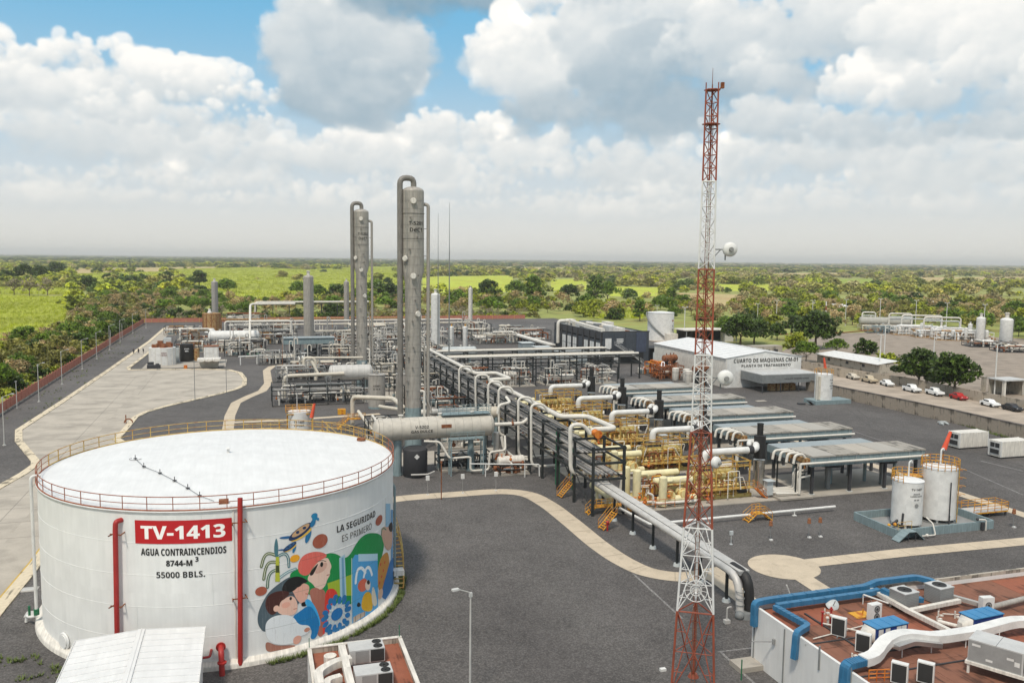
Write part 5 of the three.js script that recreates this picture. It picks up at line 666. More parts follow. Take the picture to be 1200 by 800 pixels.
  part(t, 'exhaust_duct', tube([[0.9, 4.3, 0], [0.9, 5.9, 0], [7.6, 5.9, 0]], 0.47, 16, 1.0), M.white); part(t, 'bellows', [0, 1, 2].map((k) => cyl(0.56, 0.14, 0, 0, 0, 0.56, 18).rotateZ(Math.PI / 2).translate(7.85 + k * 0.22, 5.9, 0)), M.dark); part(t, 'exhaust_elbow', [tube([[8.2, 5.9, 0], [8.9, 6.0, -0.1], [9.4, 6.3, -0.9], [9.8, 6.3, -1.2]], 0.48, 14, 0.9), tube([[8.3, 6.3, -0.9], [9.0, 6.6, -1.9], [10.0, 6.4, -1.6]], 0.34, 10, 0.6)], M.white);
  part(t, 'white_tubing', Array.from({ length: 12 }, () => { const x = -10 + R() * 15, z = -2.8 + R() * 6, y = 0.8 + R() * 3.4; return tube([[x, 0.4, z], [x, y, z], [x + 0.8 + R() * 1.8, y, z], [x + 0.8 + R() * 1.8, y * 0.4, z + R() - 0.5]], 0.05 + R() * 0.05, 6); }), M.pipeWhite); part(t, 'gearbox', [box(1.6, 2.2, 1.4, -1.4, 0.5, -1.6), box(1.2, 1.4, 1.2, 5.9, 0.6, 1.2), box(2.4, 0.8, 0.6, 1, 3.4, 0.0), ...Array.from({ length: 7 }, () => box(0.5 + R() * 0.7, 0.5 + R() * 0.8, 0.5, -9 + R() * 13, 0.5 + R() * 0.6, -2.2 + R() * 4.4))], M.dark); part(t, 'ladder_rail', rail([[-11, 0.3, 4.4], [-5.6, 0.3, 4.4]], 1.1, 1, 0.035, 1.3), M.orange); part(t, 'air_filter', box(1.2, 1.5, 1.2, 7.5, 2.4, -1.2), M.dark); part(t, 'control_panel', [box(0.9, 1.8, 0.6, 8.9, 0.5, 3.2), box(1.3, 0.06, 1.2, 8.9, 2.4, 3.2)], M.paleBlue);
  part(t, 'pipe_manifold', Array.from({ length: 5 }, (_, i) => tube([[9.5, 0.6 + i * 0.05, 1 + i * 0.75], [14.2 - i * 0.3, 0.6, 1 + i * 0.75], [14.2 - i * 0.3, 2.6 + (i % 2) * 0.7, 1 + i * 0.7], [15.4, 2.6 + (i % 2) * 0.7, 0.2 + i * 0.7]], 0.14, 8, 0.4)), M.pipeWhite); part(t, 'manifold_base', [box(5, 0.25, 5, 12, 0.1, 2.6)], M.slab);
  }
  const st = T('exhaust_stack', 'black exhaust silencer on a bright metal drum at the nearest compressor', 'exhaust stack', [66.7, 0, -99.6]);
  part(st, 'drum', cyl(0.78, 4.0, 0, 0.15, 0, 0.78, 20), M.chrome); part(st, 'silencer', [cyl(0.8, 3.1, 0, 4.4, 0, 0.8, 20), cyl(0.88, 0.12, 0, 4.4, 0, 0.88, 20), cyl(0.82, 0.1, 0, 7.5, 0, 0.5, 20)], M.black); part(st, 'tailpipe', [cyl(0.42, 1.7, 0, 7.5, 0, 0.42, 14), cyl(0.47, 0.1, 0, 9.1, 0, 0.47, 14)], M.black);
  const c = T('air_cooler', 'grey-blue air cooler with a flat tan roof on dark legs, nearest bay', 'air cooler', [71.6, 0, -94.6]);
  for (const x of [0.5, 6.6, 12.4, 17.6]) for (const z of [-0.6, -4.6, -9.4]) part(c, 'column', box(0.34, 4.0, 0.34, x, 0, z), z === -4.6 ? M.blueGrey : M.dark); part(c, 'column_base', [0.5, 6.6, 12.4, 17.6].map((x) => box(0.7, 0.12, 0.7, x, 0, -0.6)), M.paleBlue);
  part(c, 'plenum', [box(18.6, 1.25, 0.1, 9.1, 4.0, 0.05), box(18.6, 1.25, 0.1, 9.1, 4.0, -5.05), box(0.1, 1.25, 5, -0.15, 4.0, -2.5), box(0.1, 1.25, 5, 18.35, 4.0, -2.5)], M.blueGrey); part(c, 'stiffener', Array.from({ length: 9 }, (_, i) => box(0.1, 1.25, 0.08, 0.3 + i * 2.2, 4.0, 0.14)), M.coolerBlue);
  for (let k = 0; k < 5; k++) part(c, 'roof_plate', box(3.66, 0.22, 5.5, 1.65 + k * 3.74, 5.28 + (k % 2) * 0.015, -2.5), [M.coolerRoof, M_coolerRoof2, M_coolerRoof3][k % 3]); for (let k = 0; k < 4; k++) part(c, 'rear_plate', box(4.0, 0.2, 4.3, 1.6 + k * 4.03, 4.9, -7.6), M.coolerBlue);
  part(c, 'rear_plenum', [box(16.4, 0.9, 0.1, 7.8, 4.0, -9.8), box(0.1, 0.9, 4.4, -0.35, 4.0, -7.6)], M.blueGrey);
  for (const [x, z] of [[4.5, -2.5], [13.6, -2.5], [4.2, -7.6], [12.2, -7.6]]) { const f = part(c, 'fan_ring', [cyl(1.9, 0.5, x, 3.45, z, 1.9, 24)], M.dark); part(f, 'fan_motor', [box(0.6, 1.5, 0.6, x, 1.9, z), box(0.5, 1.9, 0.5, x, 0.05, z)], M.steelGrey); }
  part(c, 'header_box', [box(0.6, 0.7, 4.6, -0.5, 4.4, -2.5), ...[-0.8, -1.6, -3.2, -4.2].map((z) => cyl(0.12, 0.9, -0.6, 3.6, z))], M.tan); part(c, 'header_pipe', [tube([[-2.2, 4.6, 0.45], [18.6, 4.6, 0.45]], 0.17, 8), tube([[-2.2, 4.6, 0.45], [-2.2, 0.6, 0.45]], 0.17, 8), ...Array.from({ length: 4 }, (_, i) => tube([[-0.6, 5.1, -0.8 - i], [-1.0, 5.6, -0.8 - i], [-2.2 - 0.4 * i, 5.6, -0.8 - i], [-2.4 - 0.4 * i, 4.4, -0.8 - i]], 0.19, 8, 0.5))], M.pipeWhite);
  part(c, 'pipe_stand', [box(0.16, 4.5, 0.16, -2.2, 0, -0.4), box(0.16, 4.5, 0.16, -2.2, 0, -4.6), box(0.16, 0.2, 4.4, -2.2, 4.2, -2.5)], M.steel);
  const which = ['second bay from the nearest', 'middle bay', 'fourth bay', 'farthest bay'];
  for (let k = 1; k < 5; k++) {
    copy(st, [66.7, 0, -99.6 - 15.1 * k], 0, `black exhaust silencer on a bright metal drum, ${which[k - 1]}`);
    copy(c, [71.6, 0, -94.6 - 15.1 * k], 0, `grey-blue air cooler with a flat tan roof on dark legs, ${which[k - 1]}`);
  }
}
// ================================================================ twin tall towers
function tower(label, x, z, text, seed) {
  const t = T('column_tower', label, 'distillation tower', [x, 0, z]);
  const prof = [[1.3, 6.9], [1.3, 27.4], [1.76, 29.2], [1.76, 41.9]]; for (let i = 1; i <= 5; i++) { const a = i / 5 * Math.PI / 2; prof.push([Math.cos(a) * 1.76, 41.9 + Math.sin(a) * 0.8]); }
  part(t, 'shell', new THREE.LatheGeometry(prof.map(([a, b]) => new THREE.Vector2(Math.max(a, 0.001), b)), 28), M.clad);
  part(t, 'cladding_band', Array.from({ length: 26 }, (_, i) => { const y = 8.4 + i * 1.28, r = y < 27.4 ? 1.31 : y < 29.4 ? 0 : 1.77; return r ? new THREE.TorusGeometry(r, 0.014, 4, 28).rotateX(Math.PI / 2).translate(0, y, 0) : null; }).filter(Boolean), M.cladDark);
  part(t, 'insulation_strap', [new THREE.TorusGeometry(1.78, 0.07, 6, 28).rotateX(Math.PI / 2).translate(0, 38.4, 0), new THREE.TorusGeometry(1.78, 0.05, 6, 28).rotateX(Math.PI / 2).translate(0, 34.4, 0)], M.cladDark);
  part(t, 'skirt', [cyl(1.4, 6.9, 0, 0, 0, 1.31, 24), cyl(1.6, 0.25, 0, 0, 0, 1.5, 24)], M.blueGrey);
  part(t, 'overhead_pipe', tube([[0.1, 42.3, 0], [0.1, 44.0, 0], [-2.15, 44.0, 0.2], [-2.15, 0.6, 0.2]], 0.46, 12, 1.0), M.cladDark); part(t, 'side_pipe', tube([[1.5, 39.9, 0], [2.45, 39.9, 0.2], [2.45, 1.0, 0.2]], 0.28, 10, 0.5), M.clad);
  part(t, 'side_pipe', tube([[0.9, 17.2, 0.3], [1.8, 17.2, 0.5], [1.9, 9, 0.5], [3, 6, 0.6]], 0.16, 8, 0.4), M.clad); part(t, 'side_pipe', tube([[0.9, 9.6, 0.6], [1.7, 9.6, 0.9], [1.7, 5.2, 0.9], [2.8, 4.2, 1.0]], 0.2, 8, 0.4), M.pipeWhite);
  part(t, 'pipe_bracket', [36, 31.6, 27, 22, 16, 11].map((y) => bar([0, y, 0], [2.4, y, 0.2], 0.06, 4)).concat([40, 33, 25, 17].map((y) => bar([0, y, 0], [-2.1, y, 0.2], 0.07, 4))), M.cladDark);
  const a = -0.15; for (const [y, th, r] of [[40.3, a, 1.76], [31.2, a - 0.7, 1.76], [28.4, a, 1.56], [22.3, a + 0.5, 1.3]]) part(t, 'manway', [cyl(0.42, 0.35, 0, 0, 0, 0.42, 16).rotateX(Math.PI / 2).translate(0, y, r + 0.1).rotateY(th), new THREE.TorusGeometry(0.42, 0.07, 6, 18).translate(0, y, r + 0.28).rotateY(th)], M.whiteDirty);
  const g = []; const R = rng(seed); for (let i = 0; i < 16; i++) { const y = 9 + i * 1.9 + R(), th = -0.9 + R() * 1.4, r = y < 27.4 ? 1.28 : 1.72; g.push(cyl(0.1, 0.4, 0, 0, 0, 0.1, 8).rotateX(Math.PI / 2).translate(0, y, r + 0.12).rotateY(th), cyl(0.17, 0.05, 0, 0, 0, 0.17, 8).rotateX(Math.PI / 2).translate(0, y, r + 0.3).rotateY(th)); } part(t, 'nozzle', g, M.cladDark);
  part(t, 'climbing_ladder', [-0.2, 0.2].map((d) => bar([-1.1 + d * 0.3, 7, 1.35 + d], [-1.35 + d * 0.3, 42, 1.35 + d], 0.03, 4)), M.steelGrey);
  part(t, 'lettering', patch(1.785, 0.16, 2.9, 34.9, 37.6), decal(print(512, 512, lines([[text, 150, 150], ['DeC1', 350, 170]], '#262422')), 0.6)); return t;
}
tower('taller-looking grey clad tower with an overhead pipe, behind the horizontal silver vessel', 25.35, -136.6, 'T-5201', 3);
tower('grey clad tower with an overhead pipe, standing behind the other tower', 25.4, -203.5, 'T-5202', 4);
for (const [x, z, h, l, r] of [[51.66, -239.25, 44, 'thin grey lightning mast, the shorter one beside the tall tower', 0.16], [50.74, -220.91, 46, 'thin grey-green lightning mast, the taller one beside the tall tower', 0.2]]) {
  const t = T('lightning_mast', l, 'lightning mast', [x, 0, z]); part(t, 'pole', cyl(r, h * 0.72, 0, 0, 0, r * 0.62, 10), M.steelGrey); part(t, 'tip', cyl(r * 0.5, h * 0.28, 0, h * 0.72, 0, 0.04, 8), M.steelGrey); part(t, 'base', box(0.8, 0.4, 0.8, 0, 0, 0), M.slab);
}

// ================================================================ vessels and machinery of the process area
function drumVessel(name, label, cat, [x, y, z], r, L, turn, m, o = {}) {   // horizontal drum on two saddles
  const t = T(name, label, cat, [x, 0, z], turn);
  const s = part(t, 'shell', vesselGeo(r, L, 28).translate(0, y, 0), m); for (const q of [-1, 1]) part(s, 'seam', new THREE.TorusGeometry(r + 0.005, 0.03, 5, 28).rotateY(Math.PI / 2).translate(q * L / 2, y, 0), o.seam ?? M.cladDark);
  if (o.bands) part(t, 'cladding_band', Array.from({ length: Math.floor(L / 1.3) }, (_, i) => new THREE.TorusGeometry(r + 0.004, 0.014, 4, 28).rotateY(Math.PI / 2).translate(-L / 2 + 0.6 + i * 1.3, y, 0)), M.cladDark);
  for (const q of [-1, 1]) part(t, 'saddle', o.round ? [cyl(o.round, y - r * 0.8, q * L * 0.33, 0.25, 0, o.round * (q > 0 ? 0.55 : 1), 14), cyl(o.round * 1.15, 0.25, q * L * 0.33, 0, 0)] : [box(0.4, y - r * 0.5, r * 1.5, q * L * 0.33, 0, 0), box(0.7, 0.15, r * 1.8, q * L * 0.33, 0, 0)], o.saddle ?? M.blueGrey);
  part(t, 'nozzle', [-0.3, 0.05, 0.34].map((q, i) => [cyl(0.16 * r, 0.5, q * L, y + r - 0.1, 0, 0.16 * r, 10), cyl(0.24 * r, 0.08, q * L, y + r + 0.36, 0, 0.24 * r, 10)]).flat(), o.noz ?? M.whiteDirty); return t;
}
{
  const t = drumVessel('process_vessel', 'long silver-grey horizontal vessel with blue platforms, nearest the water tank', 'pressure vessel', [25.4, 6.75, -119.8], 1.62, 16.6, 0.02, mat(0.58, 0.535, 0.465, { roughness: 0.5 }), { bands: 1, round: 0.62 });
  part(t, 'lettering', raw((() => { const g = new THREE.CylinderGeometry(1.65, 1.65, 4.4, 12, 1, true, -0.55, 0.95), p = g.attributes.position, n = g.attributes.normal, u = g.attributes.uv; for (let i = 0; i < p.count; i++) { const a = -0.55 + u.getX(i) * 0.95, L = -2.2 + u.getY(i) * 4.4; p.setXYZ(i, L, 6.75 + Math.sin(-a) * 1.65, Math.cos(a) * 1.65); n.setXYZ(i, 0, Math.sin(-a), Math.cos(a)); u.setXY(i, u.getY(i), 1 - u.getX(i)); } return g.translate(-2.2, 0, 0); })()), Object.assign(decal(print(512, 196, lines([['V-5202', 58, 74], ['GAS DULCE', 138, 70]], '#2a2826'))), { side: THREE.DoubleSide }));
  part(t, 'placard', [box(1.5, 0.5, 0.05, 1.4, 6.9, 1.62)], M.rust);
  part(t, 'platform', [box(7.4, 0.1, 2.2, 4.6, 8.55, -0.2), box(5.0, 0.1, 1.5, 4.2, 5.3, 2.2)], M.blueGrey); part(t, 'guardrail', [rail([[0.9, 8.6, 0.9], [8.3, 8.6, 0.9], [8.3, 8.6, -1.3], [0.9, 8.6, -1.3]], 1.0, 2, 0.035, 1.2), rail([[1.7, 5.35, 2.9], [6.7, 5.35, 2.9]], 1.0, 2, 0.035, 1.2)], M.blueGrey);
  part(t, 'platform_leg', [[1.8, 2.8], [6.6, 2.8], [1.8, 1.6], [6.6, 1.6]].map(([x, z]) => box(0.18, 5.3, 0.18, x, 0, z)), M.blueGrey); part(t, 'stand', [box(0.3, 8.5, 0.3, 1, 0, -1.6), box(0.3, 8.5, 0.3, 8.2, 0, -1.6)], M.blueGrey);
  part(t, 'balance_pipe', tube([[-1.8, 5.0, 1.0], [0.4, 4.9, 1.6], [1.7, 2.5, 2.2], [4.4, 2.6, 2.4], [4.8, 2.5, 2.4], [4.8, 0.5, 2.4], [7.6, 0.5, 2.4], [7.7, 3.1, 2.4], [10.2, 3.2, 2.2], [10.4, 5.2, 1.2]], 0.17, 8, 0.5), M.pipeWhite);
  part(t, 'outlet_pipe', [tube([[9.2, 6.7, 0], [11.5, 6.7, 0.2], [13.6, 6.7, 0.2], [14.4, 7.4, 0.2]], 0.28, 10), tube([[10, 5.0, 0.8], [10.4, 3, 0.8], [12, 1.6, 1.2], [14, 1.3, 1.2]], 0.25, 8, 0.6), tube([[9.6, 8.3, 0], [9.8, 9.6, 0], [11.6, 9.9, 0], [11.6, 10.4, -2]], 0.22, 8)], M.pipeWhite);
  part(t, 'column_leg', [cyl(0.45, 5.4, 9.6, 0, -0.4)], M.pipeGrey); part(t, 'valve', [[10.6, 2.2, 1.6], [12.4, 1.2, 1.6], [2.4, 4.4, 1.9], [11.9, 6.7, 0.2]].map(([x, y, z]) => [ball(0.34, x, y, z, 1, 8), cyl(0.06, 0.8, x, y, z)]).flat(), M.rust);
}
{ const t = T('black_drum', 'black upright drum with a white diamond sign below the silver vessel', 'tank', [22.41, 0, -117.44 - 1.6]); part(t, 'shell', domed(1.75, 0, 4.3, 0, 0, 24, 0.25), M.dark); part(t, 'diamond_sign', box(0.55, 0.55, 0.04).rotateZ(Math.PI / 4).translate(0.1, 2.9, 1.78), M.white); part(t, 'pipe', tube([[-1, 0.6, 2.0], [1.4, 0.6, 2.3], [2.4, 0.9, 2.0]], 0.14, 8), M.pipeGrey); }
one('marker_mast', 'thin rusty pole with a grey cap beside the beige path before the silver vessel', 'pole', [cyl(0.07, 4.9, 23.38, 0, -105.97), cyl(0.14, 0.25, 23.38, 4.8, -105.97)], M.rust);
[[501, 580], [541, 579], [581, 576]].forEach((q, i) => { const P = [[22.06,-108.4], [26.74,-108.01], [31.39,-108.08]][i]; const u = T('instrument_box', `white instrument box on a post before the silver vessel, ${['first', 'second', 'third'][i]} from the tank`, 'instrument box', [P[0], 0, P[1]]); part(u, 'case', box(0.45, 0.6, 0.25, 0, 2.0, 0), M.white); part(u, 'stem', cyl(0.03, 2.0, 0, 0, 0), M.acGrey); part(u, 'base', box(0.3, 0.1, 0.3), M.white); });
for (const [x, z, l] of [[25.6, -176, 'grey insulated drum with black lettering, farther from the long rack'], [31.4, -176, 'grey insulated drum with black lettering, nearer the long rack than its twin']]) {
  const t = T('surge_drum', l, 'pressure vessel', [x - 0.6, 0, z]); part(t, 'shell', [cyl(1.75, 6.6, 0, 0.4, 0, 1.75, 28), cyl(1.85, 0.1, 0, 7.0, 0, 1.85, 28)], M.clad); part(t, 'skirt', cyl(1.8, 0.4, 0, 0, 0, 1.8, 24), M.blueGrey); part(t, 'top_nozzle', [cyl(0.25, 0.6, 0, 7.1, 0), cyl(0.4, 0.1, 0, 7.6, 0)], M.pipeGrey); part(t, 'lettering', patch(1.775, -0.15, 2.4, 3.6, 5.4), decal(print(256, 192, lines([['V-5301', 60, 52], ['D-14 A', 130, 52]], '#262422'))));
}
drumVessel('process_vessel', 'pale grey horizontal vessel beside the small tower foot', 'pressure vessel', [21.6, 5.3, -193.6], 1.75, 8.4, 0, mat(0.60, 0.58, 0.55, { roughness: 0.5 }), { bands: 1, saddle: M.dark });
drumVessel('heat_exchanger', 'steel-blue exchanger with white ends beside the tall tower', 'heat exchanger', [39.2 - 4.2, 3.1, -163], 1.0, 7.0, 0, M.blueGrey, { noz: M.pipeWhite });
drumVessel('heat_exchanger', 'long white exchanger above the silver vessel, with a thin twin over it', 'heat exchanger', [33.5, 3.4, -150], 0.55, 12, 0, M.pipeWhite);
drumVessel('heat_exchanger', 'thin white exchanger lying before the long white one', 'heat exchanger', [33.5, 3.0, -145.5], 0.5, 12, 0, M.pipeWhite);
drumVessel('knockout_drum', 'cream round-ended drum on the blue platform by the rack', 'pressure vessel', [38.1, 5.6, -135.5], 1.0, 3.0, 0, M.cream);

// generic skids: frame, pipes, drums, valves
function skid(name, label, cat, x, z, w, d, h, seed, o = {}) {
  const R = rng(seed), t = T(name, label, cat, [x, 0, z], o.turn ?? 0), pm = o.pipes ?? [M.pipeWhite, M.pipeGrey, M.pipeWhite, M.rust], fm = o.frame ?? M.steel;
  part(t, 'base', box(w, 0.25, d, 0, 0, 0), o.base ?? M.slab);
  const nx = Math.max(1, Math.round(w / 3.5));
  if (h > 0) { for (let i = 0; i <= nx; i++) for (const s of [-1, 1]) part(t, 'column', box(0.18, h, 0.18, -w / 2 + i * w / nx, 0.2, s * d / 2), fm); for (const y of o.levels ?? [h * 0.55, h]) part(t, 'beam', [[-1, 1].map((s) => box(w, 0.16, 0.14, 0, y, s * d / 2)), Array.from({ length: nx + 1 }, (_, i) => box(0.14, 0.16, d, -w / 2 + i * w / nx, y + 0.005, 0))], fm); }
  for (let i = 0; i < (o.n ?? 9); i++) {
    const y = 0.6 + R() * Math.max(1.4, h), z0 = (R() - 0.5) * d * 0.9, x0 = (R() - 0.5) * w * 0.5 - w * 0.2, x1 = x0 + w * (0.25 + R() * 0.4), r = (o.r ?? 0.1) * (0.6 + R() * 1.3);
    const k = R(), P = k < 0.35 ? [[x0, 0.3, z0], [x0, y, z0], [x1, y, z0], [x1, 0.3, z0]] : k < 0.65 ? [[x0, y, z0], [x1, y, z0], [x1, y, -z0 * 0.8], [x1, 0.4, -z0 * 0.8]] : k < 0.85 ? [[x0, 0.3, -d * 0.45], [x0, y, -d * 0.45], [x0, y, d * 0.45], [x0, 0.3, d * 0.45]] : [[-w * 0.49, y, z0], [w * 0.49, y, z0]];
    part(t, 'pipe', tube(P, r, 6), pm[i % pm.length]);
  }
  for (let i = 0; i < (o.drums ?? 2); i++) { const r = 0.4 + R() * 0.4, L = 1.6 + R() * 2.2, m = [o.drum ?? M.whiteDirty, M.clad, M.cream][i % 3]; part(t, 'drum', R() < 0.5 ? vesselGeo(r, L, 14).translate((R() - 0.5) * (w - L - 1), 0.7 + r + R() * h * 0.3, (R() - 0.5) * d * 0.6) : domed(r * 0.8, 0.2, 1.6 + R() * 1.8, (R() - 0.5) * w * 0.8, (R() - 0.5) * d * 0.7, 14), m); }
  if (h >= 3) for (let k = 0; k < 3; k++) { const px = (R() - 0.5) * w * 0.85, pz = (R() - 0.5) * d * 0.8, y = h * (0.9 + R() * 0.6); part(t, 'riser', tube([[px, 0.2, pz], [px, y, pz], [px + 0.8, y, pz], [px + 0.8, y * 0.6, pz]], 0.1, 6, 0.3), pm[k % 2]); }
  part(t, 'pump', Array.from({ length: o.pumps ?? 3 }, () => { const px = (R() - 0.5) * w * 0.8, pz = (R() - 0.5) * d * 0.7; return [cyl(0.35, 1.1, 0, 0, 0, 0.35, 10).rotateZ(Math.PI / 2).translate(px, 0.75, pz), box(0.8, 0.5, 0.6, px + 0.7, 0.25, pz), box(1.8, 0.2, 0.8, px, 0.2, pz)]; }), o.pump ?? M.blueGrey);
  part(t, 'valve', Array.from({ length: o.valves ?? 5 }, () => { const px = (R() - 0.5) * w * 0.9, pz = (R() - 0.5) * d * 0.8, y = 0.7 + R() * 1.6; return [ball(0.22, px, y, pz, 1, 8), cyl(0.04, 0.45, px, y, pz), cyl(0.2, 0.04, px, y + 0.45, pz, 0.2, 10)]; }), o.valve ?? M.orange);
  return t;
}
skid('pump_skid', 'dark pump skid with a white overhead pipe, by the pale grey vessel', 'pump skid', 13.55,-185.07, 19, 6.5, 4.2, 11, { n: 20, drums: 4, pumps: 10, r: 0.13, base: M.gravelPlain, pump: M.dark, drum: M.clad, pipes: [M.pipeGrey, M.steelGrey, M.pipeWhite, M.dark] });
one('manifold_pipe', 'fat white pipe bent down over the dark pump skid', 'pipe', [tube([[6.86, 0.4, -191.26], [6.86, 5.2, -191.26], [6.86 + 13, 5.4, -191.26]], 0.42, 12, 1.2)], M.cream);
one('manifold_pipe', 'white pipe loop with an ochre flange above the dark pump skid', 'pipe', [tube([[14.2, 3, -199], [14.2, 8.2, -199], [11.6, 8.2, -199.4], [11.6, 6.6, -199.4]], 0.35, 10, 1.2), tube([[13.6, 8.2, -199], [25, 8.0, -199]], 0.26, 8), tube([[13.2, 7.6, -198], [14.6, 4.8, -197]], 0.3, 8), cyl(0.5, 0.3, 12.9, 8.0, -199)], M.cream);
skid('pipe_manifold', 'white pipe manifold between the small tower and the tall tower', 'pipe manifold', 31, -203, 10, 7, 6, 21, { n: 16, r: 0.14, pipes: [M.pipeWhite, M.cream, M.pipeGrey] });
skid('pipe_manifold', 'white bent pipes before the grey drums by the water tank', 'pipe manifold', 23.2, -146, 8.5, 5, 3.4, 22, { n: 12, r: 0.2, drums: 1, pipes: [M.pipeWhite, M.cream, M.pipeGrey] });
one('manifold_pipe', 'long pale pipe running past the tower foot above the white bent pipes', 'pipe', [tube([[17.8, 0.4, -157], [17.8, 5.6, -157], [24.2, 6.2, -150], [24.4, 6.2, -140]], 0.4, 12, 1.0), tube([[18.5, 3.4, -154], [20.5, 0.6, -140]], 0.3, 10), tube([[21.5, 5.2, -148], [24, 5.6, -142]], 0.3, 10)], M.cream);
skid('process_skid', 'grey process skid of pipes between the tall tower and the black rack, tower side', 'process skid', 33.4, -137.2, 8, 6, 3.6, 23, { n: 12, r: 0.12 });
skid('process_skid', 'grey process skid of pipes beside the black rack behind the platform', 'process skid', 34.5, -156.5, 9, 7, 5, 24, { n: 16, r: 0.13, levels: [2.4, 5] });
skid('process_skid', 'process skid with small white drums under the twin expansion loop', 'process skid', 34.5, -172, 10, 7, 5.4, 25, { n: 16, r: 0.14 });
skid('process_skid', 'process skid of white pipes behind the steel-blue exchanger', 'process skid', 35, -188, 10, 7, 5, 26, { n: 14, r: 0.14, pipes: [M.pipeWhite, M.cream] });
skid('pump_skid', 'black pump skid below the right end of the silver vessel', 'pump skid', 30.2, -121.5, 8, 3.4, 2.2, 27, { n: 8, pump: M.dark, pumps: 4, r: 0.08, pipes: [M.dark, M.pipeGrey, M.steelGrey] });
skid('valve_skid', 'rust-red valve skid with white elbows at the foot of the rack', 'valve skid', 36.4, -117.4, 4.6, 4.2, 1.4, 28, { n: 9, r: 0.14, pump: M.rust, valve: M.orange, pipes: [M.pipeWhite, M.rust, M.pipeWhite] });
one('pipe_support', 'low white pipe frame standing on the gravel before the rust-red valve skid', 'pipe support', [tube([[29.8, 1.9, -116.2], [38.5, 1.9, -113.6], [39.4, 1.9, -113.4], [39.4, 0.2, -113.2]], 0.09, 6, 0.2), box(0.14, 1.8, 0.14, 32, 0, -115.6), box(0.14, 1.8, 0.14, 37.4, 0, -113.9)], M.white);
// northern process rows: more frames, thin risers and small vessels
[[12, -222], [28, -222], [40, -218], [16, -240], [34, -240], [46, -246], [8, -258], [26, -260], [42, -262], [56, -268], [-2, -282], [44, -284], [60, -288], [32, -300], [50, -304], [66, -318], [10, -318], [84, -322], [28, -328], [46, -334], [64, -338], [84, -344], [2, -340]].forEach(([x, z], i) => {
  const t = skid('process_skid', `pipe frame, ${['first', 'second', 'third', 'fourth', 'fifth', 'sixth'][i % 6]} of the ${['row right behind the towers', 'row beside the pale blue drum', 'row before the twin white columns', 'row at the slim pale column'][Math.floor(i / 6)]}`, 'process skid', x, z, 12, 7, 3.2 + (i % 3) * 1.4, 300 + i, { n: 14, r: 0.17, drums: 3, pumps: 4, pipes: i % 2 ? [M.pipeWhite, M.cream, M.pipeGrey, M.rust] : [M.pipeGrey, M.pipeWhite, M.dark], frame: i % 3 ? M.steel : M.steelGrey, pump: [M.dark, M.blueGrey, M.rust][i % 3], base: M.gravelPlain });
  const R = rng(i + 40); for (let k = 0; k < 3; k++) { const px = (R() - 0.5) * 10, pz = (R() - 0.5) * 5, h = 5 + R() * 5; part(t, 'riser', tube([[px, 0.2, pz], [px, h, pz], [px + 0.9, h, pz], [px + 0.9, h - 1.6, pz]], 0.13, 6, 0.4), k % 2 ? M.pipeWhite : M.pipeGrey); }
});
// east-west rack and what stands round it
rack('pipe_rack', 'black pipe rack running east behind the compressors', [45, -207], [99, -207], 5, 6.6, 6, [4.4, 6.2]);
rack('pipe_rack', 'second black pipe rack, east of the towers and behind the first one', [50, -228], [100, -228], 4.5, 5.8, 7, [5.4]);
for (const [z, y, r, l, m] of [[-205.4, 6.4, 0.3, 'pale pipe on the front edge of the black rack behind the compressors', M.pipeWhite], [-206.8, 6.4, 0.22, 'grey pipe in the middle of the black rack behind the compressors', M.pipeGrey], [-208.4, 6.4, 0.26, 'pale pipe on the back edge of the black rack behind the compressors', M.cream], [-227, 5.6, 0.3, 'white pipe on the front edge of the second black rack', M.pipeWhite], [-229.2, 5.6, 0.24, 'pale pipe on the back edge of the second black rack', M.cream]]) one('rack_pipe', l, 'pipe', tube([[43, y + r, z], [62 + z * 0.02, y + r, z], [66, y + r - 0.9 * (r === 0.22), z], [99, y + r - 0.9 * (r === 0.22), z]], r, 8), m);
for (const [i, x] of [[0, 52], [1, 63], [2, 74], [3, 85]]) skid('process_skid', `black-framed process skid behind the compressors, ${['first', 'second', 'third', 'fourth'][i]} from the long rack`, 'process skid', x, -200.5, 8.5, 7, 4.2, 40 + i, { n: 12, r: 0.12, pump: i % 2 ? M.paleBlue : M.dark, drum: M.whiteDirty });
for (const [i, x] of [[0, 55], [1, 68], [2, 81]]) skid('process_skid', `grey process skid between the two black racks, ${['western', 'middle', 'eastern'][i]} one`, 'process skid', x, -217.5, 9, 6, 3.4, 50 + i, { n: 10, r: 0.14, pipes: [M.pipeGrey, M.cream, M.steelGrey], frame: M.steelGrey });
drumVessel('condensate_drum', 'pale blue horizontal drum behind the lightning masts', 'pressure vessel', [60.6, 3.1, -250], 1.6, 9.5, 0, M.paleBlue);
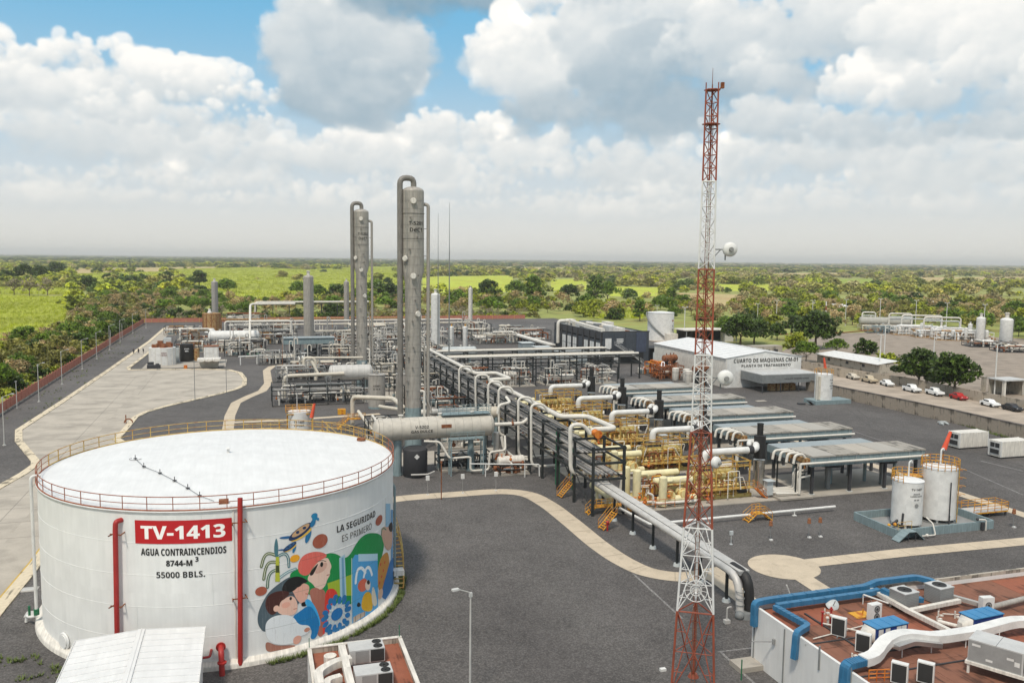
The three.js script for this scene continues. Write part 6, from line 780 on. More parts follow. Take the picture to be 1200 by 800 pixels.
function column(name, label, x, z, r, h, m, o = {}) { const t = T(name, label, 'column vessel', [x, 0, z]); part(t, 'shell', domed(r, 0.6, h, 0, 0, 20), m); part(t, 'skirt', cyl(r * 1.05, 0.7, 0, 0, 0, r, 16), M.blueGrey); part(t, 'top_nozzle', [cyl(r * 0.3, r * 0.9, 0, h - 0.1, 0), cyl(r * 0.45, 0.12, 0, h + r * 0.7, 0)], o.cap ?? M.whiteDirty); part(t, 'ladder', [[-0.2, 0.2].map((d) => bar([d + r * 0.4, 0.6, r * 1.05], [d + r * 0.4, h, r * 1.05], 0.03, 4)), Array.from({ length: Math.floor(h / 1.5) }, (_, i) => bar([r * 0.4 - 0.2, 1 + i * 1.5, r * 1.05], [r * 0.4 + 0.2, 1 + i * 1.5, r * 1.05], 0.03, 4))], M.steelGrey); if (o.ring) part(t, 'platform', [cyl(r * 1.7, 0.1, 0, h * 0.82, 0, r * 1.7, 16), new THREE.TorusGeometry(r * 1.7, 0.05, 4, 20).rotateX(Math.PI / 2).translate(0, h * 0.82 + 1, 0)], o.ring); return t; }
column('column_vessel', 'tall white domed column east of the tall tower', 57.83,-271.87, 1.5, 20.14, M.white);
column('column_vessel', 'short white column with a yellow top, the western of the two twins', 67.28,-289.09, 0.85, 7.8, M.white, { cap: M.yellow });
column('column_vessel', 'short white column with a yellow top, the eastern of the two twins', 71.97,-288.16, 0.85, 7.81, M.white, { cap: M.yellow });
column('column_vessel', 'very slim pale column standing far back by the dry field', 91.32,-356.6, 0.9, 18.88, M.whiteDirty);
column('column_vessel', 'grey clad column on the blue-grey shelter, west of the small tower', 18.84,-293.1, 1.7, 25.33, M.clad, { cap: M.whiteDirty });
column('column_vessel', 'slim pale grey column half hidden behind the small tower', 40.65,-378.96, 1.15, 21.08, M.clad);
column('column_vessel', 'dark grey column far back beside the tan tank', -14.56,-388.28, 1.35, 20.66, M.pipeDull);
{ const t = T('machine_shelter', 'blue-grey shelter roof on legs round the grey clad column', 'shelter', [17.51, 0, -272.79]); part(t, 'roof', box(15.5, 1.8, 5, 0, 4.2, -1), M.blueGrey); part(t, 'roof_sheet', box(16, 0.15, 5.6, 0, 6.02, -1), M.coolerBlue); for (const x of [-7.4, -2.5, 2.5, 7.4]) for (const z of [-3.2, 1.2]) part(t, 'column', box(0.3, 4.2, 0.3, x, 0, z), M.steelGrey); part(t, 'machine', [-5, 0, 5].map((x) => [box(2.6, 1.8, 2.4, x, 0.2, -1), cyl(0.7, 3, x, 1.2, -0.4), box(1.2, 2.6, 1.2, x + 1.6, 0, -1)]).flat(), M.dark); part(t, 'bracing', [[-7.4, -2.5], [-2.5, 2.5], [2.5, 7.4]].map(([a, b]) => [bar([a, 0.3, 1.2], [b, 2.2, 1.2], 0.08, 4), bar([b, 0.3, 1.2], [a, 2.2, 1.2], 0.08, 4)]).flat(), M.steelGrey); }
for (const [i, px] of [[0, 378], [1, 400], [2, 440]]) skid('process_skid', `distant process skid of white pipes, ${['beside the shelter', 'behind the small tower', 'between the towers far back'][i]}`, 'process skid', [29.42, 37.92, 45.65][i], [-314.91, -326.76, -302.33][i], 14, 8, 4, 60 + i, { n: 12, r: 0.2, pipes: [M.pipeWhite, M.cream, M.pipeGrey, M.rust] });
// far north side: raised pipe line, racks, skids
rack('pipe_bridge', 'raised black pipe bridge carrying a white pipe along the north edge', [3, -452], [60, -452], 4, 7.6, 8, [7.4], M.steel);
one('bridge_pipe', 'white pipe on the raised bridge that drops at its western end', 'pipe', tube([[2.5, 0.3, -451], [2.5, 8.2, -451], [60, 8.2, -451]], 0.5, 8, 1.4), M.pipeWhite);
for (const [i, p] of [[-1.1,-356.21], [7.57,-332.46], [-3.13,-421.51], [13.13,-383.61], [45.56,-347.83], [60.54,-353.35], [84.54,-318.01], [104.37,-337.26], [86.73,-303.88], [104.28,-314.31]].entries()) skid('process_skid', `far process skid of pipes and small drums by the ${['tan tank', 'green pump', 'tan tank, northern row', 'raised bridge', 'small tower, northern row', 'tall tower, northern row', 'slim pale column', 'slim pale column, eastern side', 'twin white columns', 'white trunk line'][i]}`, 'process skid', p[0], p[1], 15, 9, 3.8, 70 + i, { n: 13, r: 0.22, drums: 4, pipes: [M.pipeWhite, M.cream, M.rust, M.pipeGrey], frame: i % 3 ? M.steelGrey : M.steel, drum: i % 2 ? M.white : M.whiteDirty, base: M.gravelPlain });
for (const [l, a, y, x0, x1, m, r] of [['long pale pipe along the northern skids, front one', -352, 4.2, 4, 96, M.cream, 0.36], ['long pale pipe along the northern skids, back one', -366, 4.6, -10, 90, M.pipeWhite, 0.36], ['long rust-tinged pipe along the northern skids', -386, 4, -14, 84, M.tan, 0.4]]) one('long_pipe', l, 'pipe', [tube([[x0, 0.3, a], [x0, y, a], [x1, y, a], [x1, 0.3, a]], r, 8, 1), ...Array.from({ length: 9 }, (_, i) => box(0.3, y - r, 0.4, lerp(x0 + 2, x1 - 2, i / 8), 0, a))], m);
rack('trunk_line', 'pale flat-topped trunk line on black posts beyond the twin white columns', [95.5, -264], [95.5, -304], 2, 3.0, 3.6, [2.9], M.steel);
one('trunk_cover', 'pale cover of the trunk line on black posts', 'cable trunk', box(2.4, 0.5, 41, 95.5, 2.95, -284), M.whiteDirty);
for (const [i, x, z, w, h] of [[0, 93.5, -241, 9, 3.4], [1, 88.6, -254, 5, 3.6], [2, 86, -262, 4, 4.2]]) { const t = T('equipment_cabin', `pale blue-grey flat-roofed cabin before the dark hall, ${['the widest', 'the middle', 'the smallest'][i]}`, 'cabin', [x, 0, z]); part(t, 'wall', box(w, h, 4.5), M.coolerBlue); part(t, 'roof', box(w + 0.4, 0.2, 4.9, 0, h, 0), M.paleBlue); part(t, 'door', box(0.9, 2.1, 0.06, -w * 0.2, 0, 2.26), M.steelGrey); }
// ================================================================ dark hall
{
  const t = T('engine_hall', 'dark slate-coloured machine hall with pale openings and roof ducts', 'building', [101.5, 0, -235]), w = 15.2, d = 43, h = 9.6;
  part(t, 'wall', [box(w, h, 0.3, w / 2, 0, -0.15), box(0.3, h - 2.6 - 1.4, d, 0.16, 1.4 + 0, -d / 2 - 0.3), box(0.3, h, d - 0.6, w - 0.15, 0, -d / 2 - 0.3), box(w, h, 0.3, w / 2, 0, -d + 0.15)], M.navy);
  part(t, 'plinth', box(0.5, 1.4, d - 0.4, 0.26, 0, -d / 2 - 0.2), M.dark); part(t, 'parapet', [box(0.34, 2.2, d - 0.3, 0.18, h - 2.2, -d / 2 - 0.15), box(w + 0.3, 0.35, 0.34, w / 2, h, -0.15)], M.dark);
  part(t, 'roof', box(w - 0.4, 0.2, d - 0.6, w / 2, h - 0.5, -d / 2), M.steelGrey);
  for (let k = 0; k < 9; k++) part(t, 'pilaster', box(0.5, h, 0.7, -0.06, 0, -1.2 - k * 4.9), M.dark);
  for (const k of [0, 1, 2, 4, 5, 6]) { const z = -3.7 - k * 4.9, p = part(t, 'opening', box(0.12, 4.6, 3.2, -0.03, 1.6, z), M.white); part(p, 'frame_bar', [box(0.14, 0.16, 3.3, -0.05, 3.8, z), box(0.14, 4.6, 0.14, -0.05, 1.6, z)], M.steelGrey); }
  part(t, 'doorway', [box(2.0, 4.2, 0.1, 1.7, 3.6, 0.04)], M.white); part(t, 'door', box(2.0, 3.0, 0.1, 4.6, 0, 0.06), M.acLight); part(t, 'dark_bay', [box(3.8, 3.4, 0.1, 1.95, 0, 0.05), box(7.6, 3.4, 0.1, 9.6, 0, 0.05)], M.black);
  for (let k = 0; k < 3; k++) part(t, 'wall_panel', box(3.3, 6.0, 0.12, 5.4 + k * 3.6, 3.5, 0.06), k === 2 ? mat(0.06, 0.075, 0.12, { map: tStreak }) : M.navy); part(t, 'name_plate', [box(2.2, 0.28, 0.06, 5.5, 7.4, 0.16), box(2.2, 0.28, 0.06, 5.5, 6.9, 0.16), box(1.8, 0.28, 0.06, 5.5, 6.4, 0.16)], M.white);
  part(t, 'outside_stair', [stair([12.6, 0.2, 1.6], [8.2, 3.6, 1.6], 1.2, 12), stair([7.2, 3.6, 1.6], [3.4, 6.0, 1.4], 1.2, 10), box(1.4, 0.1, 1.4, 7.7, 3.55, 1.6)], M.acLight);
  const R = rng(15); for (let k = 0; k < 9; k++) part(t, 'roof_unit', box(2.0 + R() * 2.4, 1.1 + R() * 1.0, 2 + R() * 3, 2.5 + R() * 9, h - 0.3, -3 - k * 4.3), [M.whiteDirty, M.acLight, M.cream, M.steelGrey][k % 4]);
  part(t, 'roof_duct', [square([[1.6, h + 0.4, -4], [1.6, h + 0.8, -20], [4, h + 0.8, -40]], 1.2, 0.9, 0.8), tube([[8, h + 0.5, -3], [6, h + 1.2, -14], [7, h + 0.6, -30]], 0.6, 10, 2), tube([[-0.8, 3, -37], [-0.8, h + 0.9, -37], [3, h + 0.9, -37]], 0.6, 10, 1.2)], M.whiteDirty); part(t, 'rust_patch', [box(3, 0.3, 4, 4, h - 0.3, -12), box(2, 0.4, 2, 10, h - 0.3, -6)], M.rust);
}
// ================================================================ white hall with lettering
{
  const x0 = 112.6, x1 = 134.5, z0 = -184, z1 = -223, h = 7.3, pk = 8.8, w = x1 - x0, d = z0 - z1, t = T('machine_hall', 'white metal hall with a gable roof and black lettering on its front', 'building', [x0, 0, z0]);
  const gable = new THREE.Shape([[0, 0], [w, 0], [w, h], [w / 2, pk], [0, h]].map(([a, b]) => new THREE.Vector2(a, b)));
  part(t, 'gable_wall', new THREE.ExtrudeGeometry(gable, { depth: 0.2, bevelEnabled: false }).translate(0, 0, -0.2), M.white); part(t, 'gable_wall', new THREE.ExtrudeGeometry(gable, { depth: 0.2, bevelEnabled: false }).translate(0, 0, -d), M.white);
  part(t, 'side_wall', box(0.2, h, d - 0.4, 0.1, 0, -d / 2), M.whiteDirty); part(t, 'side_wall', box(0.2, h, d - 0.4, w - 0.1, 0, -d / 2), M.whiteDirty);
  const a = Math.atan2(pk - h, w / 2), L = Math.hypot(pk - h, w / 2) + 0.3; for (let k = 0; k < 13; k++) for (const s of [-1, 1]) part(t, 'roof_panel', [box(L, 0.08, d / 13 + 0.03 - 0.06, s * L / 2, 0, 0).rotateZ(-s * a).translate(w / 2, pk + 0.05, 0.2 - (k + 0.5) * (d + 0.4) / 13), box(L, 0.05, 0.06, s * L / 2, 0.08, 0).rotateZ(-s * a).translate(w / 2, pk + 0.05, 0.2 - k * (d + 0.4) / 13 - 0.04)], M.roofWhite);
  part(t, 'wall_rib', Array.from({ length: 20 }, (_, i) => box(0.06, h - 0.2 + (pk - h) * (1 - Math.abs(i - 9.5) / 9.5) * 0.9, 0.05, 0.6 + i * 1.08, 0, 0.03)), M.white); part(t, 'downpipe', bar([0.15, h, 0.1], [0.15, 0, 0.1], 0.07), M.whiteDirty);
  part(t, 'lettering', raw(new THREE.PlaneGeometry(19.5, 3.1).translate(w / 2 + 0.6, 6.1, 0.08)), decal(print(1024, 164, (g, W, H) => { g.clearRect(0, 0, W, H); g.fillStyle = '#2a2927'; g.textAlign = 'center'; g.textBaseline = 'middle'; const s = (q, y, px, ww) => { g.save(); g.font = `bold ${px}px sans-serif`; g.translate(W / 2, y); g.scale(ww / g.measureText(q).width, 1); g.fillText(q, 0, 0); g.restore(); }; s('CUARTO DE MAQUINAS CM-01', 52, 70, W * 0.97); s('PLANTA DE TRATAMIENTO', 122, 50, W * 0.74); })));
  part(t, 'white_strip', box(4.8, 0.8, 0.06, 12.6, 3.9, 0.05), M.white);
  const c = T('entrance_canopy', 'grey canopy with a deep fascia before the lettered white hall', 'canopy', [x0 + 4.2, 0, z0 + 0.3]); part(c, 'roof', box(15.6, 0.25, 9.2, 7.8, 4.2, 4.6), M.acLight); part(c, 'fascia', [box(15.7, 2.0, 0.12, 7.8, 2.3, 9.25), box(0.12, 2.0, 9.2, -0.02, 2.3, 4.6), box(0.12, 2.0, 9.2, 15.62, 2.3, 4.6)], M.steelGrey); for (const x of [0.2, 5.3, 10.4, 15.4]) part(c, 'post', box(0.22, 3.1, 0.22, x, 0, 9.1), M.dark); part(c, 'lettering', raw(new THREE.PlaneGeometry(8, 0.7).translate(9.6, 3.3, 9.33)), decal(print(256, 32, lines([['SALA DE COMPRESORES', 16, 20]], '#201f1e'))));
  for (let k = 0; k < 4; k++) tag(part(scene, 'timber_crate', [box(1.5, 1.7, 1.2, x0 + 9 + k * 1.9, 0, z0 + 6.4), box(1.6, 0.1, 0.06, x0 + 9 + k * 1.9, 0.8, z0 + 7.03)], M.tan), `brown timber crate under the grey canopy, ${['first', 'second', 'third', 'fourth'][k]} counted from the white hall corner`, 'crate', 'brown crates under the canopy');
}
// drums and pipes beside the halls
for (const [i, p] of [[107.14,-208.25], [105.82,-201.73]].entries()) skid('scaffold_stack', i ? 'rusty stacked frames before the white hall wall' : 'orange stacked frames beside the dark hall', 'scaffold stack', p[0], p[1], 7, 5, 3.6, 90 + i, { n: 12, r: 0.16, frame: i ? M.rust : M.orange, pipes: i ? [M.rust] : [M.orange, M.yellow], drums: 1, pump: M.rust, base: M.gravelPlain });
for (const [x, y, z, l] of [[111.2, 5.2, -205, 'rusty horizontal drum raised on legs beside the white hall, northern one'], [110.6, 4.6, -187.5, 'rusty horizontal drum raised on legs beside the white hall, southern one']]) drumVessel('rusty_drum', l, 'tank', [x - 3, y, z], 0.9, 4.2, 0.3, M.rust, { saddle: M.steel, noz: M.rust });
for (const [i, x, z] of [[0, 106.8, -199], [1, 108.6, -196.4], [2, 107.4, -193]]) { const t = T('small_tank', `small white upright tank beside the white hall, ${['northern', 'middle', 'southern'][i]} one`, 'tank', [x, 0, z]); part(t, 'shell', domed(0.95, 0.1, 3.4, 0, 0, 16, 0.2), M.whiteDirty); part(t, 'band', new THREE.TorusGeometry(0.96, 0.04, 4, 18).rotateX(Math.PI / 2).translate(0, 2.2, 0), M.steelGrey); part(t, 'pipe', tube([[0.9, 0.3, 0.5], [1.2, 2, 0.8], [1.8, 2.2, 0.8]], 0.08, 6), M.rust); }
skid('pipe_stack', 'heap of grey pipes lying on the gravel before the orange frames', 'pipe stack', 104.77,-212.34, 5, 3, 0, 95, { n: 7, r: 0.2, drums: 2, valves: 1, base: M.gravelPlain });
// white storage tank with a spiral stair, far back
{ const x = 156.25, z = -304.56, h = 10.9, t = T('storage_tank', 'white upright storage tank with a slanting stair, beyond the dark hall', 'storage tank', [x, 0, z]), r = 5.2; part(t, 'shell', cyl(r, h, 0, 0, 0, r, 40), M.white); part(t, 'roof', [cyl(r + 0.1, 0.1, 0, h, 0, r + 0.1, 40), new THREE.ConeGeometry(r, 0.5, 40).translate(0, h + 0.35, 0)], M.roofWhite); const P = []; for (let i = 0; i <= 16; i++) { const a = -2.1 + i / 16 * 1.9; P.push([Math.sin(a) * (r + 0.4), h * (1 - i / 16 * 0.85), Math.cos(a) * (r + 0.4)]); } part(t, 'stair', [tube(P, 0.3, 6, 0.01)], M.steelGrey); part(t, 'emblem', [box(1.0, 0.6, 0.06, 2.6, h * 0.7, r * 0.88).rotateY(0.05)], M.rust); part(t, 'lettering', patch(r + 0.03, 0.62, 1.2, h * 0.3, h * 0.6), decal(print(64, 128, lines([['TV', 30, 40], ['02', 85, 40]], '#3a3836')))); part(t, 'base_box', box(4.6, 3, 3, 1.6, 0, r + 0.6), M.whiteDirty); }
// ================================================================ dike with two white tanks
{
  const t = T('containment_dike', 'steel-blue rectangular dike wall round the two white tanks', 'dike', [70.1, 0, -77]);
  part(t, 'wall', box(13.9, 1.0, 0.22, 6.95, 0, 0), M.blueGrey); part(t, 'wall', box(13.9, 1.0, 0.22, 6.95, 0, -7.2), M.blueGrey); part(t, 'wall', box(0.22, 1.0, 6.98, 0, 0, -3.6), M.blueGrey); part(t, 'wall', box(0.22, 1.0, 6.98, 13.9, 0, -3.6), M.blueGrey); part(t, 'floor', box(13.6, 0.12, 6.9, 6.95, 0, -3.6), M.acGrey);
  part(t, 'step_ramp', [square([[-0.9, 0.05, 0.75], [0.5, 1.08, 0.75], [1.5, 1.08, 0.75], [2.7, 0.05, 0.75]], 1.15, 0.09, 0.05)], M.blueGrey); part(t, 'ramp_rib', [bar([0.5, 0, 1.2], [0.5, 1.0, 1.2], 0.05, 4), bar([1.5, 0, 1.2], [1.5, 1.0, 1.2], 0.05, 4)], M.dark); part(t, 'step_rail', rail([[0, 1, 0.1], [1.9, 1, 0.1]], 0.9, 1, 0.03, 0.9), M.yellowRail);
  part(t, 'drain_pipe', [tube([[2.8, 0.3, 0.8], [4.6, 0.3, 0.9], [4.6, 1.5, 0.4], [4.6, 1.9, -0.6]], 0.08, 8), tube([[12.4, 0, 0.4], [12.4, 1.3, 0.4], [11.4, 1.3, 0.1]], 0.09, 8), ball(0.2, 3.4, 0.35, 0.9, 1, 8)], M.whiteDirty); part(t, 'valve', [box(0.3, 0.9, 0.3, 11.9, 0.1, 0.4), ball(0.18, 11.4, 1.35, 0.1, 1, 8)], M.dark);
  for (const [x, z, r, h, l, k] of [[74.4, -80.4, 1.72, 5.6, 'white upright tank with black lettering inside the steel-blue dike', 0], [79.8, -81.2, 2.0, 6.6, 'larger white upright tank with a yellow ladder and rails inside the steel-blue dike', 1]]) {
    const q = T('storage_tank', l, 'storage tank', [x, 0.12, z]); part(q, 'shell', [cyl(r, h - 0.5, 0, 0.5, 0, r, 32)], M.white); part(q, 'roof', new THREE.ConeGeometry(r + 0.05, 0.3, 32).translate(0, h + 0.15, 0), M.roofWhite); part(q, 'leg', [0, 1, 2, 3].map((i) => box(0.2, 0.55, 0.2, Math.cos(i * 1.57 + 0.78) * r * 0.85, 0, Math.sin(i * 1.57 + 0.78) * r * 0.85)), M.white);
    part(q, 'vent', tube([[0, h, 0], [0, h + 2.1, 0], [0.35, h + 2.3, 0], [0.4, h + 2.0, 0]], 0.1, 8, 0.2), M.white);
    part(q, 'guardrail', (k ? [...Array(18).keys()] : [...Array(9).keys()]).map((i) => { const a = i / 18 * 6.283 + (k ? 0 : 2.6), b = (i + 1) / 18 * 6.283 + (k ? 0 : 2.6); return [0.35, 0.7, 1.1].map((y) => bar([Math.cos(a) * r * 1.06, h + y, Math.sin(a) * r * 1.06], [Math.cos(b) * r * 1.06, h + y, Math.sin(b) * r * 1.06], 0.04, 4)).concat([bar([Math.cos(a) * r * 1.06, h - 0.1, Math.sin(a) * r * 1.06], [Math.cos(a) * r * 1.06, h + 1.1, Math.sin(a) * r * 1.06], 0.04, 4)]); }).flat(), M.yellow);
    if (k) { part(q, 'ladder', [[-0.3, 0.3].map((d) => bar([1.2 + d * 0.7, 0.2, 1.75 - d * 0.7], [1.2 + d * 0.7, h + 1, 1.75 - d * 0.7], 0.05, 4)), Array.from({ length: 16 }, (_, i) => bar([1.0, 0.5 + i * 0.4, 1.95], [1.41, 0.5 + i * 0.4, 1.55], 0.04, 4))], M.yellowRail); part(q, 'ladder_cage', Array.from({ length: 5 }, (_, i) => new THREE.TorusGeometry(0.42, 0.035, 4, 12, 4.4).rotateX(Math.PI / 2).rotateY(-2.4).translate(1.45, 2.6 + i * 1.0, 2.0)), M.yellow); part(q, 'level_gauge', [cyl(0.07, 4.6, -0.3, 0.6, r + 0.12), cyl(0.09, 1.2, -0.3, 0, r + 0.14)], M.dark); part(q, 'dark_pad', cyl(r * 1.05, 0.08, 0, 0.02, 0, r * 1.05, 28), M.steelGrey); }
    else { part(q, 'lettering', patch(r + 0.02, -0.12, 1.7, 3.2, 5.2), decal(print(256, 300, lines([['TV-1407', 60, 56], ['ACEITE', 140, 40], ['LUBRICANTE', 182, 38], ['30 M³', 245, 40]], '#262422')))); part(q, 'emblem', cyl(0.24, 0.03, 0, 0, 0, 0.24, 16).rotateX(Math.PI / 2).translate(0, 2.9, r + 0.03).rotateY(-0.12), M.acGrey); part(q, 'pipe', [tube([[-1.5, 0.2, 1.0], [-1.5, 1.9, 1.1]], 0.12, 8), tube([[-2.4, 0.5, 0.5], [-1.6, 0.9, 0.4]], 0.16, 8)], M.dark); part(q, 'valve', [ball(0.22, -2.4, 0.6, 0.9, 1, 8), ball(0.2, -2.8, 0.4, 0.4, 1, 8)], M.yellow); }
  }
  const c = T('chemical_rack', 'tan and yellow framed stack between the two white dike tanks', 'equipment rack', [77.2, 0.12, -82.6]); part(c, 'panel', box(1.0, 3.6, 1.2, 0, 0.6, 0), M.tan); part(c, 'frame', [[-0.8, -0.7], [0.8, -0.7], [-0.8, 0.7], [0.8, 0.7]].map(([x, z]) => box(0.1, 5.4, 0.1, x, 0, z)).concat([1.6, 3.4, 5.3].map((y) => box(1.8, 0.1, 1.6, 0, y, 0))), M.yellow); part(c, 'rail', rail([[-0.8, 5.4, 0.7], [0.8, 5.4, 0.7]], 1, 2, 0.04, 0.8), M.yellow);
  const w = T('walkway', 'yellow railed low walkway beside the steel-blue dike', 'walkway', [84.4, 0, -81.6]); part(w, 'deck', box(5.6, 0.08, 2.0, 3.0, 0.7, 0), M.galv); part(w, 'rail', [rail([[0.4, 0.75, 1.0], [5.8, 0.75, 1.0], [5.8, 0.75, -1.0], [0.4, 0.75, -1.0]], 1.0, 2, 0.04, 1.1)], M.yellow); part(w, 'leg', [[0.6, 0.8], [5.6, 0.8], [0.6, -0.8], [5.6, -0.8], [3, 0.8]].map(([x, z]) => cyl(0.12, 0.7, x, 0, z)), M.dark); part(w, 'beam', [box(5.6, 0.16, 0.12, 3, 0.54, 0.95), box(5.6, 0.16, 0.12, 3, 0.54, -0.95)], M.yellow);
}
function windsock(label, p, h, dir) { const t = T('windsock', label, 'windsock', [p[0], 0, p[1]]); part(t, 'pole', cyl(0.05, h, 0, 0, 0, 0.04, 8), M.rust); part(t, 'sock', new THREE.CylinderGeometry(0.2, 0.34, 2.5, 12, 1, true).translate(0, 1.25, 0).rotateZ(dir).translate(0, h - 0.4, 0), M.wind); part(t, 'hoop', new THREE.TorusGeometry(0.34, 0.04, 5, 16).rotateX(Math.PI / 2).rotateZ(dir).translate(0, h - 0.4, 0), M.steelGrey); }
windsock('red windsock on a rusty pole behind the small white tank at the water tank', [9.72,-147.44], 4.2, -0.22);
windsock('red windsock standing behind the two white dike tanks', [86.04,-87.13], 7.6, -0.38);
windsock('small red windsock over the white tank on the steel-blue plinth', [125.62,-162.92], 7.6, 0.2);
{ const t = T('foam_tank', 'small white square-signed tank with yellow rails behind the water tank', 'tank', [7.87, 0, -150.09]); part(t, 'shell', [cyl(1.9, 4.3, 0, 0.3, 0, 1.9, 24)], M.white); part(t, 'guardrail', [rail([[-2.3, 4.4, 1.4], [2.3, 4.4, 1.4], [2.3, 4.4, -1.4], [-2.3, 4.4, -1.4], [-2.3, 4.4, 1.4]], 1.1, 2, 0.045, 1.2)], M.yellow); part(t, 'cradle', [box(0.25, 4.2, 0.25, -2.1, 0, 1.3), box(0.25, 4.2, 0.25, 2.1, 0, 1.3), box(4.4, 0.2, 0.2, 0, 4.2, 1.5)], M.yellowRail); part(t, 'lettering', patch(1.92, -0.1, 2.6, 1.9, 3.5), decal(print(256, 150, lines([['TV-1405', 50, 50], ['ESPUMA', 105, 44]], '#262422')))); part(t, 'vent', cyl(0.06, 3, -0.4, 4.6, 0), M.white); }
one('barrier_rail', 'yellow railing and platform behind the water tank', 'railing', [rail([-0.8,0.2,-156.59, 5.83,0.2,-156.51].length === 6 ? [[-1.52,0.3,-155.5], [6.25,0.3,-155.89]] : [], 1.4, 2, 0.05, 1.6), rail([[10.38,0.3,-154.85], [15.34,0.3,-152.82], [18.2,0.3,-145.28]], 1.4, 2, 0.05, 1.6)], M.yellowRail);
one('yellow_platform', 'yellow step platform with a pale box beside the vessel end', 'step platform', [stair([14.82, 0, -155.27], [14.82 + 2, 1.8, -155.27], 1.2, 6), box(2.4, 0.1, 1.6, 14.82 + 3, 1.8, -155.27), rail([[14.82 + 2, 1.8, -155.27 + 0.8], [14.82 + 5, 1.8, -155.27 + 0.8]], 1.1, 2, 0.05, 0.8), box(1.4, 1.0, 1.0, 14.82 + 1, 2.4, -155.27 - 2)], M.yellow);
// white tank on its plinth, lettered
{ const t = T('water_cistern', 'white upright tank with yellow rail on a steel-blue plinth by the east wall', 'storage tank', [122.18, 0, -157.8 - 1]); part(t, 'plinth', box(9.4, 0.9, 4.2, 1.2, 0, 0), M.blueGrey); part(t, 'shell', cyl(1.9, 5.7, 0, 0.9, 0, 1.9, 28), M.white); part(t, 'shade_panel', box(0.6, 5.2, 1.2, -1.7, 1.0, 0.5), M.cream); part(t, 'guardrail', Array.from({ length: 10 }, (_, i) => { const a = i * 0.628, b = a + 0.628; return [bar([Math.cos(a) * 2, 7.6, Math.sin(a) * 2], [Math.cos(b) * 2, 7.6, Math.sin(b) * 2], 0.05, 4), bar([Math.cos(a) * 2, 6.6, Math.sin(a) * 2], [Math.cos(a) * 2, 7.6, Math.sin(a) * 2], 0.05, 4)]; }).flat(), M.yellow); part(t, 'lettering', patch(1.92, 0.5, 1.9, 2.4, 6.0), decal(print(192, 360, lines([['TV-1409', 60, 44], ['AGUA', 130, 40], ['SERVICIOS', 185, 34], ['50 M³', 245, 40]], '#2c2a28')))); part(t, 'ramp', [box(0.1, 1.3, 1.2).rotateZ(0.9).translate(-3.9, 0.1, 1.6), box(1.4, 0.3, 1.2, -6, 0, 0.5)], M.dark); part(t, 'side_pipe', cyl(0.09, 7.2, -2.6, 0, 1.2), M.pipeWhite); }
// reefer containers
for (const [i, p, l] of [[0, [116.39,-112.54], 'white refrigerated container with dark end, the one nearer the tall east wall'], [1, [117.46,-105.2], 'white refrigerated container with dark end, cut by the picture edge']]) {
  const t = T('container', l, 'container', [p[0] + 1.0, 0.25, p[1] - 1.2], 0); part(t, 'body', box(6.1, 2.55, 2.44), M.whiteDirty); part(t, 'corrugation', Array.from({ length: 22 }, (_, k) => box(0.12, 2.3, 0.04, -2.9 + k * 0.276, 0.12, 1.235)), M.whiteDirty); part(t, 'corner_post', [-1, 1].flatMap((s) => [-1, 1].map((q) => box(0.14, 2.6, 0.14, s * 3.02, 0, q * 1.2))), M.white); part(t, 'cooling_unit', [box(0.08, 2.0, 2.0, -3.08, 0.3, 0)], M.acLight); part(t, 'vent_grille', [box(0.06, 0.7, 0.8, -3.13, 1.5, -0.45), box(0.06, 0.7, 0.8, -3.13, 1.5, 0.5), box(0.06, 0.7, 1.7, -3.13, 0.45, 0)], M.grille); part(t, 'skid_rail', [box(6.1, 0.25, 0.2, 0, -0.25, 1.0), box(6.1, 0.25, 0.2, 0, -0.25, -1.0)], M.dark);
}
one('wheel_cart', 'small pale cart left on the gravel before the containers', 'cart', [box(1.6, 0.25, 0.8, 129.32, 0.3, -131.73), cyl(0.2, 0.9, 0, 0, 0).rotateX(1.57).translate(129.32 - 0.6, 0.2, -131.73), cyl(0.2, 0.9, 0, 0, 0).rotateX(1.57).translate(129.32 + 0.6, 0.2, -131.73)], M.paleBlue);
one('pale_slab', 'pale flat slab lying on the gravel before the white hall', 'slab', box(2.4, 0.1, 1.2, 109.84, 0, -164.28), M.slab);
// ================================================================ north-west corner of the plant
{ const q = [-24.44,-261.79], t = T('service_tank', 'wide white tank with rusty fittings on top at the road loop', 'storage tank', [q[0], 0, q[1]]); part(t, 'shell', [cyl(3.6, 5.0, 0, 0, 0, 3.6, 28)], M.white); part(t, 'rib', Array.from({ length: 14 }, (_, i) => box(0.12, 5, 0.1, Math.sin(i * 0.449) * 3.62, 0, Math.cos(i * 0.449) * 3.62)), M.whiteDirty); part(t, 'fitting', [[-2, 0.6], [0.2, 1.4], [1.8, 0.2], [-0.6, -1]].map(([x, z], i) => [box(1.4, 0.9 + i * 0.3, 1, x, 5, z), cyl(0.3, 1.2, x + 0.8, 5, z)]).flat(), M.rust); part(t, 'pale_bin', box(2.0, 2.6, 1.6, 1.4, 5.0, -1.2), M.paleBlue); part(t, 'lettering', patch(3.62, 0.2, 2.4, 2.4, 4.2), decal(print(128, 96, lines([['AGUA', 30, 30], ['CRUDA', 64, 28]], '#7a2a20')))); }
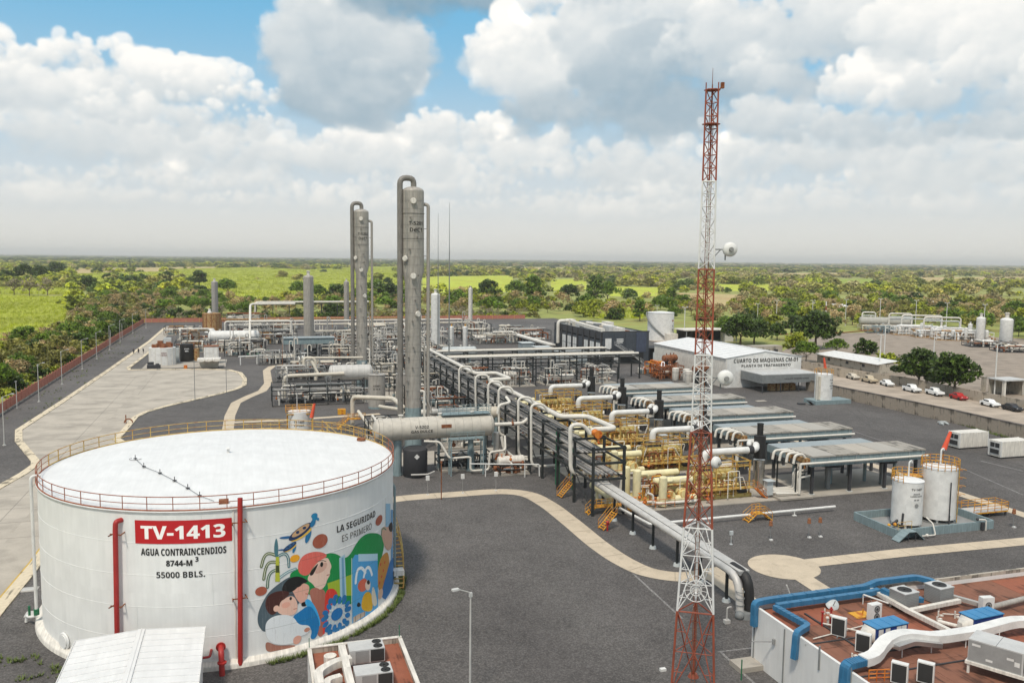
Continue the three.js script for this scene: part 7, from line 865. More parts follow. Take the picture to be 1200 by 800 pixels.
{ const q = [-18.57,-266.8], t = T('polymer_tank', 'black upright tank with a white mark beside the wide white tank', 'tank', [q[0] + 0.4, 0, q[1]]); part(t, 'shell', domed(1.9, 0.3, 5.6, 0, 0, 24, 0.2), M.black); part(t, 'mark', patch(1.93, 0.05, 1.4, 2.8, 4.6), decal(print(64, 80, lines([['ACIDO', 24, 20], ['98%', 54, 24]], '#e8e8e8')))); part(t, 'pallet', box(6, 0.3, 3, 0.4, 0, 0.4), M.acGrey); part(t, 'cabinet', box(1.0, 4.2, 1.0, -2.6, 0, -0.6), M.paleBlue); part(t, 'drum', cyl(0.9, 3.6, 2.6, 0.3, -0.4), M.tan); }
{ const q = [-11.32,-252.96], t = T('basin', 'pale sloped basin with a scalloped lid on the gravel by the loop', 'basin', [q[0], 0, q[1]]); part(t, 'bowl', new THREE.CylinderGeometry(3.9, 3.3, 2.2, 4, 1).rotateY(Math.PI / 4).scale(1, 1, 0.6).translate(0, 1.1, 0), M.cream); part(t, 'lid', [box(6.2, 0.35, 3.6, 0, 2.2, 0), ...[-2, 0, 2].map((x) => cyl(1.0, 3.6, 0, 0, 0, 1.0, 12).rotateX(1.57).scale(1, 0.35, 1).translate(x, 2.5, 1.8))], M.whiteDirty); const c = T('white_cube_tank', 'white block-shaped tank behind the pale sloped basin', 'tank', [q[0] + 0.2, 0, q[1] - 9]); part(c, 'body', box(4, 5, 3.4), M.white); part(c, 'rib', [0, 1, 2, 3].map((i) => box(0.1, 5, 0.08, -1.6 + i * 1.1, 0, 1.74)), M.whiteDirty); part(c, 'lid', box(4.2, 0.2, 3.6, 0, 5, 0), M.rust); }
drumVessel('process_vessel', 'white horizontal vessel with a yellow saddle band in the far north-west plant', 'pressure vessel', [-5.6, 3.4, -312], 2.0, 15.5, 0, M.white, { saddle: M.tan });
{ const t = T('clarifier', 'tan scaffolded drum with a white top far back at the red fence', 'tank', [-15.44, 0, -375.14]); part(t, 'shell', cyl(3.6, 7.4, 0, 0.2, 0, 3.6, 24), M.tan); part(t, 'top', [ball(0.9, -0.8, 7.8, 0), cyl(0.5, 1.2, -0.8, 8.2, 0)], M.white); part(t, 'lattice', Array.from({ length: 12 }, (_, i) => box(0.16, 7.6, 0.16, Math.sin(i * 0.52) * 3.7, 0, Math.cos(i * 0.52) * 3.7)), M.rust); part(t, 'skirt', cyl(2.4, 1.6, -0.4, 0, 4.6, 1.2), M.white); }
for (const [i, px] of [210, 228, 232, 265, 290, 310].entries()) { const q = [[-27.07,-360.88], [-20.61,-337.74], [-18.1,-295.18], [-8.51,-293.23], [-1.58,-302.79], [5.47,-319.52]][i]; skid('process_skid', `pipe and valve skid in the north-west plant, ${['behind the wide white tank', 'behind the black tank', 'beside the black tank', 'behind the pale basin', 'beside the green pump set', 'before the blue-grey shelter'][i]}`, 'process skid', q[0], q[1], 11, 7, 3.4, 110 + i, { n: 12, r: 0.18, drums: 3, drum: M.white, pipes: [M.pipeWhite, M.cream, M.rust, M.tan], frame: i % 2 ? M.steelGrey : M.steel }); }
skid('pump_set', 'green pump set on a skid near the white long pipe by the loop', 'pump set', 3.11,-275.79, 10, 4, 1.6, 120, { n: 6, pumps: 6, pump: M.green, valve: M.green, r: 0.14, drums: 1 });
one('long_pipe', 'long white low pipe on stubs before the green pump set', 'pipe', [tube([[-3.5, 2.4, -256], [16, 2.4, -262]], 0.2, 8), ...[0, 1, 2, 3, 4].map((i) => box(0.3, 2.3, 0.3, -3 + i * 4.6, 0, -256.2 - i * 1.42))], M.white);
one('goal_frame', 'tall white pipe frame rising over the north-west skids', 'pipe frame', [tube([[-0.46, 0, -291.6], [-0.46 + 0.5, 14.5, -291.6 - 24], [-0.46 + 16, 14.5, -291.6 - 24]], 0.4, 8, 1.5), tube([[-0.46 + 0.3, 9, -291.6 - 14], [-0.46 + 14, 9, -291.6 - 14], [-0.46 + 14, 5, -291.6 - 14]], 0.45, 8, 1)], M.pipeWhite);
one('barrel', 'small orange box at the loop kerb below the black tank', 'box', box(0.9, 1.0, 0.7, -17.48, 0, -250.47), M.orange);
one('scrap_pile', 'dark heap of scrap at the foot of the wide white tank', 'scrap', [box(3.4, 0.9, 1.6, -25.98, 0, -254.23 + 0.5), box(1.6, 1.4, 1.2, -27.08, 0, -256.4), cyl(0.5, 1.2, -25.07, 0, -254.03)], M.dark);
// ================================================================ red fence and its lamps
{
  const t = T('red_fence', 'long brick-red panel fence along the western plant edge', 'fence', [-47, 0, -148]), n = 92; let m = 0;
  const panel = prep([box(0.06, 1.9, 2.9, 0, 0.25, 0), box(0.1, 0.08, 2.9, 0, 2.1, 0), ...[-1, 0, 1].map((k) => box(0.1, 1.9, 0.07, 0, 0.25, k * 0.95))]), post = prep(box(0.16, 2.5, 0.16));
  for (let i = 0; i < n; i++) { const p = new THREE.Mesh(panel, M.redFence); p.position.set(0, 0, -1.5 - i * 3); p.name = 'panel' + (i ? '_' + String(i).padStart(3, '0') : ''); p.castShadow = p.receiveShadow = true; t.add(p); const q = new THREE.Mesh(post, M.redFence); q.position.set(0, 0, -i * 3); q.name = 'post' + (i ? '_' + String(i).padStart(3, '0') : ''); q.castShadow = true; t.add(q); }
  part(t, 'plinth', box(0.3, 0.3, 278, 0, 0, -139), M.rawWall);
  const u = T('red_fence', 'brick-red panel fence closing the plant along the north edge', 'fence', [-47, 0, -426]); for (let i = 0; i < 62; i++) { const p = new THREE.Mesh(panel, M.redFence); p.position.set(1.5 + i * 3, 0, 0); p.rotation.y = Math.PI / 2; p.name = 'panel' + (i ? '_' + String(i).padStart(3, '0') : ''); p.castShadow = true; u.add(p); } part(u, 'post', Array.from({ length: 16 }, (_, i) => box(0.2, 2.5, 0.2, i * 12, 0, 0)), M.yellowRail);
}
{ const ways = ['first', 'second', 'third', 'fourth', 'fifth', 'sixth', 'seventh', 'eighth', 'ninth', 'tenth'];
  [[-38.9, -155], [-43.3, -200], [-43.8, -226], [-44.3, -255], [-44.4, -279], [-44.6, -305], [-44.7, -330], [-45.2, -369], [-43.2, -396]].forEach(([x, z], i) => lampPost(`street lamp along the red fence, ${ways[i]} counted from the water tank`, [x, 0, z], i % 3 === 1 ? -0.5 : 0.35, 8, 1.3, 'street lamps along the red fence'));
  [[-45.6, -192], [-45.8, -316], [-46, -345]].forEach(([x, z], i) => { const t = T('utility_post', `shorter grey post without lamp arm beside the red fence, ${ways[i]} from the water tank`, 'post', [x, 0, z], 0, 'grey posts at the red fence'); part(t, 'pole', cyl(0.08, 5.6, 0, 0, 0, 0.07, 8), M.post); part(t, 'cap', box(0.4, 0.2, 0.3, 0, 5.5, 0), M.acGrey); }); }
one('site_pole', 'thin grey pole standing at the eastern end of the road loop', 'pole', cyl(0.06, 9, -5.5, 0, -201.49), M.steelGrey); one('site_pole', 'thin grey pole standing on the southern kerb of the road loop', 'pole', cyl(0.06, 9, -11.77, 0, -193.4), M.steelGrey); one('site_pole', 'thin rusty pole on the gravel inside the bent beige path', 'pole', cyl(0.07, 8, 8.05, 0, -233.93), M.rust);
one('kerb_arch', 'red pipe arch at the kerb end behind the tank railing', 'pipe arch', [new THREE.TorusGeometry(0.7, 0.12, 6, 14, 3.14).translate(-22, 0.3, -169.42), cyl(0.1, 1.6, -22.56, 0, -170.41)], M.rust);
// ================================================================ east walls, road, vehicles
function wall(name, label, L, h, th, m, piece, capm) { const t = T(name, label, 'wall', [0, 0, 0]); for (let i = 0; i + 1 < L.length; i++) { const [a, b] = [L[i], L[i + 1]], D = Math.hypot(b[0] - a[0], b[1] - a[1]), n = Math.max(1, Math.round(D / piece)), ang = Math.atan2(-(b[1] - a[1]), b[0] - a[0]); for (let k = 0; k < n; k++) { const u = (k + 0.5) / n, x = lerp(a[0], b[0], u), z = lerp(a[1], b[1], u); part(t, 'wall_panel', box(D / n - 0.05, h, th).rotateY(ang).translate(x, 0, z), m); part(t, 'pier', box(0.34, h + 0.1, th + 0.14).rotateY(ang).translate(lerp(a[0], b[0], k / n), 0, lerp(a[1], b[1], k / n)), m); if (capm) part(t, 'coping', box(D / n, 0.22, th + 0.12).rotateY(ang).translate(x, h, z), capm); } } return t; }
wall('boundary_wall', 'rough stained concrete wall along the eastern edge of the plant gravel', wallLine, 2.5, 0.3, mat(0.36, 0.315, 0.27, { map: tWall, roughness: 0.95 }), 6, mat(0.17, 0.15, 0.14, { map: tWall }));
wall('boundary_wall', 'weathered pale block wall beyond the parked cars', farWall, 2.3, 0.25, mat(0.46, 0.41, 0.35, { map: tWall, roughness: 0.95 }), 5);
function car(label, p, turn, m, pickup) {
  const t = T(pickup ? 'parked_pickup' : 'parked_car', label, pickup ? 'pickup truck' : 'car', [p[0], 0.02, p[1]], turn), S = (P) => new THREE.Shape(P.map(([x, y]) => new THREE.Vector2(x, y)));
  const ex = (P, w, b = 0.06) => new THREE.ExtrudeGeometry(S(P), { depth: w - 2 * b, bevelEnabled: true, bevelSize: b, bevelThickness: b, bevelSegments: 2 }).translate(0, 0, -w / 2 + b);
  part(t, 'body', pickup ? [ex([[-2.6, 0.4], [2.5, 0.4], [2.6, 0.7], [2.5, 1.05], [1.0, 1.15], [-2.6, 1.12]], 1.84)] : ex([[-2.2, 0.32], [2.15, 0.32], [2.25, 0.6], [2.1, 0.88], [0.9, 1.0], [-1.7, 1.02], [-2.25, 0.9]], 1.76), m);
  part(t, 'cabin', pickup ? ex([[-0.9, 1.1], [1.05, 1.1], [0.4, 1.78], [-0.75, 1.8]], 1.6) : ex([[-1.75, 0.98], [0.95, 0.98], [0.2, 1.45], [-1.0, 1.47]], 1.5), m);
  part(t, 'window', [-1, 1].map((s) => pickup ? box(1.25, 0.42, 0.03, 0.0, 1.24, s * 0.81) : box(1.7, 0.3, 0.03, -0.35, 1.08, s * 0.76)).concat([box(0.03, 0.5, 1.4).rotateZ(pickup ? 0.75 : 1.0).translate(pickup ? 0.72 : 0.58, pickup ? 1.2 : 1.08, 0), box(0.03, 0.42, 1.36).rotateZ(pickup ? -0.2 : -1.0).translate(pickup ? -0.9 : -1.42, pickup ? 1.24 : 1.08, 0)]), M.glass);
  if (pickup) part(t, 'load_bed', box(1.55, 0.04, 1.5, -1.78, 1.16, 0), M.dark);
  for (const x of pickup ? [-1.6, 1.6] : [-1.35, 1.4]) for (const s of [-1, 1]) { const w = part(t, 'wheel', cyl(0.36, 0.22, 0, 0, 0, 0.36, 16).rotateX(Math.PI / 2).translate(x, 0.36, s * 0.82), M.rubber); part(w, 'rim', cyl(0.2, 0.03, 0, 0, 0, 0.2, 12).rotateX(Math.PI / 2).translate(x, 0.36, s * 0.945), M.galv); }
  part(t, 'headlight', box(0.06, 0.15, 0.3, pickup ? 2.58 : 2.2, 0.72, 0.6), M.white); part(t, 'headlight', box(0.06, 0.15, 0.3, pickup ? 2.58 : 2.2, 0.72, -0.6), M.white); part(t, 'bumper', box(0.12, 0.18, 1.7, pickup ? 2.62 : 2.24, 0.42, 0), M.dark); return t;
}
{ const cw = mat(0.8, 0.8, 0.79, { roughness: 0.25, map: null }), cr = mat(0.42, 0.02, 0.02, { roughness: 0.25, map: null }), ck = mat(0.02, 0.02, 0.024, { roughness: 0.2, map: null }), a = -Math.PI / 2 + 0.1;
  car('beige parked car at the northern end of the row, under the weathered wall', [155.79,-190.4], a - 0.3, mat(0.55, 0.50, 0.42, { roughness: 0.3, map: null }), 0); car('tan pickup parked between the beige car and the first white car', [155.62,-183.87], a - 0.25, mat(0.5, 0.42, 0.3, { roughness: 0.3, map: null }), 1); car('white parked car, first of the white ones along the public road', [155.9,-177.59], a - 0.35, cw, 0); car('white pickup parked between the white car and another white pickup', [154.71,-167.75], a - 0.25, cw, 1); car('white pickup parked directly behind the red one', [156.23,-162], a - 0.3, cw, 1); car('red car parked among the white vehicles on the public road', [156.87,-155.46], a - 0.3, cr, 0); car('silver-white sedan parked between the red car and the black car', [156.34,-146.14], a - 0.25, cw, 0); car('black car parked at the end of the row on the public road', [156.56,-140.61], a - 0.25, ck, 0); }
// sheds and walls of the neighbours
{ const t = T('long_shed', 'long low building with a white metal roof beyond the public road', 'building', [171.28, 0, -226.29], Math.atan2(-(-197.59 - -226.29), 170.88 - 171.28)), L = Math.hypot(170.88 - 171.28, -197.59 - -226.29); part(t, 'wall', box(L, 2.7, 6, L / 2, 0, -3), M.rawWall); for (let k = 0; k < 8; k++) part(t, 'roof_panel', box(L / 8 - 0.05, 0.1, 7.4).rotateX(0.12).translate((k + 0.5) * L / 8, 3.0, -2.6), M.white); part(t, 'window', [0.2, 0.5, 0.75].map((q) => box(1.2, 0.9, 0.06, L * q, 1.1, 0.02)), M.dark); }
{ const t = T('ruined_block', 'roofless grey block building behind the white hall', 'building', [163.93, 0, -242.27]); part(t, 'wall', [box(11, 3.4, 0.3), box(0.3, 3.4, 7, -5.35, 0, -3.7), box(0.3, 3.0, 7, 5.35, 0, -3.7)], M.rawWall); part(t, 'opening', [-3, 0, 3].map((x) => box(1.5, 1.6, 0.06, x, 0.9, 0.17)), M.dark); part(t, 'slab', box(11.4, 0.2, 4, 0, 3.4, -2), M.slab); }
{ const t = T('open_shelter', 'open shelter with a pale flat roof behind the storage tank with the slanting stair', 'shelter', [165.73, 0, -295.59]); part(t, 'roof', box(24, 0.4, 9, 6, 4.6, 0), M.whiteDirty); for (let k = 0; k < 5; k++) part(t, 'post', box(0.3, 4.6, 0.3, -5 + k * 5.5, 0, 4), M.steelGrey); part(t, 'back_wall', box(22, 4.4, 0.2, 6, 0, -4), M.dark); part(t, 'panel', box(4, 3.5, 3, 14, 0, 2), M.white); }
{ const t = T('dark_lean_to', 'low dark lean-to with pale blue panels beside the dark hall', 'shed', [119.6, 0, -240]); part(t, 'roof', box(9, 0.3, 8, 2, 4.2, 0), M.black); part(t, 'panel', [0, 1].map((i) => box(2.6, 2.4, 0.1, 0.4 + i * 3.6, 0.8, 4.1)), M.paleBlue); for (const x of [-2.2, 6.2]) part(t, 'post', box(0.3, 4.2, 0.3, x, 0, 3.8), M.dark); part(t, 'back', box(8.6, 4, 0.2, 2, 0, -3.8), M.dark); }
for (const [i, p] of [[174.78,-158.94], [173.71,-164.69]].entries()) { const t = T('roadside_gate', i ? 'pale gate pier in the weathered wall beyond the cars' : 'grey canopy hut in the weathered wall at the picture edge', 'gate', [p[0], 0, p[1]]); if (i) part(t, 'pier', [box(0.8, 3.4, 0.8), box(1, 0.3, 1, 0, 3.4, 0)], M.rawWall); else { part(t, 'roof', box(7, 0.3, 5, 0, 3.6, 0), M.acLight); part(t, 'wall', [box(6.4, 3.6, 0.2, 0, 0, -2.2), box(0.2, 3.6, 4.4, 3.1, 0, 0)], M.rawWall); part(t, 'pier', [box(0.6, 3.6, 0.6, -3, 0, 2), box(0.6, 3.6, 0.6, 3, 0, 2.2)], M.whiteDirty); } }
// light poles over the road and yard
[[910, 380, 352, 'tall floodlight pole'], [952, 380, 352, 'tall floodlight pole'], [991, 382, 351, 'tall floodlight pole'], [1031, 385, 350, 'tall floodlight pole'], [1073, 386, 352, 'tall floodlight pole'], [1109, 388, 355, 'tall floodlight pole'], [1153, 392, 357, 'tall floodlight pole'], [1031, 436, 392, 'white pole'], [1036, 430, 380, 'white pole'], [1094, 430, 395, 'white pole'], [1166, 462, 403, 'white pole'], [770, 372, 358, 'white pole'], [802, 398, 360, 'white pole'], [866, 372, 358, 'white pole'], [888, 376, 356, 'white pole']].forEach(([px, b, tp, kind], i) => {
  const P = [[254.34,-369.64], [273.37,-366.59], [283.34,-353.79], [289.49,-336.94], [303.79,-329.46], [311.29,-318.39], [313.95,-299.61], [173.32,-200.8], [183.23,-210.59], [198.59,-207.24], [171.84,-159.63], [215.95,-425.77], [165.9,-302.75], [263.56,-418.95], [258.7,-392.95]][i], h = [12.08, 12.16, 13.17, 14.37, 13.86, 13.18, 13.38, 10.87, 12.96, 9.13, 12.24, 6.64, 12.98, 6.74, 9.11][i];
  const where = i < 7 ? ['behind the white hall', 'beside the banded post', 'west of the long grey vessel', 'over the long grey vessel', 'between the second and third gantries', 'over the fourth gantry', 'over the domed columns'][i] : ['beside the long white roof, nearer one', 'beside the long white roof, taller one', 'between the two dark round trees', 'past the dark round trees at the yard edge', 'above the storage tank with the stair', 'before the open shelter', 'in the trees past the shelter', 'in the trees before the yard'][i - 7];
  const t = T('light_pole', `${kind} ${where}`, 'light pole', [P[0], 0, P[1]]); part(t, 'pole', cyl(0.17, h, 0, 0, 0, 0.12, 8), M.white); part(t, 'crossarm', box(2.6, 0.14, 0.14, 0, h - 0.1, 0), M.whiteDirty); part(t, 'floodlight', [box(0.6, 0.35, 0.3, -1, h, 0), box(0.6, 0.35, 0.3, 1, h, 0)], M.acLight);
});
{ const t = T('banded_post', 'red and white banded post in front of the trees at the yard', 'post', [231.83, 0, -301.99]), h = 15.13; for (let k = 0; k < 8; k++) part(t, 'band', cyl(0.22, h / 8 - 0.01, 0, k * h / 8, 0, 0.22, 8), k % 2 ? M.white : M.mastRed); }
// equipment in the neighbouring yard
drumVessel('tanker_vessel', 'long grey horizontal vessel on a blue-grey frame at the far yard edge', 'pressure vessel', [285.04, 4.2, -327.75], 2.0, 22, -0.5, mat(0.42, 0.41, 0.37), { saddle: M.blueGrey });
skid('yard_skid', 'blue-grey pump frame below the long grey vessel in the far yard', 'process skid', 275.3,-315.4, 18, 6, 2.6, 130, { n: 10, r: 0.2, frame: M.blueGrey, pump: M.blueGrey, pipes: [M.blueGrey, M.pipeGrey], turn: -0.5, base: M.gravelPlain });
[[1017, 385], [1055, 386], [1079, 389], [1102, 391]].forEach((_, i) => { const P = [[280.19,-333.49], [288.53,-322.35], [288.04,-308.66], [287.18,-295.93]][i], w = [6, 10, 17, 15][i], t = T('pipe_gantry', `white pipe gantry in the far yard, ${['first', 'second', 'third', 'fourth'][i]} counted from the banded post`, 'pipe frame', [P[0], 0, P[1]], -0.45); part(t, 'loop', tube([[-w / 2, 0.2, 0], [-w / 2, 8.2, 0], [w / 2, 8.2, 0], [w / 2, 0.2, 0]], 0.34, 8, 1.2), M.pipeWhite); part(t, 'loop', tube([[-w / 2 + 1, 0.2, -4], [-w / 2 + 1, 6.4, -4], [w / 2 + 1, 6.4, -4], [w / 2 + 1, 0.2, -4]], 0.3, 8, 1), M.paleBlue); skid('yard_skid', `pipe and valve skid under the ${['first', 'second', 'third', 'fourth'][i]} white gantry in the far yard`, 'process skid', P[0] + 3, P[1] + 6, 20, 9, 2.4, 140 + i, { n: 13, r: 0.26, turn: -0.45, pipes: [M.pipeWhite, M.tan, M.cream], frame: M.whiteDirty, drums: 3, base: M.tan }); });
column('column_vessel', 'pinkish slim white column in the far yard', 293.17,-286.68, 0.9, 6.2, M.white); column('column_vessel', 'white domed column in the far yard, the slimmer of the big pair', 284.53,-273, 1.7, 10.11, M.white); column('column_vessel', 'white domed column in the far yard, the thicker of the big pair', 279.95,-256.45, 2.3, 10.94, M.white);
for (const [i, p] of [[282.39,-309.67], [282.5,-296.78], [281.85,-284.84]].entries()) { const t = skid('yard_skid', `white and rusty pipe rows between the yard gantries and columns, ${['western', 'middle', 'eastern'][i]} block`, 'process skid', p[0], p[1] + 5, 22, 8, 3.5, 170 + i, { n: 18, r: 0.26, turn: -0.45, pipes: [M.white, M.paleBlue, M.tan, M.white], frame: M.white, drums: 6, drum: M.white, base: M.tan }); part(t, 'stub', [-8, -4, 1, 5, 9].map((x, k) => domed(0.7, 0.2, 3.4 + (k % 3), x, 2, 12)), M.white); }
for (const [i, p] of [[283.13,-280.75], [270.49,-255.02], [265.81,-237.55]].entries()) skid('yard_skid', `dark and white equipment at the foot of the ${['pinkish slim', 'slimmer domed', 'thicker domed'][i]} far yard column`, 'process skid', p[0], p[1], 17, 8, 2, 150 + i, { n: 11, r: 0.24, turn: -0.4, frame: M.dark, drums: 4, drum: M.white, pumps: 5, pump: M.dark, base: M.dark });
one('yard_fence', 'low rusty pipe rail along the far edge of the neighbouring yard', 'fence', [tube([[206.59,1.4,-302.93], [241.81,1.4,-304.98], [288.18,1.4,-324.79]], 0.25, 6), ...Array.from({ length: 12 }, (_, i) => box(0.4, 1.4, 0.4, lerp(216.3, 253.17, i / 11), 0, lerp(-317.16, -319.31, i / 11)))], M.rust);
for (const [i, p] of [[357.99,-471.01], [358.46,-453.05], [467.58,-498.43], [458.16,-449.39]].entries()) { const t = T('distant_shed', `tiny ${['grey', 'white', 'wide white', 'tan'][i]} roof among the trees ${['behind the banded post', 'near the grey roof', 'over the white gantries', 'beyond the domed columns'][i]}`, 'shed', [p[0], 0, p[1]]); part(t, 'wall', box(i === 2 ? 15 : 8, 3.4, 5), M.rawWall); part(t, 'roof', box(i === 2 ? 16 : 9, 0.3, 7).rotateX(0.25).translate(0, 4.2, 0), [M.acGrey, M.white, M.white, M.tan][i]); }

// ================================================================ three people on the road
function bodyField(joints, bones, res, half, centre, pad) {
  const mc = new MarchingCubes(res, new THREE.MeshBasicMaterial(), false, false, 60000); mc.isolation = 0; const f = mc.field, n = res;
  for (let z = 0; z < n; z++) for (let y = 0; y < n; y++) for (let x = 0; x < n; x++) {
    const p = [((x - n / 2) / (n / 2)) * half + centre[0], ((y - n / 2) / (n / 2)) * half + centre[1], ((z - n / 2) / (n / 2)) * half + centre[2]]; let d = 1e3, acc = 0;
    for (const [a, b, ra, rb] of bones) { const A = joints[a], B = joints[b], ab = [0, 1, 2].map((i) => B[i] - A[i]), ap = [0, 1, 2].map((i) => p[i] - A[i]), L = ab[0] ** 2 + ab[1] ** 2 + ab[2] ** 2 || 1e-9, t = clamp((ap[0] * ab[0] + ap[1] * ab[1] + ap[2] * ab[2]) / L), q = Math.hypot(ap[0] - ab[0] * t, ap[1] - ab[1] * t, ap[2] - ab[2] * t) - lerp(ra, rb, t) - pad; acc += Math.exp(-q * 28); }
    f[x + y * n + z * n * n] = Math.log(acc + 1e-12) / 28;
  }
  mc.update(); const c = mc.count ?? mc.geometry.drawRange.count, g = new THREE.BufferGeometry(); g.setAttribute('position', new THREE.BufferAttribute(mc.positionArray.slice(0, c * 3), 3)); g.setAttribute('normal', new THREE.BufferAttribute(mc.normalArray.slice(0, c * 3), 3)); g.scale(half, half, half).translate(...centre); return g;
}
{
  const J = (s) => ({ hip: [0, 0.95, 0], chest: [0, 1.32, 0.01], neck: [0, 1.5, 0], head: [0, 1.64, 0.02], crown: [0, 1.7, 0], sl: [-0.19, 1.42, 0], sr: [0.19, 1.42, 0], el: [-0.25, 1.13, -0.05 * s], er: [0.25, 1.13, 0.06 * s], wl: [-0.25, 0.88, 0.08], wr: [0.25, 0.88, 0.12], fl: [-0.25, 0.78, 0.1], fr: [0.25, 0.78, 0.14], hl: [-0.1, 0.92, 0], hr: [0.1, 0.92, 0], kl: [-0.11, 0.5, 0.1 * s], kr: [0.11, 0.5, -0.02 * s], al: [-0.11, 0.09, 0.14 * s], ar: [0.11, 0.09, -0.2 * s], tl: [-0.12, 0.05, 0.28 * s + 0.05], tr: [0.12, 0.05, -0.06 * s] });
  const trunk = [['hip', 'chest', 0.13, 0.16], ['sl', 'sr', 0.07, 0.07], ['hl', 'kl', 0.085, 0.06], ['hr', 'kr', 0.085, 0.06], ['kl', 'al', 0.058, 0.04], ['kr', 'ar', 0.058, 0.04], ['sl', 'el', 0.055, 0.045], ['sr', 'er', 0.055, 0.045], ['el', 'wl', 0.042, 0.032], ['er', 'wr', 0.042, 0.032]];
  const all = [...trunk, ['chest', 'neck', 0.09, 0.055], ['neck', 'head', 0.055, 0.095], ['head', 'crown', 0.095, 0.085], ['wl', 'fl', 0.035, 0.03], ['wr', 'fr', 0.035, 0.03], ['al', 'tl', 0.045, 0.035], ['ar', 'tr', 0.045, 0.035]];
  [[156, 414.5, 1], [161.5, 414.5, -1], [167, 414, 0.6]].forEach(([px, py, s], i) => {
    const P = [[-35.79,-292.38], [-34.32,-292.08], [-33.03,-293.07]][i], j = J(s), t = T('person', ['person in dark work clothes walking on the concrete road, the one nearest the red fence', 'person in dark work clothes walking between two others on the road', 'person in dark work clothes walking nearest the white tank'][i], 'person', [P[0], 0.02, P[1]], 0.3 + i * 0.4);
    part(t, 'body', bodyField(j, all, 56, 0.98, [0, 0.93, 0], 0), M.skin); part(t, 'work_clothes', bodyField(j, trunk, 56, 0.98, [0, 0.93, 0], 0.014), i === 1 ? M.dark : M.navy); part(t, 'helmet', [new THREE.SphereGeometry(0.125, 14, 8, 0, 6.283, 0, 1.6).translate(0, 1.69, 0.01), cyl(0.15, 0.015, 0, 1.68, 0.03, 0.15, 16)], i === 2 ? M.white : M.dark);
  });
}

// ================================================================ trees, crops, far woods
const leafMat = (r, g, b) => new THREE.MeshPhysicalMaterial({ color: lin(r, g, b), roughness: 0.95, vertexColors: true, side: THREE.DoubleSide, transmission: 0.5, thickness: 0, specularIntensity: 0.2 });
const LEAF = { dark: leafMat(0.115, 0.195, 0.038), mid: leafMat(0.22, 0.36, 0.045), bright: leafMat(0.52, 0.60, 0.06), olive: leafMat(0.40, 0.40, 0.11), tan: leafMat(0.66, 0.53, 0.29), grey: leafMat(0.50, 0.45, 0.33) };
const M_bark = mat(0.14, 0.105, 0.075, { map: tStreak, roughness: 1 });
function crownGeo(seed, R0, H0, y0, clumps, leaves, size, flat = 0.62) {   // leaf faces in clumps through an uneven crown
  const R = rng(seed), pos = [], nor = [], col = [];
  for (let c = 0; c < clumps; c++) {
    const a = R() * 6.283, q = Math.pow(R(), 0.55), el = Math.pow(R(), 0.8), rr = R0 * (0.25 + 0.75 * q) * Math.sqrt(Math.max(0.05, 1 - Math.pow(el * 0.95, 2.2))), cx = Math.cos(a) * rr * (0.8 + 0.4 * R()), cz = Math.sin(a) * rr * (0.8 + 0.4 * R()), cy = y0 + el * H0 * (0.85 + 0.25 * R()), cr = R0 * (0.2 + 0.2 * R()), tone = 0.62 + 0.6 * R();
    for (let l = 0; l < leaves; l++) {
      let x, y, z, d; do { x = R() * 2 - 1; y = R() * 2 - 1; z = R() * 2 - 1; d = x * x + y * y + z * z; } while (d > 1);
      const k = 0.55 + 0.45 / Math.max(Math.sqrt(d), 0.45) * 0.6, px = cx + x * cr * k, py = cy + y * cr * flat * k, pz = cz + z * cr * k, s = size * (0.6 + 0.8 * R());
      const u = V3(R() - 0.5, (R() - 0.5) * 0.7, R() - 0.5).normalize(), v = V3(R() - 0.5, R() - 0.5, R() - 0.5).cross(u).normalize(), n = V3(px * 0.5 + x, (py - y0) * 0.6 + y + 0.5, pz * 0.5 + z).normalize(), t = tone * (0.8 + 0.4 * R());
      for (const [p, w] of [[-1, -0.5], [1, -0.5], [0.1, 0.9]]) { pos.push(px + (u.x * p + v.x * w) * s, py + (u.y * p + v.y * w) * s, pz + (u.z * p + v.z * w) * s); nor.push(n.x, n.y, n.z); col.push(t * (0.95 + 0.1 * tone), t, t * 0.92); }
    }
  }
  const g = new THREE.BufferGeometry(); g.setAttribute('position', new THREE.Float32BufferAttribute(pos, 3)); g.setAttribute('normal', new THREE.Float32BufferAttribute(nor, 3)); g.setAttribute('color', new THREE.Float32BufferAttribute(col, 3)); return raw(g);
}
function limbs(seed, h, spread, n, r) { const R = rng(seed), g = [new THREE.CylinderGeometry(r * 0.6, r, h * 0.45, 8).translate(0, h * 0.225, 0)]; for (let i = 0; i < n; i++) { const a = i / n * 6.283 + R(), y = h * (0.3 + R() * 0.15), m = [Math.cos(a) * spread * 0.45, y + h * 0.18, Math.sin(a) * spread * 0.45], e = [Math.cos(a) * spread * (0.7 + R() * 0.3), h * (0.62 + R() * 0.35), Math.sin(a) * spread * (0.7 + R() * 0.3)]; g.push(bar([0, y, 0], m, r * 0.32, 5), bar(m, e, r * 0.18, 4)); for (let k = 0; k < 2; k++) g.push(bar(m, [m[0] + (R() - 0.5) * spread, h * (0.6 + R() * 0.4), m[2] + (R() - 0.5) * spread], r * 0.12, 4)); } return g; }
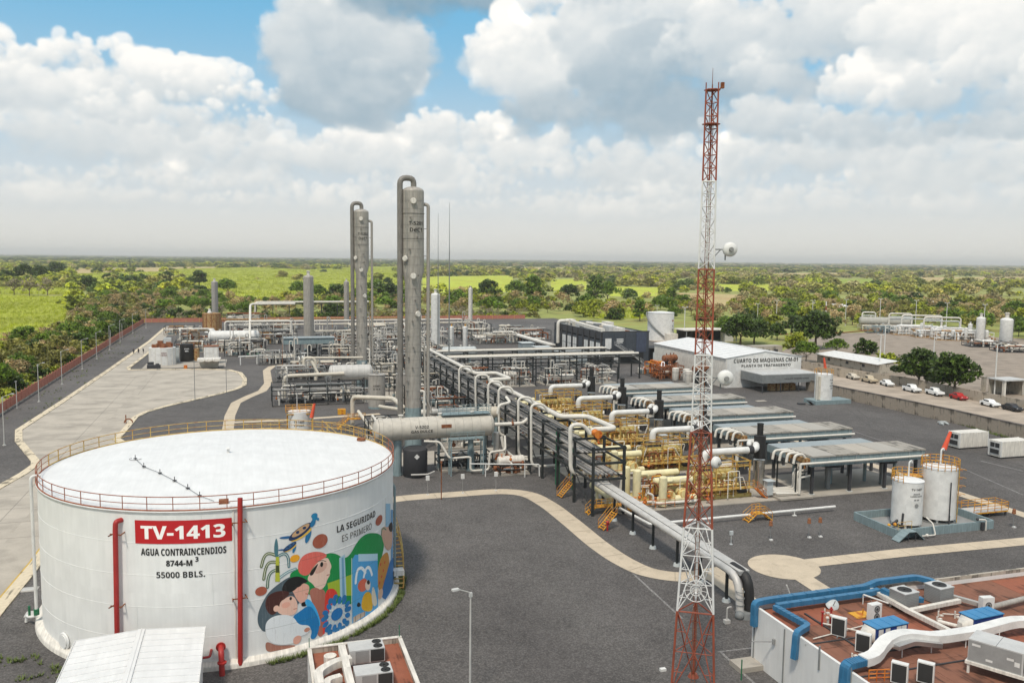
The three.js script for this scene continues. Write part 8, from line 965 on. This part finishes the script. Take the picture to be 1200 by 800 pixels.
// kinds at unit size: 8 m tall, leaf faces of about half a metre
const KINDS = {
  round: { leaf: 'dark', crown: [3.9, 4.6, 2.4, 70, 34, 0.34], trunk: [5.5, 3, 5, 0.28] }, spread: { leaf: 'mid', crown: [4.6, 3.4, 3.6, 64, 30, 0.34], trunk: [6, 3.8, 6, 0.24] }, tall: { leaf: 'mid', crown: [2.7, 5.8, 2.0, 60, 30, 0.32], trunk: [6.5, 2, 5, 0.22] },
  bright: { leaf: 'bright', crown: [3.4, 4.0, 2.2, 52, 28, 0.34], trunk: [5, 2.6, 5, 0.18] }, olive: { leaf: 'olive', crown: [3.9, 4.2, 2.4, 46, 26, 0.32], trunk: [6, 3.2, 6, 0.2] }, dry: { leaf: 'tan', crown: [3.7, 4.4, 2.6, 40, 20, 0.28], trunk: [7.2, 3.4, 9, 0.2] }, bare: { leaf: 'grey', crown: [3.6, 4.6, 2.8, 30, 16, 0.24], trunk: [7.8, 3.4, 12, 0.2] }, bush: { leaf: 'dark', crown: [3.2, 3.6, 0.2, 46, 28, 0.36], trunk: [2.4, 2, 4, 0.14] }, bushBright: { leaf: 'bright', crown: [3.0, 3.0, 0.2, 40, 26, 0.36], trunk: [2.2, 2, 4, 0.12] }, bushOlive: { leaf: 'olive', crown: [3.2, 3.2, 0.2, 40, 24, 0.34], trunk: [2.4, 2, 4, 0.12] },
};
const LOOK = { round: 'dark green rounded tree', spread: 'green spreading tree', tall: 'tall narrow green tree', bright: 'bright yellow-green tree', olive: 'olive-brown tree', dry: 'tan half-leafless tree', bare: 'grey nearly bare tree', bush: 'dense dark green bush', bushBright: 'light green bush', bushOlive: 'brownish green bush' };
const protoTrees = {};
function plantTree(kind, x, z, h, label, group, seed = 1, turn = 0) {
  const v = seed % 3, key = kind + v, K = KINDS[kind], bush = kind.startsWith('bush');
  let P = protoTrees[key]; if (!P) { const s = kind.length * 37 + v * 101 + kind.charCodeAt(1); P = protoTrees[key] = { crown: crownGeo(s, ...K.crown), trunk: prep(limbs(s, ...K.trunk)) }; }
  const t = T(bush ? 'bush' : 'tree', label, bush ? 'bush' : 'tree', [x, -0.1, z], turn, group), k = h / (bush ? 4 : 8); t.scale.set(k * (0.92 + 0.16 * ((seed * 7 % 10) / 10)), k, k * (0.92 + 0.16 * ((seed * 3 % 10) / 10)));
  part(t, 'crown', P.crown, LEAF[K.leaf]); part(t, 'trunk', raw(P.trunk), M_bark); return t;
}
// trees that stand out: pixel-measured places on the ground, in metres
[['round', 161.82,-173.23, 10.8, 'big dark round tree at the yard wall, the western of the close pair'], ['round', 160.97,-160.87, 11.2, 'big dark round tree at the yard wall, the eastern of the close pair'], ['round', 164.58,-169.67, 7, 'dark round tree squeezed between the big close pair'],
 ['round', 198.1,-263.06, 15, 'dark upright tree beside the banded post'], ['bright', 173.41,-240.29, 10, 'yellow-green tree at the road bend before the banded post'], ['spread', 167.72,-227.05, 7, 'low green tree beside the yellow-green one at the road bend'], ['round', 177.19,-279.81, 13, 'large dark tree behind the white hall'], ['round', 186.31,-284.72, 11, 'dark tree next to the large one behind the white hall'], ['spread', 183.64,-299.42, 10, 'green tree between the mast and the large dark tree'], ['round', 204.08,-295.58, 7.5, 'small dark tree between the hall and the road bend'], ['bush', 204.75,-244.36, 5, 'low dark hedge-like bush behind the long white roof'], ['bushBright', 183.76,-210.47, 5, 'light green bush at the end of the long white roof'], ['spread', 190.51,-241.91, 6, 'green tree hanging over the long white roof'],
 ['round', -233.78,-969.9, 17, 'dark tree at the picture edge beyond the cane field'], ['round', -225.61,-998.21, 22, 'broad dark tree beyond the cane field, in the big group'], ['round', -217.67,-1028.47, 21, 'dark tree in the middle of the big group beyond the cane field'], ['round', -243.69,-1252.6, 24, 'wide dark tree, eastern end of the big group'], ['round', -236.57,-1167.17, 16, 'smaller dark tree filling the big group beyond the cane field'],
 ['bare', -164.56,-699.49, 15, 'grey bare tree beyond the near cane field, first of the row'], ['bare', -151.43,-685.17, 16, 'grey bare tree with a dark stem beyond the near cane field'], ['bare', -139.75,-684.42, 15, 'grey bare tree at the end of the near cane field'], ['round', -137.04,-831.78, 14, 'dark tree alone in the hedge line before the middle field'], ['round', -155.76,-1065.29, 12, 'small dark tree alone on the pale green middle field'], ['round', -49.36,-923.76, 18, 'tall dark tree at the edge of the middle field'], ['round', -83.85,-976.84, 16, 'dark tree rising from the hedge beside the middle field'], ['spread', -17.38,-721.19, 14, 'green tree beside the dark far column'], ['bush', -38.1,-722.18, 8, 'dark bush before the tall dark tree at the middle field'], ['spread', -61.71,-977.86, 9, 'light tree beside the tall dark tree at the middle field'],
 ['spread', 36.86,-687.62, 13, 'green tree behind the grey clad column'], ['bush', 61.07,-631.02, 12, 'dark bush beside the grey clad column'], ['spread', 47.12,-632.12, 12, 'round green tree between the grey column and the small tower'], ['spread', 101.02,-715.52, 14, 'green tree seen between the two towers'], ['bush', 96.25,-628.26, 13, 'dark bush between the two towers'], ['round', 153.38,-987.82, 10, 'dark tree on the bright field between the towers'],
 ['tall', 191.79,-571.38, 20, 'tall green tree behind the white trunk line'], ['round', 173.24,-622.22, 17, 'dark tree behind the slim pale column'], ['spread', 195.81,-620.45, 16, 'green tree beyond the twin white columns'], ['round', 237.19,-617.2, 14, 'dark green tree before the small bright field'], ['tall', 237.68,-567.02, 20, 'tall green tree behind the dark hall'], ['spread', 257.44,-589.43, 16, 'broad green tree beside the tall one behind the dark hall'], ['tall', 194.47,-402.71, 11, 'green tree beside the storage tank with the stair'], ['bush', 186.15,-416.65, 6, 'dark bush on the bright strip behind the dark hall'], ['olive', 462.77,-937.15, 15, 'brown-green tree on the bright patch beyond the dark hall'], ['tall', 274.26,-519.62, 13, 'green tree behind the storage tank with the stair'],
].forEach(([k, x, z, h, l], i) => plantTree(k, x, z, h, l, undefined, i + 1, i * 1.7));
// belts of trees along the fences
const BELTS = [
  [[[-49.52,-136.42],[-49.5,-173.81],[-53.02,-210.26],[-50.52,-248.72],[-48.51,-317.83],[-53.64,-455.09],[-40.37,-438.42],[-66.09,-723.52],[-106.01,-632.39],[-83.58,-456.51],[-72.61,-369.06],[-73.39,-331.62],[-81.91,-308.13],[-97.01,-271.63]], 6.6, [4.5, 8.5], ['bush', 'bushOlive', 'spread', 'olive', 'dry', 'bush', 'bushBright', 'olive', 'bush', 'bare'], 'beyond the long red fence', 62, 11],
  [[[-40.9,-444.27],[3,-462.81],[88.55,-487.59],[118.68,-653.51],[19.98,-577.14],[-17.1,-613.35],[-66.09,-723.52]], 13, [5, 10], ['bush', 'olive', 'spread', 'dry', 'bush', 'bushOlive'], 'behind the north-west plant', 34, 12],
  [[[87.16,-479.96],[146.01,-472.27],[169.47,-400.46],[214.33,-412.49],[227.57,-373.92],[238.92,-350.55],[392.75,-577.64],[325.57,-524.59],[261.51,-491.9],[266.51,-541.61],[224.4,-545.93],[218.74,-618.65],[209.29,-677.46],[140.97,-697.2],[121.26,-667.69]], 14, [5.5, 11], ['bush', 'olive', 'spread', 'bright', 'dry', 'bushOlive', 'bright', 'bushBright'], 'along the north edge of the plant', 52, 13],
  [[[238.92,-350.55],[266.21,-335.87],[323.27,-364.5],[324.25,-325.97],[310.3,-275.65],[301.05,-221.82],[574.25,-425.44],[560.25,-499.67],[491.75,-555.69],[361.72,-531.84]], 13, [6.5, 12], ['bushBright', 'bright', 'olive', 'spread', 'dry', 'bush', 'bright', 'olive', 'dry', 'round'], 'beyond the neighbouring yard', 66, 14],
  [[[-50.5, -150], [-50.5, -430], [-64, -430], [-70, -150]], 4.6, [2.5, 5.5], ['bush', 'bushOlive', 'bushBright', 'bush', 'olive'], 'close against the long red fence', 16, 15],
  [[[-64, -429], [150, -429], [150, -470], [-64, -476]], 5.4, [2.5, 6], ['bushOlive', 'bush', 'bushBright', 'bare', 'bushOlive', 'dry'], 'close behind the north fence', 18, 16],
];
for (const [poly, sp, hh, kinds, where, most, seed] of BELTS) {
  const R = rng(seed), xs = poly.map((p) => p[0]), zs = poly.map((p) => p[1]), spots = [];
  for (let x = Math.min(...xs); x < Math.max(...xs); x += sp) for (let z = Math.min(...zs); z < Math.max(...zs); z += sp) { const px = x + (R() - 0.5) * sp, pz = z + (R() - 0.5) * sp; if (inside(poly, px, pz) && !((seed === 11 || seed === 15) && vnoise(px * 0.06 + seed * 3, pz * 0.06 + 5) < 0.3) && !(pz > -428 && px > -49 && px < 100 && pz < 0)) spots.push([px, pz, R(), R()]); }
  spots.sort((a, b) => Math.hypot(a[0], a[1]) - Math.hypot(b[0], b[1]));
  const rest = {};
  spots.forEach(([x, z, a, b], i) => {
    const kind = kinds[Math.floor((vnoise(x * 0.03 + seed, z * 0.03) * 0.6 + a * 0.5) * kinds.length) % kinds.length], h = lerp(hh[0], hh[1], b) * (kind.startsWith('bush') ? 0.62 : 1);
    if (i % Math.ceil(spots.length / most) === 0) plantTree(kind, x, z, h, `${LOOK[kind]} in the belt ${where}`, `${LOOK[kind]}s ${where}`, i, b * 6);
    else (rest[kind] ??= []).push([x, z, h, b * 6]);
  });
  for (const [kind, list] of Object.entries(rest)) {
    const K = KINDS[kind], g = crownGeo(seed * 7 + kind.length, ...K.crown.slice(0, 3), Math.round(K.crown[3] * 0.7), Math.round(K.crown[4] * 0.7), K.crown[5] * 1.25), im = new THREE.InstancedMesh(g, LEAF[K.leaf], list.length), m = new THREE.Matrix4(), c = new THREE.Color();
    list.forEach(([x, z, h, a], i) => { const k = h / (kind.startsWith('bush') ? 4 : 8); im.setMatrixAt(i, m.makeRotationY(a).scale(V3(k, k, k)).setPosition(x, -0.3, z)); const v = 0.8 + 0.4 * HT[(i * 71) & 65535]; im.setColorAt(i, c.setRGB(v, v, v)); });
    im.name = numbered('undergrowth'); im.castShadow = im.receiveShadow = true; im.userData = { kind: 'stuff', label: `mass of ${LOOK[kind]}s filling the belt ${where}`, category: 'vegetation' }; scene.add(im);
  }
}
// far woods and scattered trees out to the horizon
{
  const R = rng(99), lists = { dark: [], mid: [], bright: [], olive: [], tan: [] };
  const polys = FIELDS.map(([p]) => p);
  const fwd = V3(Math.sin(0.3002), 0, -Math.cos(0.3002)), rgt = V3(Math.cos(0.3002), 0, Math.sin(0.3002));
  for (let d = 430; d < 19000; d *= 1 + 0.0125 + 0.006 * (d > 2500)) {
    const step = 9 + d * 0.0085; const W = d * 0.78 + 60;
    for (let s = -W; s < W; s += step) {
      const q = d * (1 + (R() - 0.5) * 0.03), e = s + (R() - 0.5) * step * 1.6, x = fwd.x * q + rgt.x * e, z = fwd.z * q + rgt.z * e, a = R(), b = R(), c = R();
      if (z > -436 && x < 175) continue; if (d < 760 && BELTS.some(([p]) => inside(p, x, z))) continue;
      if (x > 90 && x < 330 && z > -420) continue;
      const inField = polys.some((p) => inside(p, x, z)); const clump = fbm(x * 0.0035 + 40, z * 0.0035 + 80, 4), row = fbm(x * 0.0009 + 7, z * 0.0016 + 3, 3);
      let dens = sstep(0.42, 0.62, clump * 0.75 + row * 0.35) * (d > 2600 ? 1.0 : 0.85) + 0.05; if (inField) dens *= 0.012; if (a > dens) continue;
      const side = e / d, n = vnoise(x * 0.006 + 11, z * 0.006 + 19), tanP = clamp(0.16 + side * 0.55 + (n - 0.5) * 0.5 + (d > 1200 && d < 3200 ? 0.12 : 0)), k = b < tanP ? (c < 0.6 ? 'tan' : 'olive') : d > 3200 ? (c < 0.6 ? 'dark' : 'mid') : c < 0.15 ? 'dark' : c < 0.42 ? 'mid' : c < 0.78 ? 'bright' : 'olive';
      lists[k].push([x, z, (6 + 8 * Math.pow(R(), 1.4)) * (1 + d * 0.00010), 1 + Math.min(d / 2600, 2.2) * (0.5 + R() * 0.7)]);
    }
  }
  const m = new THREE.Matrix4(), col = new THREE.Color();
  for (const [k, list] of Object.entries(lists)) {
    const g = crownGeo(500 + k.length * 13, 3.9, 5.2, 1.0, 44, 20, 0.46), im = new THREE.InstancedMesh(g, leafMat(...{ dark: [0.16, 0.26, 0.055], mid: [0.44, 0.54, 0.08], bright: [0.70, 0.78, 0.09], olive: [0.62, 0.62, 0.20], tan: [0.80, 0.74, 0.42] }[k]), list.length);
    list.forEach(([x, z, h, w], i) => { const s = h / 8; im.setMatrixAt(i, m.makeRotationY(i).scale(V3(s * w, s, s * w)).setPosition(x, -0.6, z)); const v = 0.75 + 0.5 * HT[(i * 37) & 65535]; im.setColorAt(i, col.setRGB(v * (0.95 + 0.1 * HT[i & 65535]), v, v * 0.95)); });
    im.name = numbered('woodland'); im.castShadow = im.receiveShadow = true; im.userData = { kind: 'stuff', label: `far-off ${{ dark: 'dark green', mid: 'green', bright: 'yellow-green', olive: 'olive-brown', tan: 'tan and leafless' }[k]} woodland reaching to the horizon`, category: 'woodland' }; scene.add(im);
  }
}
// tall cane in the near fields
{
  const R = rng(55), pos = [], nor = [], col = []; for (let i = 0; i < 16; i++) { const a = R() * 6.28, r = R() * 0.55, x = Math.cos(a) * r, z = Math.sin(a) * r, h = 1.3 + R() * 1.1, lean = (R() - 0.5) * 1.2, l2 = (R() - 0.5) * 1.2, w = 0.13; const t = 0.7 + R() * 0.6; pos.push(x - w, h * 0.1, z, x + w, h * 0.1, z + w * 0.5, x + lean, h, z + l2); for (let k = 0; k < 3; k++) { nor.push(lean * 0.4, 1, l2 * 0.4); col.push(t, t, t); } }
  const g = new THREE.BufferGeometry(); g.setAttribute('position', new THREE.Float32BufferAttribute(pos, 3)); g.setAttribute('normal', new THREE.Float32BufferAttribute(nor, 3)); g.setAttribute('color', new THREE.Float32BufferAttribute(col, 3));
  const m = new THREE.Matrix4(), c = new THREE.Color();
  [[0, 1.25, 1, 'near'], [1, 2.2, 1.2, 'second'], [2, 3.6, 1.5, 'middle'], [3, 3.4, 1.5, 'wide far'], [7, 2.6, 1.3, 'small northern']].forEach(([f, sp, k, l]) => {
    const P = FIELDS[f][0], xs = P.map((p) => p[0]), zs = P.map((p) => p[1]), list = []; for (let x = Math.max(Math.min(...xs), -420); x < Math.max(...xs); x += sp) for (let z = Math.min(...zs); z < Math.max(...zs); z += sp) { const px = x + (R() - 0.5) * sp, pz = z + (R() - 0.5) * sp * 0.6; if (inside(P, px, pz) && vnoise(px * 0.05 + 3, pz * 0.05 + 5) > 0.13) list.push([px, pz]); }
    const im = new THREE.InstancedMesh(g, leafMat(0.58, 0.64, 0.055), list.length); list.forEach(([x, z], i) => { const s = k * (0.75 + 0.5 * R()), v = 0.62 + 0.55 * fbm(x * 0.03 + 8, z * 0.05 + 2, 4) + 0.1 * R(); im.setMatrixAt(i, m.makeRotationY(R() * 6).scale(V3(s * sp * 0.8, s, s * sp * 0.8)).setPosition(x, -0.05, z)); im.setColorAt(i, c.setRGB(v, v, v)); });
    im.name = numbered('cane_crop'); im.receiveShadow = im.castShadow = true; im.userData = { kind: 'stuff', label: `bright green cane growing on the ${l} field`, category: 'crop' }; scene.add(im);
  });
}
renderer.render(scene, camera);
